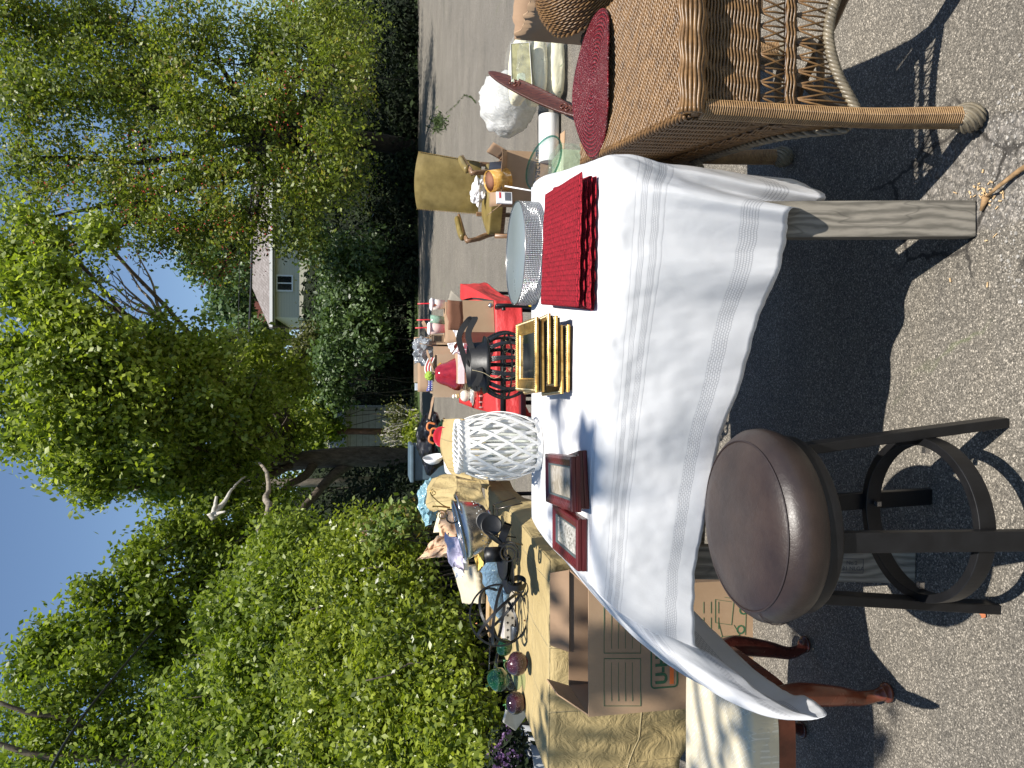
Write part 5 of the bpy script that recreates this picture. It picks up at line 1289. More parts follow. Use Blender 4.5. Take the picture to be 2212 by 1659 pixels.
def folding_table(lab, poly, z, name='folding_table', inset=.06):
    P4 = [Vector((p[0], p[1], 0)) for p in poly]; c = sum(P4, Vector())/4; t = thing(name, lab, 'table', (c.x, c.y, 0)); q = [c.lerp(p, .985) for p in P4]
    m = MB(); m.hull([p+Vector((0, 0, z-.035)) for p in q], [p+Vector((0, 0, z-.006)) for p in q]); m.build('tabletop', plain('grey_board', (.25, .24, .22), .6), t, world=True)
    ft = [c.lerp(p, .86) for p in P4]
    for p in ft: m = MB(); m.tube([p+Vector((0, 0, .002)), p+Vector((0, 0, z-.036))], .014, 10); m.build('leg', BLKM, t, world=True)
    for a, b in ((0, 1), (2, 3)): m = MB(); m.tube([ft[a]+Vector((0, 0, .32)), ft[b]+Vector((0, 0, .32))], .011, 8); m.build('crossbar', BLKM, t, world=True)
    return t
a, b = P(1072, 893, h=T3), P(1064, 655, h=T3); rp = [(a.x, a.y, 0), (b.x, a.y+.05, 0), (b.x+.35, a.y+1.9, 0), (a.x+.02, a.y+2.0, 0)]
cover('red_tablecloth', 'bright red plastic tablecloth over the middle table of boxes and crockery', rp, T3, .30, REDC, None, .03, 2, drops=[.16, .16, .2, .25])
folding_table('folding table with black tube legs under the red tablecloth', rp, T3-.005)
RY = a.y
def carton(name, lab, c, size, rz, mats=(None, None), open_top=True, flaps=(1, 1, 1, 1), fl=.12, tilt=None, fmats=None, cat='carton', group=None):
    W, D, H = size; t = thing(name, lab, cat, c, group=group, rot=(0, 0, rz) if tilt is None else tilt)
    mo, mi = mats[0] or CARD, mats[1] or CARDIN; th = .004
    m = MB(); m.box((0, -D/2, H/2), (W, th, H)); m.build('front_panel', mo, t)
    m = MB(); m.box((0, D/2, H/2), (W, th, H)); m.box((-W/2+th/2, 0, H/2), (th, D-th, H-.001)); m.box((W/2-th/2, 0, H/2), (th, D-th, H-.001)); m.box((0, 0, th/2+.001), (W-2*th, D-2*th, th)); m.build('side_panels', mo, t)
    if open_top:
        fs = [((-W/2+.003, -D/2, H), (W/2-.003, -D/2, H), (0, -1)), ((W/2, -D/2+.003, H), (W/2, D/2-.003, H), (1, 0)), ((W/2-.003, D/2, H), (-W/2+.003, D/2, H), (0, 1)), ((-W/2, D/2-.003, H), (-W/2, -D/2+.003, H), (-1, 0))]
        for k, (p, q, o) in enumerate(fs):
            if not flaps[k]: continue
            an = flaps[k] if flaps[k] != 1 else .5; p = Vector(p); q = Vector(q); d = Vector((o[0]*math.cos(an), o[1]*math.cos(an), math.sin(an)))*fl
            m = MB(); m.grid(lambda a, b: p.lerp(q, .02+.96*a)+d*b+Vector((0, 0, .012*fbm(a*3, b*2, k))), 8, 5); m.build('flap', (fmats or {}).get(k, mi), t, solid=.003)
    else:
        m = MB(); m.box((0, 0, H-th/2+.001), (W-.002, D-.002, th)); m.build('lid', mo, t)
    return t
# near open carton with brown front flap
p = P(1068, 700, h=T3+.005); carton('open_carton', 'open brown carton of crumpled paper on the red tablecloth, nearest of the cartons there', (p.x+.02, p.y+.12, T3+.004), (.205, .20, .19), R(16), (CARD, CARDIN), True, (-.9+2.3, .8, 1.2, .6), .095, fmats={0: CARDDK, 3: CARDDK, 1: plain('grey_flap', (.28, .25, .20), .8)})
def crumple(name, lab, c, r, mat, amp=.35, freq=2.2, cat='paper', sub=24, group=None, flat=None, seed=0, rot=None):
    c = Vector(c); m = MB(); rr = Vector(r) if hasattr(r, '__len__') else Vector((r, r, r))
    def warp(d): 
        q = d*freq+Vector((seed*3.7, seed, 0)); v = noise.cell_vector(q*1.4) if False else None
        a = noise.noise(q*.8); b = abs(noise.noise(q*1.5+Vector((5, 5, 5)))); return amp*(a*.9-b*.9+.15)
    m.ball((0, 0, 0), rr, sub, warp=warp); o = m.build(name, mat, smooth=False); o.location = c
    if rot: o.rotation_euler = rot
    tag(o, lab, cat, group); return o
q = P(995, 700, Y=p.y+.14); crumple('wrapping_paper', 'crumpled cream wrapping paper bulging out of the near open carton', (p.x+.0, p.y+.12, T3+.19), (.085, .08, .06), WPAPER, .5, 2.5, seed=1)
crumple('crumpled_tissue', 'white twisted tissue between the open carton and the barcode box', P(993, 748, Y=p.y+.45), (.05, .06, .07), WPAPER, .6, 2.2, seed=4)
# rear shelf of boxes
Yb = RY+1.05
def boxat(name, lab, x0, x1, y0, y1, Y, D, mat=CARD, zb=T3+.003, **kw):
    """carton spanning photo x0..x1 (height) and y0..y1 (width) at distance Y"""
    a = P(x1, y1, Y=Y); b = P(x0, y0, Y=Y); H = b.z-zb; W = b.x-a.x
    return carton(name, lab, ((a.x+b.x)/2, Y+D/2, zb), (W, D, H), 0, (mat, CARDIN), **kw), (a.x, b.x, b.z)
tb, (bx0, bx1, bz) = boxat('barcode_carton', 'pale carton printed with barcodes behind the red glass pear', 936, 1010, 748, 850, Yb, .32, CARDLT, flaps=(0, 1.35, 1.2, 0), fl=.10)
def barcode(parent, x0, x1, y0, y1, Y, n=16, border=True):
    m = MB(); a = P(x1, y1, Y=Y); b = P(x0, y0, Y=Y); wd = b.x-a.x; ht = b.z-a.z
    if border:
        for s in (0, 1): m.box(((a.x+b.x)/2, Y, a.z+ht*s), (wd, .001, .003)); m.box((a.x+wd*s, Y, (a.z+b.z)/2), (.003, .001, ht))
    for k in range(n):
        f = (k+.8)/(n+.6); m.box(((a.x+b.x)/2, Y-.0002, a.z+ht*(.1+.8*f)), (wd*.82, .001, ht/n*random.uniform(.25, .6)))
    o = m.build('barcode', INKB, parent); o.data.transform(world_of(parent).inverted())
barcode(tb, 935, 959, 828, 841, Yb-.0035, 9)
def pic_text(parent, body, x, y, Y, size, mat, rotz=0, bold=.0):
    c = P(x, y, Y=Y); return text_mesh('lettering', body, size, mat, parent, world_of(parent).inverted() @ frameM(c, (1, 0, 0), (0, 0, 1)), .0004, bold)
tb2, _ = boxat('printed_carton', 'carton with a yellow warning diamond and a torn white label, half behind the red pear', 944, 1015, 765, 800, Yb-.22, .18, CARDLT, flaps=(0, 0, 0, 0))
tb3, _ = boxat('tall_carton', 'tall tan carton with a ribboned barcode at the right of the red pear', 928, 1012, 738, 768, Yb+.02, .25, CARDLT, flaps=(.9, 1.3, 0, 0), fl=.09) if False else boxat('tall_carton', 'tall tan carton with a ruled barcode panel, right of the barcode carton', 932, 1012, 700+22, 745, Yb+.05, .25, CARDLT, flaps=(0, 1.0, 1.2, 0), fl=.12)
barcode(tb3, 933, 957, 739-0, 724, Yb+.046, 13)
_tb4, _ = boxat('back_carton', 'large pale carton standing upright at the very back of the red table', 897, 1000, 729, 826, Yb+.42, .22, CARDLT, flaps=(0, 0, 0, 0))
boxat('white_carton', 'narrow white carton edge beside the back carton, against the dark driveway', 898, 1000, 828, 843, Yb+.42, .15, plain('white_box', (.60, .63, .66), .5), flaps=(0, 0, 0, 0))
# yellow diamond on the printed carton
m = MB(); c = P(951, 790, Y=Yb-.2245); s = .022; m.add([c+Vector((0, 0, s)), c+Vector((s, 0, 0)), c-Vector((0, 0, s)), c-Vector((s, 0, 0))], [(0, 1, 2, 3)]); o = m.build('warning_diamond', plain('yellow_ink', (.75, .45, .03), .6), tb2, solid=.0008); o.data.transform(world_of(tb2).inverted())
crumple('plastic_wrap', 'crumpled clear grey plastic bag on top of the barcode carton', P(918, 760, Y=Yb+.1), (.10, .08, .085), m_film('grey_film', (.30, .33, .36), .75), .7, 2.4, 'plastic bag', seed=7)
def flag():
    t = thing('stars_and_stripes_garland', 'red white and blue stars and stripes paper band across the barcode carton', 'decoration', tuple(P(925, 820, Y=Yb-.02)))
    a = P(920, 845, Y=Yb-.02); b = P(922, 772, Y=Yb-.02); 
    def strip(m, u0, u1, v0, v1, mi):
        m.cur = mi; m.grid(lambda u, v: a.lerp(b, u0+(u1-u0)*u)+Vector((0, -.004*mi*.1, -.015*math.sin((u0+(u1-u0)*u)*7)-.052*(v0+(v1-v0)*v))), 24, 2)
    m = MB()
    strip(m, 0, .52, 0, 1, 0)
    for k in range(5): strip(m, .52, 1, k/5, (k+1)/5, 1 if k % 2 else 2)
    m.build('band', [plain('navy_paper', (.03, .035, .22), .6), plain('red_paper', (.6, .03, .04), .6), WPAPER], t, world=True, solid=.001)
    m = MB()
    for k in range(14):
        c = a.lerp(b, .04+.46*((k % 7)/7)); c = c+Vector((0, -.002, -.015*math.sin(.4)-.016-.022*(k//7))); m.ball(c, (.005, .0015, .005), 8)
    m.build('stars', WPAPER, t, world=True)
flag()
crumple('green_ball', 'fuzzy lime green ball beside the paper flag band', P(928, 812, Y=Yb-.05), .035, plain('lime_fuzz', (.30, .45, .06), .9, 0, .4, 60, 1, 120, .01), .12, 5, 'ball')
# shallow open carton below the flag
boxat('shallow_carton', 'shallow pale open carton tray in front of the tall boxes', 938, 1008, 802, 858, Yb-.18, .14, CARDLT, flaps=(0, .3, 0, .2), fl=.16)
# glass fruit and crockery in front
def lathe_thing(name, part, lab, cat, c, prof, mat, n=32, group=None, **kw):
    t = thing(name, lab, cat, tuple(c), group=group); m = MB(); m.lathe(prof, n); m.build(part, mat, t, **kw); return t
pp = P(1040, 808, h=T3); zc = P(1026, 808, Y=pp.y).z
t = thing('stacked_plates', 'stack of floral patterned plates under the red glass pear', 'plates', (pp.x, pp.y+.1, T3+.002))
m = MB(); zz = 0
t2 = m.lathe([(0, 0), (.10, 0), (.115, .012), (.118, .040), (0, .040)], 40); m.build('bowl', plain('pink_dish', (.45, .22, .20), .3), t)
for k in range(7):
    m = MB(); z = .042+k*.0085; m.lathe([(0, z), (.08, z), (.125-.002*(k % 3), z+.011), (.126-.002*(k % 3), z+.013), (.08, z+.004), (0, z+.003)], 44); m.build('plate', plain('plate_%d' % (k % 3), [(.66, .60, .40), (.62, .55, .42), (.40, .42, .20)][k % 3], .25, 0, .35, 30), t)
# red pear
ptop = .042+7*.0085+.006
t = thing('glass_pear', 'large glossy dark red decorative pear standing on the plates', 'ornament', (pp.x, pp.y+.1, T3+.002+ptop))
m = MB(); m.lathe([(0, 0), (.07, .001), (.105, .012), (.116, .035), (.112, .065), (.098, .095), (.085, .118), (.078, .140), (.070, .165), (.055, .187), (.035, .200), (.012, .203), (0, .198)], 48)
rp_ = NT('red_glaze'); c = rp_.coord('Object', (1, 1, .35)); RP = rp_.fin(rp_.ramp(rp_.noise(c, 30, 6, .7), [(.3, (.16, .006, .012)), (.7, (.34, .022, .03))]), .12, 0, rp_.bump(rp_.noise(c, 12, 3), .1, .01), Coat_Weight=.6)
m.build('body', RP, t); m = MB(); m.tube([(0, 0, .196), (.004, 0, .212), (.010, 0, .222)], [.007, .005, .006], 8); m.build('stalk', BARK, t)
# small figurine
t = thing('white_figurine', 'small round white figurine with a yellow banded neck beside the plates', 'figurine', tuple(P(1019, 855, Y=pp.y-.02)))
m = MB(); m.ball((0, 0, .045), (.040, .036, .036), 20); m.tube([(0, 0, .075), (-.002, 0, .10), (-.004, 0, .112)], [.016, .013, .015], 12); m.ball((-.004, 0, .122), (.016, .014, .013), 14); m.build('body', plain('cream_glaze', (.72, .70, .58), .18), t)
m = MB(); m.tube([(0, 0, .088), (-.001, 0, .093)], .016, 12); m.tube([(-.002, 0, .099), (-.003, 0, .103)], .0155, 12); m.build('neck_bands', plain('yellow_glaze', (.55, .36, .04), .3), t)
m = MB(); m.ball((.0, -.012, .0), (.05, .03, .018), 14, warp=lambda d: .3*nz(d.x*4, d.y*4, d.z*4)); m.build('plastic_wrap', m_film('clear_film', (.75, .78, .80), .45), t)
t = thing('oval_platter', 'cream oval platter with a scalloped rim sticking out left of the plates', 'platter', (pp.x-.10, pp.y-.02, T3+.05)); m = MB(); m.lathe([(0, 0), (.06, 0), (.10, .012), (.102, .015), (.06, .004), (0, .004)], 40, sx=1.15, sy=.8); m.build('dish', plain('cream_glaze', (.72, .70, .58), .18), t)
t = thing('wire_rack', 'small red wire rack with hanging glass drops left of the plates', 'rack', (pp.x-.18, pp.y-.06, T3+.004)); m = MB()
for z in (.02, .05): m.tube([(-.05, -.03, z), (.05, -.03, z), (.05, .05, z), (-.05, .05, z)], .002, 5, True)
for x in (-.05, 0, .05): m.tube([(x, -.03, 0), (x, -.03, .05)], .002, 5)
m.build('frame', plain('red_wire', (.45, .03, .03), .4, .3), t); m = MB()
for x in (-.045, -.01, .03): m.ball((x, -.04, .012), (.006, .006, .016), 10)
m.build('glass_drops', plain('drop_glass', (.55, .42, .38), .08, .3), t)
def parcel():
    a = P(1010, 760, Y=RY+.5); t = thing('taped_parcel', 'tan taped parcel with a white paper strip right behind the red pear', 'parcel', (a.x-.04, RY+.62, T3+.003))
    m = MB(); m.box((0, 0, .085), (.34, .2, .17)); m.build('box', CARD, t, bevel=.004); m = MB(); m.box((0, -.1015, .15), (.345, .002, .045)); m.build('label_strip', WPAPER, t); m = MB(); m.box((0, -.1015, .09), (.344, .002, .006)); m.build('tape', plain('tape', (.30, .19, .10), .3), t)
parcel()
m_ = plain('cream_card', (.72, .60, .38), .7, 0, .2); 
t = thing('patterned_box', 'low cream box with a brown diamond pattern in front of the tall carton', 'box', tuple(P(1030, 735, h=T3)+Vector((0, .22, .003)))); m = MB(); m.box((0, 0, .055), (.15, .12, .11)); m.build('box', m_, t, bevel=.002)
m = MB(); m.add([(0, -.062, .095), (.04, -.062, .055), (0, -.062, .015), (-.04, -.062, .055)], [(0, 1, 2, 3)]); m.build('diamond', plain('brown_print', (.35, .16, .05), .7), t, solid=.001)
# drink cups
def cup(name, lab, x0, x1, y, Y, col, lid, sticker):
    b = P(x1, y, Y=Y); tp = P(x0, y, Y=Y); H = tp.z-b.z; zb = T3+.003; H2 = H; t = thing(name, lab, 'drink cup', (b.x, Y, b.z), group='drink cups with red straws')
    m = MB(); m.lathe([(0, 0), (.031, 0), (.043, H), (.041, H), (.030, .004), (0, .004)], 28); m.build('cup', col, t)
    if lid: m = MB(); m.lathe([(0, H+.012), (.036, H+.012), (.040, H+.006), (.047, H+.004), (.047, H-.006), (.044, H-.008), (.0, H-.008)], 28); m.build('lid', WPAPER, t)
    m = MB(); m.tube([(.004, 0, H-.03), (.006, 0, H+.02), (.002, 0, H+.10)], .0045, 8); m.build('straw', plain('red_straw_plastic', (.62, .02, .03), .35), t)
    if sticker:
        m = MB()
        if sticker == 2:
            m.cur = 0; m.ball((-.008, -.0385, H*.80), (.010, .003, .011), 12); m.cur = 1; m.ball((-.008, -.041, H*.80), (.006, .002, .0035), 8)
        for k in range(3): m.cur = 2; m.ribbon([(.012+.000*k, -.0375+.001*k, H*(.90-.10*k)), (.032, -.020, H*(.80-.10*k))], (0, 0, 1), .005, .002)
        m.build('printing', [plain('orange_print', (.75, .25, .03), .6), plain('dark_print', (.10, .02, .02), .6), plain('gold_print', (.70, .45, .15), .6)], t)
    return t
# the cups stand on a low crate at the back of the red table
a = P(961, 668, Y=RY+1.0); b = P(961, 724, Y=RY+1.0)
t = thing('brown_box_riser', 'low brown box on the red table that carries the drink cups', 'box', ((a.x+b.x)/2, RY+1.03, T3+.003)); m = MB(); Hh = a.z-T3-.003; m.box((0, 0, Hh/2), (a.x-b.x+.10, .16, Hh)); m.build('box', CARD, t, bevel=.002)
pc = plain('pink_cup', (.66, .50, .45), .5, 0, .08); wc = plain('white_cup', (.72, .66, .60), .5, 0, .08)
cup('drink_cup', 'white paper drink cup with an orange round mark and a red straw, the rightmost cup', 932, 960.5, 658, RY+1.0, wc, True, 2)
cup('drink_cup', 'clear teal drink cup with melted ice and a red straw, between the paper cups', 930, 960.5, 693, RY+1.0, plain('teal_cup', (.20, .32, .24), .15, 0, .35, 40), False, 0)
cup('drink_cup', 'pink paper drink cup with gold stripes and a red straw, the leftmost cup', 927, 960.5, 710, RY+.95, pc, True, 1)
# strap, yellow cup, dark red bundle
m = MB(); m.ribbon(catmull([P(990, 660, Y=RY+.3), P(1000, 650, Y=RY+.2), P(1025, 645, Y=RY+.15), P(1060, 650, Y=RY+.1), P(1076, 653, Y=RY+.08), P(1070, 658, Y=RY+.08), P(1040, 655, Y=RY+.15), P(1015, 657, Y=RY+.2)], 40), (1, 0, 0), .012, .004); o = m.build('black_strap', BLACKC); tag(o, 'looped black strap hanging over the right end of the red table', 'strap')
m = MB(); m.ball(P(1060, 660, Y=RY+.02), .016, 14); o = m.build('round_bell', STEEL); tag(o, 'small round metal bell hanging by the black strap', 'bell')
m = MB(); c = P(1150, 652, Y=2.72); c.z = max(c.z, .0); 
y0 = P(1145, 652, Y=3.4); t = thing('yellow_beaker', 'bright yellow plastic beaker peeking out right of the gilt frames beyond the table', 'beaker', tuple(y0)); m = MB(); m.lathe([(0, -.09), (.035, -.09), (.022, .004), (.018, .006), (0, .006)], 24); m.build('beaker', plain('yellow_plastic', (.85, .55, .02), .3), t)
def stand():
    t = thing('folding_chair', 'folded black metal chair frame with dark red seats below the red table', 'chair', (P(1085, 860, Y=4.2).x, 4.2, 0))
    m = MB(); a = P(1087, 824, Y=4.25); b = P(1087, 900, Y=4.25); m.tube([a+Vector((.25, 0, 0)), b], .017, 10); m.tube([b, b+Vector((-.015, .0, -.02)), Vector((b.x-.01, 4.3, .01))], .014, 10); m.tube([a+Vector((.25, 0, 0)), Vector((a.x+.27, 4.35, .01))], .014, 10)
    c = P(1088, 663, Y=4.1); m.tube(catmull([c+Vector((-.02, 0, .0)), c+Vector((0, 0, 0)), P(1094, 660, Y=4.1), Vector((P(1149, 660, Y=4.1).x, 4.1, .01))], 16), .012, 8); m.build('frame', BLKM, t, world=True)
    m = MB(); p = P(1118, 870, Y=4.3); m.box((p.x-.0, 4.38, p.z-.035), (.30, .18, .03)); m.build('seat', plain('maroon_vinyl', (.10, .008, .012), .4), t, world=True, bevel=.006)
stand()

# ================================================================== TAN COVERED TABLE
T2 = .76
tp = [P(1186, 1212, h=T2), P(1046, 1040, h=T2), P(1066, 1345, h=T2), P(1182, 1672, h=T2)]
tp = [tp[3], tp[0], tp[1], tp[2]]; tp = [(p.x, p.y, 0) for p in tp]
cover('tan_tablecloth', 'tan paper tablecloth with fold creases over the left table, bunched up at its far end', tp, T2, .60, TAN, None, .055, 4, drops=[.72, .17, .2, .55], res=22, top_amp=.012)
folding_table('folding table with black legs under the tan tablecloth', tp, T2-.005)
def hump(name, lab, pts, Y0, Y1, mat, seed, amp=.05):
    """bunched cloth: grid between rows of measured points"""
    m = MB(); rows = [catmull([P(x, y, Y=Y) for x, y, Y in r], 40) for r in pts]
    def fn(a, b):
        k = b*(len(rows)-1); i = min(int(k), len(rows)-2); f = k-i; f = f*f*(3-2*f); p = rows[i][int(a*39)].lerp(rows[i+1][int(a*39)], f)
        return p+Vector((amp*.4*nz(a*3, b*3, seed), amp*1.6*(abs(nz(a*3.5+3, b*3, seed))+.35*abs(nz(a*8, b*7, seed))), amp*.4*nz(a*3, b*4, seed+4)))
    m.grid(fn, 40, 30, lambda a, b: (a, b)); o = m.build(name, mat, solid=.0012); tag(o, lab, 'tablecloth end'); return o
hump('bunched_cloth', 'tan cloth bunched over a hump between the white lantern and the far bags', [[(962, 905, 5.6), (958, 930, 5.6), (958, 970, 5.6), (968, 1010, 5.5), (985, 1028, 5.4)], [(956, 905, 5.3), (953, 930, 5.3), (954, 975, 5.2), (966, 1015, 5.1), (990, 1035, 5.0)], [(1000, 905, 5.0), (1000, 940, 4.95), (1005, 980, 4.9), (1015, 1025, 4.85), (1025, 1050, 4.8)], [(1046, 905, 4.9), (1048, 940, 4.85), (1050, 985, 4.8), (1052, 1030, 4.8), (1054, 1060, 4.75)]], 0, 0, TAN, 3, .045)
hump('bunched_cloth', 'tan paper sheet standing up in a tall crumpled fold beside the colander', [[(935, 1035, 4.8), (922, 1060, 4.8), (920, 1085, 4.8), (938, 1106, 4.75)], [(945, 1030, 4.6), (935, 1055, 4.55), (935, 1080, 4.55), (950, 1104, 4.5)], [(985, 1028, 4.5), (985, 1050, 4.4), (988, 1080, 4.3), (1000, 1100, 4.3)], [(1035, 1040, 4.4), (1042, 1060, 4.3), (1050, 1085, 4.2), (1060, 1105, 4.1)]], 0, 0, TAN, 9, .05)
# colander
def colander():
    Y = 3.85; c = P(1064, 1128, Y=Y); rimc = P(992, 1146, Y=Y); ax = (rimc-c).normalized(); H = (rimc-c).length
    r = px(65, Y); t = thing('colander', 'stainless steel colander with a tilted blue edged rim on the tan table', 'colander', tuple(c)); y_ = Vector((0, 1, 0)); M = Matrix.Translation(-c) @ frameM(c, ax.cross(y_).normalized(), ax.cross(ax.cross(y_)))
    xx = ax.cross(Vector((0, 1, 0))).normalized(); yy = ax.cross(xx); M = Matrix(((xx.x, yy.x, ax.x, 0), (xx.y, yy.y, ax.y, 0), (xx.z, yy.z, ax.z, 0), (0, 0, 0, 1)))
    prof = [(0, .02), (r*.45, .02), (r*.62, .03), (r*.80, H*.40), (r*.92, H*.7), (r*.98, H), (r*.96, H), (r*.90, H*.7), (r*.78, H*.42), (r*.60, .034), (0, .024)]
    m = MB(); m.lathe(prof, 56, M=M); m.build('bowl', STEEL, t)
    m = MB(); m.lathe([(r*.44, 0), (r*.44, .02), (r*.42, .02), (r*.42, 0)], 40, M=M, closed=True); m.build('foot', STEEL, t)
    m = MB(); m.lathe([(r*.97, H-.006), (r*1.03, H-.004), (r*1.04, H+.003), (r*.98, H+.006), (r*.955, H+.002)], 64, M=M, closed=True); m.build('rim', plain('blue_steel', (.30, .38, .46), .15, .9, .1), t)
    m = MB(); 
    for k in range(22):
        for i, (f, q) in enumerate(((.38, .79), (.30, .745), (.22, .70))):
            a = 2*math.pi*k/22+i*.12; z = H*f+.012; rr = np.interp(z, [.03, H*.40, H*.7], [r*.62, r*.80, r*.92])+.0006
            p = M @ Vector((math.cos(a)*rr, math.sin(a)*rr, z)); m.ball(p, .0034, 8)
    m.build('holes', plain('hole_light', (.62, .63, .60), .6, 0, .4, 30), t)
    m = MB(); hp = []
    for i in range(12): a = .3+(i/11-.5)*1.0+math.pi*0; hp.append(M @ Vector((math.cos(a+2.6)*(r*1.02+.03*math.sin(math.pi*i/11)), math.sin(a+2.6)*(r*1.02+.03*math.sin(math.pi*i/11)), H-.02)))
    m.tube(hp, .006, 8); m.build('handle', STEEL, t)
    # what carries it: a wire rack
    zr = c.z-.012; t2 = thing('wire_stand', 'dark wire stand with thin legs under the colander', 'stand', (c.x, c.y, T2)); m = MB(); hh = zr-T2-.004
    m.tube([(-.08, -.06, hh), (.08, -.06, hh), (.08, .08, hh), (-.08, .08, hh)], .0035, 6, True)
    for x, y in ((-.08, -.06), (.08, -.06), (.08, .08), (-.08, .08)): m.tube([(x, y, hh), (x*1.35, y*1.35, .006)], .0035, 6)
    for k in range(5): m.tube([(-.08+.032*k+.016, -.06, hh), (-.08+.032*k+.016, .08, hh)], .002, 5)
    m.build('wire_frame', plain('dark_wire', (.10, .09, .08), .3, .8), t2)
colander()
def candle_holders():
    def disc(m, c, r, ax, th=.003):
        ax = Vector(ax).normalized(); x = ax.orthogonal().normalized(); y = ax.cross(x); M = Matrix(((x.x, y.x, ax.x, c[0]), (x.y, y.y, ax.y, c[1]), (x.z, y.z, ax.z, c[2]), (0, 0, 0, 1))); m.lathe([(0, 0), (r*.9, 0), (r, .004), (r, .004+th), (r*.88, th), (0, th)], 36, M=M)
    def spiral(m, c, r, ax, turns=1.7, wd=.032):
        r *= 1.22; wd *= 1.15
        ax = Vector(ax).normalized(); x = ax.orthogonal().normalized(); y = ax.cross(x); pts = []
        for i in range(50): f = i/49; a = f*turns*2*math.pi; rr = r*(1-.68*f); pts.append(Vector(c)+x*math.cos(a)*rr+y*math.sin(a)*rr)
        m.ribbon(pts, ax, wd, .004)
    def holder(lab, base, parts, extra=None):
        t = thing('candle_holder', lab, 'candle holder', tuple(base), group='black metal scroll candle holders')
        for nm, fn in parts:
            m = MB(); fn(m); m.build(nm, BLKM, t, world=True)
    Z = T2+.004; s = .020
    c1 = P(1086, 1128, Y=3.45); c2 = P(1128, 1165, Y=3.42)
    holder('black scroll candle holder lying nearest the colander, its round cup facing out', c1, [('dish', lambda m: disc(m, P(1048, 1126, Y=3.5), .044, (.1, -.9, .45))), ('scroll', lambda m: spiral(m, P(1090, 1150, Y=3.42), .045, (.35, .25, .9))), ('plate', lambda m: disc(m, P(1062, 1135, Y=3.45), .050, (.3, -.9, .2)))])
    c2 = P(1112, 1190, Y=3.38)
    holder('black scroll candle holder with an open ring scroll in the middle of the tangle', c2, [('scroll', lambda m: spiral(m, P(1099, 1196, Y=3.32), .040, (.1, -.95, .3), 1.9, .020)), ('plate', lambda m: disc(m, P(1068, 1160, Y=3.44), .052, (-.7, -.25, .65))), ('arm', lambda m: m.ribbon(catmull([P(1085, 1180, Y=3.4), P(1100, 1170, Y=3.38), P(1117, 1180, Y=3.36), P(1118, 1205, Y=3.36)], 20), (0, 1, 0), .018, .003))])
    c3 = P(1120, 1245, Y=3.42)
    def cupfn(m): 
        c = P(1082, 1184+13, Y=3.5); ax = Vector((-.05, .0, 1)); m.lathe([(0, 0), (.036, 0), (.036, .075), (.033, .075), (.033, .004), (0, .004)], 36, tuple(c))
    holder('black scroll candle holder with a tall cylinder cup on a wide plate', c3, [('cup', lambda m: cupfn(m)), ('plate', lambda m: disc(m, P(1087, 1212, Y=3.5), .090, (.02, -.12, 1))), ('plate', lambda m: disc(m, P(1099, 1240, Y=3.46), .092, (.05, -.15, 1))), ('scroll', lambda m: spiral(m, P(1118, 1258, Y=3.40), .042, (.9, -.4, .1), 1.6, .026)), ('scroll', lambda m: spiral(m, P(1120, 1270, Y=3.55), .040, (.1, -1, .1), 1.6, .022))])
candle_holders()
def orb():
    c = P(1078, 1328, Y=3.72); r = px(63, 3.72); c.z = max(c.z, T2+r*.80+.008); t = thing('metal_orb', 'open black metal orb of crossed flat hoops on the tan table', 'ornament', tuple(c))
    m = MB(); R0 = 60
    axes = [Vector((1, 0, 0)), Vector((-.15, .98, .12)), Vector((.55, .35, .76)), Vector((-.65, .30, .68))]
    for i, ax in enumerate([Vector((.35, -.92, .1)), Vector((.1, .35, .93)), Vector((.62, .45, .62)), Vector((-.55, .50, .66))]):
        ax.normalize(); x = ax.orthogonal().normalized(); y = ax.cross(x); rr = r*(1-.012*i)
        m = MB(); m.ribbon([x*math.cos(a)*rr+y*math.sin(a)*rr for a in [2*math.pi*k/72 for k in range(72)]], ax, .020 if i == 0 else .014, .009 if i == 0 else .006, True); m.build('hoop', BLKM, t)
    m = MB(); 
    for s in (-1, 1): m.ball(Vector((-.02, -.35*r, s*r*.82)), .005, 8)
    m.build('rivets', plain('copper', (.6, .25, .12), .3, .9), t)
orb()
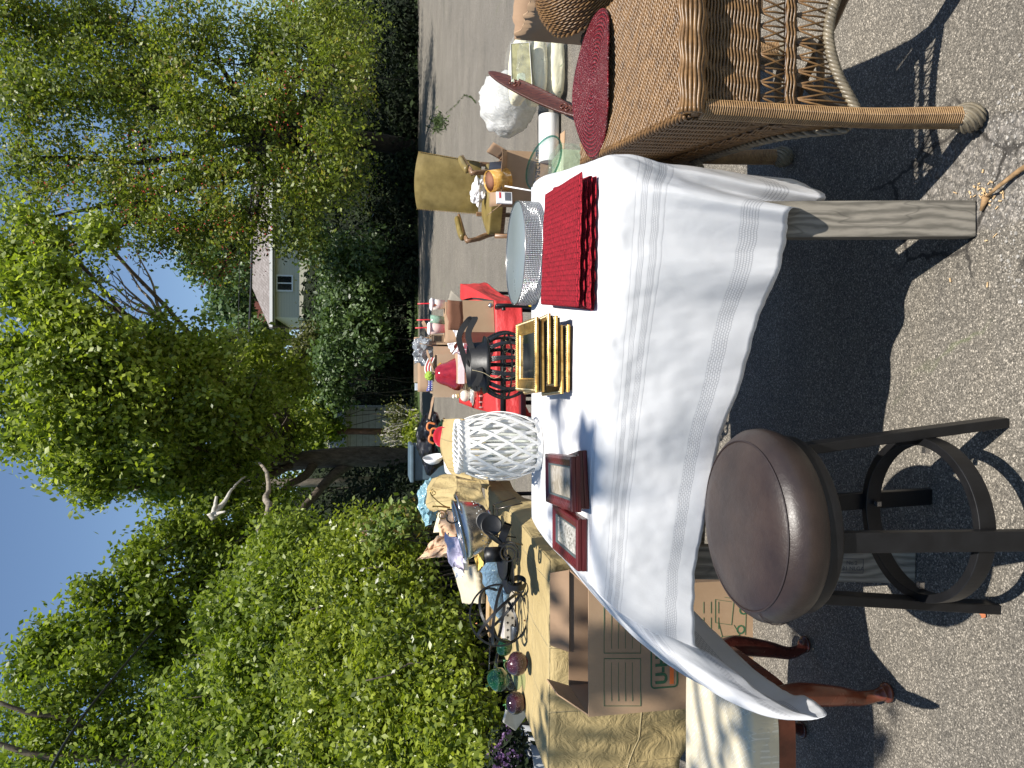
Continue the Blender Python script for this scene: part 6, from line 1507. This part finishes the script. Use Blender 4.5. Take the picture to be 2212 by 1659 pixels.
def fruits():
    pu = NT('purple_glass'); c = pu.coord('Object'); sp = pu.ramp(pu.vor(c, 150), [(.10, 1), (.22, 0)]); n = pu.noise(c, 12, 4)
    PU = pu.fin(pu.mix(pu.math('MULTIPLY', sp, .6), pu.ramp(n, [(.35, (.018, .006, .010)), (.7, (.07, .018, .026))]), (.5, .36, .38)), .15, 0, pu.bump(sp, .4, .002), Coat_Weight=.5)
    gr = NT('green_glass'); c = gr.coord('Object'); sp = gr.ramp(gr.vor(c, 120), [(.12, 1), (.24, 0)]); GR = gr.fin(gr.mix(gr.math('MULTIPLY', sp, .7), gr.ramp(gr.noise(c, 9, 3), [(.35, (.002, .03, .010)), (.7, (.008, .10, .03))]), (.45, .75, .35)), .06, 0, None, Coat_Weight=.7, Transmission_Weight=.35)
    leaf = plain('glass_leaf', (.05, .16, .05), .2)
    def apple_(name, lab, x, y, Y, r, mat, lf, rot, dz=0, st=True):
        c = P(x, y, Y=Y); t = thing(name, lab, 'glass fruit', tuple(c), rot=rot, group='bubbled glass fruit on the tan table')
        m = MB(); m.lathe([(0, -.80), (.25, -.86), (.6, -.76), (.88, -.42), (1, .0), (.97, .35), (.80, .68), (.50, .86), (.22, .84), (.06, .70), (0, .66)], 40); m.v = [p*r for p in m.v]; m.build('fruit', mat, t)
        if st: m = MB(); m.tube([(0, 0, r*.66), (.1*r, 0, r*1.05), (.2*r, 0, r*1.25)], [r*.06, r*.05, r*.08], 8); m.build('stalk', leaf if lf else GR, t)
        if lf:
            m = MB(); m.grid(lambda a, b: Vector((r*(.05+.85*a), r*(b-.5)*.55*math.sin(math.pi*(.06+.9*a)), r*(.95+.18*math.sin(a*3)-.35*a*a))), 12, 6); m.build('leaf', leaf, t, solid=.003)
    for nm, lab, x, y, Y, r, mt, lf, ro in (('glass_apple', 'deep purple bubbled glass apple touching the green one behind it', 1118, 1434, 3.62, .058, PU, True, (R(15), R(-25), R(200))),
        ('glass_apple', 'speckled purple red glass apple, the leftmost fruit', 1115, 1518, 3.75, .056, PU, True, (R(12), R(18), R(150))),
        ('glass_apple', 'dark green bubbled glass apple standing highest at the back', 1077, 1467, 3.95, .062, GR, False, (R(-10), R(-40), 0)),
        ('glass_pear_green', 'small bright green speckled glass fruit behind the right purple apple', 1090, 1398, 3.9, .046, GR, False, (R(-20), R(10), 0))):
        apple_(nm if nm != 'glass_pear_green' else 'glass_apple', lab, x, y, Y, r, mt, lf, ro)
    c = P(1110, 1470, Y=3.74); t = thing('clear_glass_apple', 'clear green tinted glass apple between the purple ones', 'glass fruit', tuple(c), group='bubbled glass fruit on the tan table')
    m = MB(); m.lathe([(0, -.8), (.5, -.82), (.9, -.45), (1, 0), (.85, .6), (.4, .86), (0, .7)], 36); m.v = [p*.050 for p in m.v]; m.build('fruit', m_glass('greenish_glass', (.60, .85, .70), tint=.45), t)
fruits()
def tan_goods():
    sheetm = plain('cream_paper_sheet', (.66, .58, .40), .75, 0, .1, 6, .5, 12, .02); kraft = plain('kraft_tissue', (.68, .45, .28), .7, 0, .12, 8, .5, 16, .02); lav = plain('lavender_tissue', (.50, .46, .58), .8, 0, .08, 8, .5, 22, .02)
    def paper(name, lab, poly, Y, mat, seed, amp=.03, cat='paper', sol=.0012, dY=.12, nu=26):
        m = MB(); a, b, c, d = [P(x, y, Y=Y+k*dY) for k, (x, y) in zip((0, 0, 1, 1), poly)]
        m.grid(lambda u, v: a.lerp(b, u).lerp(d.lerp(c, u), v)+Vector((amp*.35*nz(u*2.2, v*2.2, seed), amp*1.4*(abs(nz(u*2.6+4, v*2.2, seed))+.4*abs(nz(u*6, v*5, seed))), amp*.35*nz(u*2.5, v*2, seed+8))), nu, nu); o = m.build(name, mat, solid=sol); tag(o, lab, cat); return o
    paper('kraft_tissue', 'peach brown tissue paper pointing up like a horn left of the colander', [(970, 1150), (966, 1206), (902, 1212), (935, 1168)], 4.1, kraft, 2, .05)
    paper('peach_tissue', 'peach tissue folded behind the colander rim', [(1010, 1118), (1005, 1160), (950, 1165), (948, 1100)], 4.2, kraft, 6, .05)
    paper('lavender_tissue', 'pale lavender torn tissue sheet left of the colander rim', [(1003, 1170), (1002, 1242), (968, 1216), (962, 1150)], 3.95, lav, 11, .045)
    paper('white_tissue_scrap', 'small white crumpled tissue tip below the lavender sheet', [(998, 1232), (1004, 1246), (985, 1250), (980, 1226)], 3.9, WPAPER, 15, .03)
    paper('cream_sheet', 'smooth cream sheet standing behind the colander', [(1000, 1105), (998, 1150), (935, 1150), (952, 1092)], 4.6, sheetm, 19, .02)
    paper('cream_cushion', 'cream fabric cushion lying behind the blue plastic sleeve', [(1035, 1225), (1040, 1305), (1008, 1300), (985, 1222)], 4.25, plain('cream_fabric', (.52, .46, .33), .85, 0, .1, 6, .3, 10, .02), 23, .03, 'cushion', .05, .35)
    paper('white_price_card', 'white card with small black print stuck by the colander foot', [(1040-28, 1124+80), (1040-28, 1232), (1030-30, 1232), (1030-30, 1206)], 3.98, WPAPER, 31, .0, 'card', .002, 0.0, 3)
    paper('yellow_tissue', 'yellow tissue strip running under the colander', [(1046, 1165), (1044, 1225), (1030, 1238), (1022, 1172)], 3.9, plain('yellow_paper', (.70, .48, .12), .7, 0, .1, 6, .4, 14, .02), 27, .03)
    # blue sleeve
    c = P(1066, 1270, Y=3.85); fx = m_film('blue_sleeve_film', (.22, .36, .50), .85, 40, .05, 1.0)
    m = MB(); a, b = P(1062, 1212, Y=3.82), P(1082, 1346, Y=3.9); L = (b-a)
    pts = [a+L*f for f in np.linspace(0, 1, 26)]; n0 = len(m.v); m.tube(pts, [np.interp(f, [0, .1, .6, 1], [.03, .062, .05, .006])*(1+.16*nz(f*14, 2)) for f in np.linspace(0, 1, 26)], 18, flat=.55)
    m.v = [p+Vector((.004*nz(p.x*40, p.y*40, p.z*40), 0, .010*nz(p.x*30, p.z*60, 1))) for p in m.v]; o = m.build('plastic_sleeve', fx); o.location.z = 0; tag(o, 'crinkled clear sleeve holding something blue, lying behind the metal orb', 'plastic sleeve')
    m = MB(); a, b = P(1098, 1250, Y=3.78), P(1092, 1305, Y=3.82); m.tube([a+(b-a)*f for f in np.linspace(0, 1, 12)], [np.interp(f, [0, .2, 1], [.015, .028, .010]) for f in np.linspace(0, 1, 12)], 12, flat=.6); o = m.build('plastic_sleeve', fx); tag(o, 'second smaller blue sleeve under the large one', 'plastic sleeve')
    # star box
    a = P(1100, 1322, Y=4.0); t = thing('star_box', 'flat white box printed with black stars seen through the metal orb', 'box', (a.x, 4.05, T2+.004)); m = MB(); m.box((0, 0, .03), (.33, .12, .06)); m.build('box', plain('pale_box', (.62, .58, .52), .6), t, bevel=.002)
    m = MB()
    for k in range(16):
        cx, cz = -.15+.04*(k % 8)+.015*(k//8), .015+.026*(k//8); vs = [(cx+(.009 if i % 2 == 0 else .004)*math.sin(i*math.pi/5), -.0612, cz+(.009 if i % 2 == 0 else .004)*math.cos(i*math.pi/5)) for i in range(10)]; m.add(vs, [tuple(range(10))])
        vs = [(p[0], .0+(-.055+(i*0)), .0605) for i, p in enumerate(vs)]
    m.build('stars', INKB, t, solid=.0006)
    t = thing('long_flat_box', 'long thin tan box edge with gold trim behind the blue sleeve', 'box', tuple(P(1052, 1290, Y=4.15)), rz=R(-8)); m = MB(); m.box((0, 0, -.02), (.42, .12, .03)); m.build('box', plain('tan_box', (.42, .28, .14), .6), t, bevel=.002); m = MB(); m.box((0, -.061, -.008), (.42, .002, .006)); m.build('gold_trim', GOLD, t)
    # dark flat flower tin behind the fruit, and goblets
    t = thing('glass_flute', 'pair of thin clear glass stems lying behind the green apple', 'glass', tuple(P(1068, 1420, Y=4.05))); m = MB(); a, b = P(1060, 1352, Y=4.0), P(1056, 1446, Y=4.1)
    m.tube([a, a.lerp(b, .4), b], [.014, .006, .002], 10); m.tube([P(1082, 1350, Y=4), P(1076, 1400, Y=4.02), P(1070, 1446, Y=4.05)], [.012, .006, .012], 10); m.build('stems', m_glass('smoke_glass', (.7, .7, .78), tint=.6), t, world=True)
    t = thing('grey_tin', 'dull grey metal tin lying behind the right purple apple', 'tin', tuple(P(1108, 1366, Y=4.0))); m = MB(); m.tube([(-.04, 0, -.02), (.04, 0, -.02)], .038, 22); m.build('tin', plain('grey_tin_metal', (.13, .14, .15), .3, .8), t, bevel=.002)
    # cream picture frame corner at the left
    a, b, c, d = P(1098, 1512, Y=4.15), P(1086, 1560, Y=4.15), P(1112, 1578, Y=4.2), P(1140, 1540, Y=4.2); m = MB(); m.add([a, b, c, d], [(0, 1, 2, 3)]); t = thing('cream_platter', 'cream rectangular dish corner sticking out behind the leftmost apple', 'dish', tuple(a)); m.build('dish', plain('cream_dish', (.68, .62, .50), .35), t, world=True, solid=.02, bevel=.006)
    # brass scroll piece
    t = thing('brass_scroll', 'brass wire scroll ornament with curled ends standing behind the colander', 'ornament', tuple(P(960, 1085, Y=4.3))); m = MB()
    def curl(c, r, turns, s=1, a0=0): return [c+Vector((math.cos(a0+s*f*turns*6.283)*r*(1-.75*f), 0, math.sin(a0+s*f*turns*6.283)*r*(1-.75*f))) for f in np.linspace(0, 1, 26)]
    m.tube(curl(P(936, 1064, Y=4.3), .020, 1.4), .0028, 6); m.tube(curl(P(955, 1113, Y=4.3), .034, 1.6, -1, 2), .0032, 6); m.tube(catmull([P(928, 1062, Y=4.3), P(938, 1076, Y=4.3), P(958, 1092, Y=4.3), P(972, 1096, Y=4.3)], 16), .0032, 6); m.tube(catmull([P(934, 1094, Y=4.28), P(950, 1094, Y=4.28), P(972, 1097, Y=4.3)], 12), [.006, .005]+[.004]*10, 6); m.build('scroll', plain('old_brass', (.42, .29, .10), .3, .9), t, world=True)
    t = thing('black_hook', 'black curved iron hook above the colander rim', 'hook', tuple(P(990, 1100, Y=4.0))); m = MB(); m.tube(catmull([P(966, 1112, Y=4), P(966, 1124, Y=4), P(978, 1130, Y=4), P(993, 1120, Y=4), P(996, 1104, Y=4), P(984, 1102, Y=4), P(966, 1100, Y=4)], 24), .0045, 6); m.build('hook', BLKM, t, world=True)
tan_goods()
def far_goods():
    Y = 5.4
    crumple('black_garbage_bag', 'glossy black plastic bag heaped at the far end of the tan table', P(935, 960, Y=5.9), (px(60, 5.9), .2, px(32, 5.9)), m_film('black_film', (.012, .011, .012), 1.0, 16, .12), .35, 2.2, 'plastic bag', 32, seed=3)
    crumple('black_garbage_bag', 'smaller glossy black bag reaching toward the red cloth', P(935, 915, Y=5.8), (px(26, 5.8), .14, px(16, 5.8)), m_film('black_film2', (.014, .012, .014), 1.0, 16, .12), .4, 2.2, 'plastic bag', 24, seed=8)
    crumple('blue_plastic_bag', 'knotted light blue plastic bag at the far end of the tan table', P(930, 1085, Y=5.6), (px(44, 5.6), .13, px(25, 5.6)), m_film('sky_blue_film', (.26, .46, .53), .85, 18, .18), .5, 2.3, 'plastic bag', 32, seed=12)
    crumple('green_tinsel', 'dark green tinsel garland spilling from the black bag', P(955, 945, Y=5.55), (px(32, 5.5), .08, px(12, 5.5)), plain('tinsel', (.015, .06, .03), .4, .3, .6, 50, 1, 150, .02), .6, 5, 'tinsel', 30, seed=14)
    def coil(lab, x, y): 
        t = thing('orange_coil', lab, 'wire ornament', tuple(P(x, y, Y=5.45)), group='orange wound wire stems on the green tinsel'); m = MB(); c = P(x, y, Y=5.45); m.tube(catmull([P(x+8, y-2, Y=5.45), P(x-6, y-4, Y=5.45), P(x-9, y+8, Y=5.45), P(x+1, y+14, Y=5.45)], 16), .008, 7); m.build('stem', plain('orange_wire', (.62, .20, .06), .5), t, world=True)
    coil('orange wound wire stem curving at the top of the tinsel', 932, 918); coil('lower orange wound wire stem beside the red bowl', 940, 930); coil('third orange wound wire stem nearest the black bag', 936, 944)
    def bowl(name, lab, x, y, r, mat, rot, Y=5.35): 
        t = thing(name, lab, 'bowl', tuple(P(x, y, Y=Y)), rot=rot); m = MB(); m.lathe([(0, 0), (r*.5, 0), (r*.85, r*.3), (r, r*.62), (r*.97, r*.62), (r*.8, r*.32), (r*.45, .006), (0, .006)], 36); m.build('bowl', mat, t)
    bowl('white_bowl', 'ribbed white bowl lying on its side by the black bag', 960, 1005, .10, plain('white_glaze', (.78, .75, .74), .2), (R(0), R(175), 0))
    bowl('red_lined_bowl', 'white rimmed bowl with a red inside beside the orange wire stems', 962, 943, .075, plain('red_glaze_dish', (.50, .02, .04), .2), (R(50), 0, 0)); bowl('shallow_white_dish', 'shallow white dish behind the ribbed bowl', 938, 1000, .08, WPAPER, (R(10), R(80), 0), 5.6)
    # wheeled bin
    a = P(884, 960, Y=9.2); b = P(900, 1040, Y=9.2); W = a.x-b.x; H = a.z; t = thing('wheeled_bin', 'blue grey wheeled bin with a flat lid in front of the maple trunk', 'bin', ((a.x+b.x)/2, 9.4, 0))
    m = MB(); m.hull([(-W*.38, -.22, .05), (W*.38, -.22, .05), (W*.38, .22, .05), (-W*.38, .22, .05)], [(-W*.47, -.28, H-.06), (W*.47, -.28, H-.06), (W*.47, .28, H-.06), (-W*.47, .28, H-.06)]); BINM = plain('bin_plastic', (.085, .13, .165), .45); m.build('body', BINM, t, bevel=.02)
    m = MB(); m.box((0, -.01, H-.03), (W, .62, .05)); m.build('lid', BINM, t, bevel=.015)
    for s in (-1, 1): m = MB(); m.tube([(s*W*.36, .24, .10), (s*W*.44, .24, .10)], .10, 20); m.build('wheel', BLKM, t)
    # flower urns behind the left end
    U = plain('urn_grey', (.34, .35, .36), .6, 0, .1)
    for lab, x, y, YY in (('grey white urn of purple flowers behind the tan table, the right one', 1132, 1612, 4.5), ('grey white urn at the left frame edge among purple flowers', 1145, 1650, 4.3)):
        c = P(x, y, Y=YY); t = thing('flower_urn', lab, 'urn', (c.x, c.y, 0), group='grey urns of purple flowers'); m = MB(); z = c.z; m.lathe([(0, 0), (.09, 0), (.07, .05), (.05, z*.45), (.06, z*.55), (.10, z*.8), (.12, z), (.10, z), (0, z*.9)], 28); m.build('urn', U, t)
        C, O, Rr = lobe_pts([((c.x, c.y, c.z+.10), (.16, .14, .12), 1)], 700, 8, .05); leaf_mesh('foliage', C, .05*(.6+.8*rng.random(len(C))), O, LF_DARK, t, rv=Rr)
        C, O, Rr = lobe_pts([((c.x+.02, c.y-.08, c.z+.14), (.14, .10, .10), 1)], 700, 14, .02); leaf_mesh('flowers', C, .016*(.6+.8*rng.random(len(C))), O, m_leaf('lilac_petal' , [(.05, .02, .07), (.16, .08, .20), (.30, .18, .34)], .2), t, rv=Rr, asp=.9)
far_goods()

# ================================================================== RIGHT MIDDLE GROUND
def armchair():
    # measured frame: back top at x 908, seat front low at x 1100
    Yc = 7.0; t0 = P(1050, 428, Y=Yc); c = (t0.x, Yc, 0); t = thing('olive_armchair', 'olive green leather armchair with curved wooden arms and brass nail trim on the driveway', 'armchair', c, rz=R(-32))
    SW, SD, sh = .60, .56, .44
    # seat
    m = MB()
    def seat(a, b):
        th = a*2*math.pi; c_, s_ = math.cos(th), math.sin(th); q = (abs(c_)**6+abs(s_)**6)**(-1/6); r = min(1, b/.75); z = sh+.045-.030*r**3
        if b > .75: z = sh+.015-.10*(b-.75)/.25
        tp = 1-.08*(s_*q+1)/2
        return Vector((c_*q*SW/2*math.sin(r*math.pi/2)**.95*tp, s_*q*SD/2*math.sin(r*math.pi/2)**.95, z))
    m.grid(seat, 72, 26, closed_u=True); m.build('seat', OLIVE, t)
    m = MB(); m.box((0, 0, sh-.10), (SW*.9, SD*.92, .05)); m.build('rail', OAK, t, bevel=.004)
    # back, slightly bowed with arched top
    m = MB(); bh = .60; W0 = .56
    for s, off in ((1, 0), (-1, .07)):
        def bk(a, b, s=s, off=off):
            u = (a-.5)*2 if s == 1 else -(a-.5)*2; w = W0/2*(.92+.10*b); zt = .50+bh*b+(.035*(1-u*u) if b > .5 else 0)*(b-.5)*2
            e = (1-abs(u)**5)*(1-abs(2*b-1)**7); return Vector((u*w, SD/2-.04+.16*b+.02+(off-.035)*max(.15, e)+.035, zt))
        m.grid(bk, 30, 26)
    m.build('backrest', OLIVE, t, weld=True)
    for s in (-1, 1):
        m = MB()
        for k in range(34): f = k/33; w = W0/2*(.92+.10*f); m.ball((s*(w+.001), SD/2-.04+.16*f+.035, .50+bh*f), .0055, 6)
        m.build('nail_trim', plain('brass_nail', (.35, .22, .08), .35, .8), t)
    for s in (-1, 1):
        m = MB(); m.beam((s*.24, SD/2-.03, .02), (s*.25, SD/2-.02, .52), .04, .035); m.build('leg', OAK, t, bevel=.005)
        m = MB(); m.tube([(s*.27, -SD/2+.04, .0), (s*.275, -SD/2+.035, .16), (s*.28, -SD/2+.03, .40)], [.017, .022, .026], 8, square=False); m.build('leg', OAK, t)
        m = MB(); pts = catmull([(s*.285, -SD/2+.12, .38), (s*.30, -SD/2+.10, .46), (s*.315, -SD/2+.03, .56), (s*.32, -SD/2-.01, .64), (s*.32, -SD/2-.0, .665)], 20); m.tube(pts, [.028]*10+[.024]*10, 8); m.tube(catmull([(s*.32, -SD/2-.02, .665), (s*.325, -SD/2+.10, .675), (s*.31, 0, .68), (s*.29, SD/2+.02, .69)], 24), [.030]*8+[.026]*16, 8, flat=.6, ref=(1, 0, 0)); m.build('arm', OAK, t)
        m = MB(); m.tube(catmull([(s*.322, -SD/2+.06, .70), (s*.32, -SD/2+.15, .712), (s*.31, 0, .715), (s*.295, SD/2-.04, .715)], 20), [.02]+[.036]*18+[.02], 12, flat=.75, ref=(1, 0, 0)); m.build('arm_pad', OLIVE, t)
        m = MB()
        for e in (-.034, .034):
            m = MB(); m.tube([(s*(.325-.03*f)+e, -SD/2+.08+f*(SD-.14), .693) for f in np.linspace(0, 1, 50)], [.0055 if k % 2 else .003 for k in range(50)], 6); m.build('nail_trim', plain('brass_nail', (.35, .22, .08), .35, .8), t)
    return t
armchair()
crumple('white_cloth_bundle', 'bundled white cloth on the seat of the olive armchair', P(1033, 413, Y=6.95), (.125, .08, .07), plain('white_fabric', (.74, .72, .72), .8, 0, .05, 10, .6, 24, .02), .45, 2.4, 'cloth', 28, seed=21)
def right_goods():
    a = P(1208, 400, h=0); Yv = a.y; x1 = P(1150, 322, Y=Yv).x; x0 = P(1150, 428, Y=Yv).x; top = P(1096, 380, Y=Yv).z
    t = carton('vacuum_carton', 'open brown carton with printing lying in front of the olive armchair', ((x0+x1)/2, Yv+.22, .002), (x1-x0, .40, top), R(-6), (CARD, CARDIN), True, (.5, 1.1, 1.0, .9), .13)
    M = Matrix.Translation((.06, -.2035, top*.42)) @ Matrix.Rotation(R(90), 4, 'X'); o = text_mesh('lettering', 'e4 vacuum', .075, INKB, t, M, .0005)
    f = P(1215, 345, h=.01); m = MB(); m.add([(f.x-.05, f.y-.02, .004), (f.x+.22, f.y-.06, .004), (f.x+.26, f.y+.25, .01), (f.x-.02, f.y+.28, .05)], [(0, 1, 2, 3)]); o = m.build('cardboard_flap', CARD, solid=.004); tag(o, 'flat cardboard flap lying on the asphalt right of the carton', 'cardboard')
    # amber shade
    c = P(1075, 390, Y=Yv-.02); ax = Vector((.25, -.2, .9)).normalized(); t = thing('amber_lampshade', 'amber cellophane wrapped drum lampshade tilted on top of the carton', 'lampshade', tuple(c), rot=(R(18), R(-14), 0)); r = .095
    m = MB(); m.lathe([(r*1.0, -.085), (r*.92, .085), (r*.90, .085), (r*.98, -.085)], 40, closed=True); am = NT('amber_wrap'); cc = am.coord('Object'); AM = am.fin(am.ramp(am.noise(cc, 14, 5, .6, 'Fac', 1.5), [(.3, (.42, .20, .03)), (.6, (.66, .38, .09)), (.75, (.85, .72, .5))]), .1, 0, am.bump(am.noise(cc, 20, 4), .6, .01), Coat_Weight=.5); m.build('shade', AM, t); m = MB(); m.lathe([(0, .07), (r*.9, .07), (0, .072)], 30); m.build('inner_disc', CARDDK, t)
    m = MB(); m.tube([P(1091, 402, Y=Yv-.25), P(1148, 410+2, Y=Yv-.5)], .006, 8); o = m.build('white_stick', WPAPER); tag(o, 'thin white stick slanting from the amber lampshade to the table', 'stick')
    a, b, c_, d = P(1058, 352, Y=Yv+.3), P(1056, 366, Y=Yv+.1), P(1094, 362, Y=Yv+.05), P(1098, 348, Y=Yv+.3); m = MB(); m.add([a, b, c_, d], [(0, 1, 2, 3)]); t = thing('dark_panel', 'dark blue grey panel standing beside the amber lampshade', 'panel', tuple(a)); m.build('panel', plain('navy_board', (.03, .04, .06), .5), t, world=True, solid=.012)
    t = thing('printed_sleeve', 'white packet with dark and red printing in front of the carton', 'packet', tuple(P(1089, 428, Y=Yv-.08)), rz=R(10)); m = MB(); m.box((0, 0, 0), (.10, .02, .13)); m.build('packet', WPAPER, t, bevel=.002); m = MB(); m.box((.01, -.0112, -.03), (.07, .001, .05)); m.build('dark_patch', plain('slate_print', (.10, .11, .13), .6), t); m = MB(); m.box((.02, -.0112, .035), (.05, .001, .014)); m.build('red_patch', plain('red_paper', (.6, .03, .04), .6), t)
    # glass tabletop on a wrapped block
    Yg = 4.3; c = P(1174, 352, Y=Yg); r = px(60, Yg); t = thing('glass_disc', 'thick round clear glass tabletop leaning behind the right end of the white table', 'glass top', tuple(c), rot=(R(24), R(14), 0))
    m = MB(); m.lathe([(0, -.004), (r, -.004), (r, .006), (0, .006)], 72); m.build('pane', CLEAR, t); m = MB(); m.tube(circle((0, 0, .001), r, 90), .006, 8, True); m.build('polished_edge', GREENG, t)
    t = thing('wrapped_block', 'pale green block wrapped in clear plastic under the round glass', 'package', (c.x-.03, Yg+.1, .002)); h = c.z-.10; m = MB(); m.box((0, 0, h*.5), (.24, .24, h)); m.build('block', plain('pale_green', (.46, .52, .34), .35, 0, .1, 6, .6, 14, .02), t, bevel=.02); m = MB(); m.box((.01, -.01, h*.5+.01), (.28, .28, h+.02)); m.build('plastic_wrap', m_film('clear_wrap', (.7, .75, .6), .25, 12, .08), t, bevel=.03)
    # paper roll
    a, b = P(1186, 250, h=.09), P(1186, 352, h=.09); t = thing('paper_roll', 'thick roll of quilted white paper lying on the asphalt', 'paper roll', tuple((a+b)/2)); m = MB(); cc = (a+b)/2; m.tube([a-cc, b-cc], .086, 32); o = m.build('roll', plain('quilted_paper', (.80, .80, .78), .8, 0, .04, 20, .6, 90, .004), t, bevel=.006)
    # trash bag
    c = P(1105, 232, Y=6.6); gath = NT('white_bag'); cc = gath.coord('Object'); n = gath.noise(gath.coord('Object', (3.0, 3.0, .8)), 9, 5, .6, 'Fac', .8); WB = gath.fin(gath.ramp(n, [(.3, (.66, .65, .60)), (.6, (.82, .82, .80))]), .25, 0, gath.bump(n, .8, .03)); tr = gath.n('BsdfTranslucent'); tr.inputs[0].default_value = (.8, .8, .74, 1); mx = gath.n('MixShader'); mx.inputs[0].default_value = .3; gath.l(gath.b.outputs[0], mx.inputs[1]); gath.l(tr.outputs[0], mx.inputs[2]); gath.l(mx.outputs[0], gath.out.inputs[0])
    a, b, d = P(1048, 190, Y=6.5), P(1150, 250, Y=6.4), None
    m = MB(); cx = P(1100, 228, Y=6.5); 
    def bag(di):
        return .045*math.sin(math.atan2(di.x, di.z)*15+4*nz(di.x*2, di.y*2, di.z*2))*(1-abs(di.y))+.22*max(0, di.x*.5+di.z*.6)-.10*max(0, -di.z)+.16*nz(di.x*2.3, di.y*2.3, di.z*1.5)+.13*abs(nz(di.x*5+di.y*2, di.y*5, di.z*1.2))+.07*abs(nz(di.x*13, di.y*11, di.z*2.5))
    m.ball((0, 0, 0), (px(62, 6.5), .2, px(56, 6.5)), 44, warp=bag); o = m.build('white_garbage_bag', WB); o.location = (cx.x, 6.5, max(cx.z, px(50, 6.5))); o.rotation_euler = (0, R(22), 0); tag(o, 'stuffed translucent white plastic garbage bag behind the carved board', 'plastic bag')
    # comforter
    Yk = 5.75; a = P(1232, 90, h=0); x1, x0 = P(1170, 70, Y=Yk).x, P(1170, 208, Y=Yk).x; zt = P(1105, 130, Y=Yk).z; cx, W = (x0+x1)/2, x1-x0
    t = thing('packaged_comforter', 'cream floral comforter folded in a clear zip bag with a picture card', 'bedding', (cx, Yk+.16, 0))
    q = NT('cream_quilt'); cc = q.coord('Object'); fl = q.ramp(q.noise(cc, 17, 2, .5, 'Fac', 1), [(.66, 0), (.72, 1)]); Q_ = q.fin(q.mix(q.math('MULTIPLY', fl, .8), q.ramp(q.noise(cc, 4, 3), [(.3, (.66, .62, .42)), (.7, (.76, .72, .52))]), (.20, .27, .14)), .7, 0, q.bump(q.noise(cc, 9, 4), .5, .03))
    lay = 3
    for i in range(lay):
        z0 = .01+i*(zt-.03)/lay; hh = (zt-.03)/lay; m = MB(); 
        def warp(d, i=i): k = (abs(d.x)**6+abs(d.y)**6+abs(d.z)**3)**(-1/5)*.93; return k-1+.05*nz(d.x*4+i, d.y*4, d.z*3)+.03*nz(d.x*11, d.y*9, i)
        m.ball((0, 0, z0+hh/2), (W/2*.98, .19, hh*.56), 40, warp=warp); m.build('fold', Q_, t)
    m = MB(); 
    def wp(d): k = (abs(d.x)**5+abs(d.y)**5+abs(d.z)**5)**(-1/5); return k-1+.02*nz(d.x*6, d.y*6, d.z*6)
    m.ball((0, 0, zt/2), (W/2*1.04, .22, zt/2*1.04), 36, warp=wp); m.build('clear_bag', m_film('bag_film', (.85, .87, .85), .10, 14, .06), t)
    m = MB(); a, b, c_, d = P(1103, 95, Y=Yk-.03), P(1105, 190, Y=Yk-.03), P(1150, 200, Y=Yk-.06), P(1143, 92, Y=Yk-.06); m.add([a, b, c_, d], [(0, 1, 2, 3)]); cd = m.build('picture_card', plain('photo_card', (.33, .31, .16), .2, 0, .5, 14), t, world=True, solid=.002)
    bd = MB(); 
    for p_, q_ in ((a, b), (b, c_), (c_, d), (d, a)): bd.beam(p_+Vector((0, -.003, 0)), q_+Vector((0, -.003, 0)), .006, .002, (0, 1, 0))
    bd.build('card_border', WPAPER, t, world=True)
    m = MB(); a2 = P(1110, 178, Y=Yk-.036); m.ball(a2, (.03, .002, .02), 12); m.ball(P(1128, 168, Y=Yk-.05), (.04, .002, .045), 12); m.build('card_print', plain('pale_green_print', (.50, .56, .42), .4, 0, .3, 50), t, world=True)
    # carved board
    a, b = P(1056, 156, Y=5.9), P(1219, 251, Y=5.25); b.z = .012; t = thing('carved_board', 'dark reddish brown carved oval board leaning on edge against the bags', 'carved board', tuple((a+b)/2)); L = (b-a); d = L.normalized(); 
    side = Vector((.75, .55, .25)); side = (side-d*side.dot(d)).normalized(); nn = d.cross(side); cc = (a+b)/2; m = MB(); 
    RW = .062; n = 48
    def pt(th, r, o): return cc+d*math.cos(th)*L.length/2*r+side*math.sin(th)*RW*r+nn*o
    vs = []; fs = []
    for lay, (r, o) in enumerate(((0, .010), (.85, .010), (.95, .014), (1, .008), (1, -.006), (.9, -.010), (0, -.010))):
        for k in range(n): vs.append(pt(2*math.pi*k/n, r, o))
    for i in range(6):
        for k in range(n): fs.append((i*n+k, i*n+(k+1) % n, (i+1)*n+(k+1) % n, (i+1)*n+k))
    m.add(vs, fs, True); m.build('board', m_wood('carved_wood', (.03, .008, .005), (.10, .028, .015), .4, 'Z', 1.5, False), t, world=True)
    m = MB()
    for k in range(2):
        for sgn in (1, -1):
            for s in range(2): c0 = cc+d*(.30 if k else -.24)*L.length+d*s*.05; m.tube([c0+d*math.cos(u)*(.035-.004*u)+side*math.sin(u)*(.035-.004*u)+nn*.013*sgn for u in np.linspace(0, 6.6, 22)], .006, 6)
    m.build('carved_scrolls', m_wood('carved_wood2', (.05, .014, .008), (.15, .045, .025), .25, 'Z', 1.5, False), t, world=True)
right_goods()
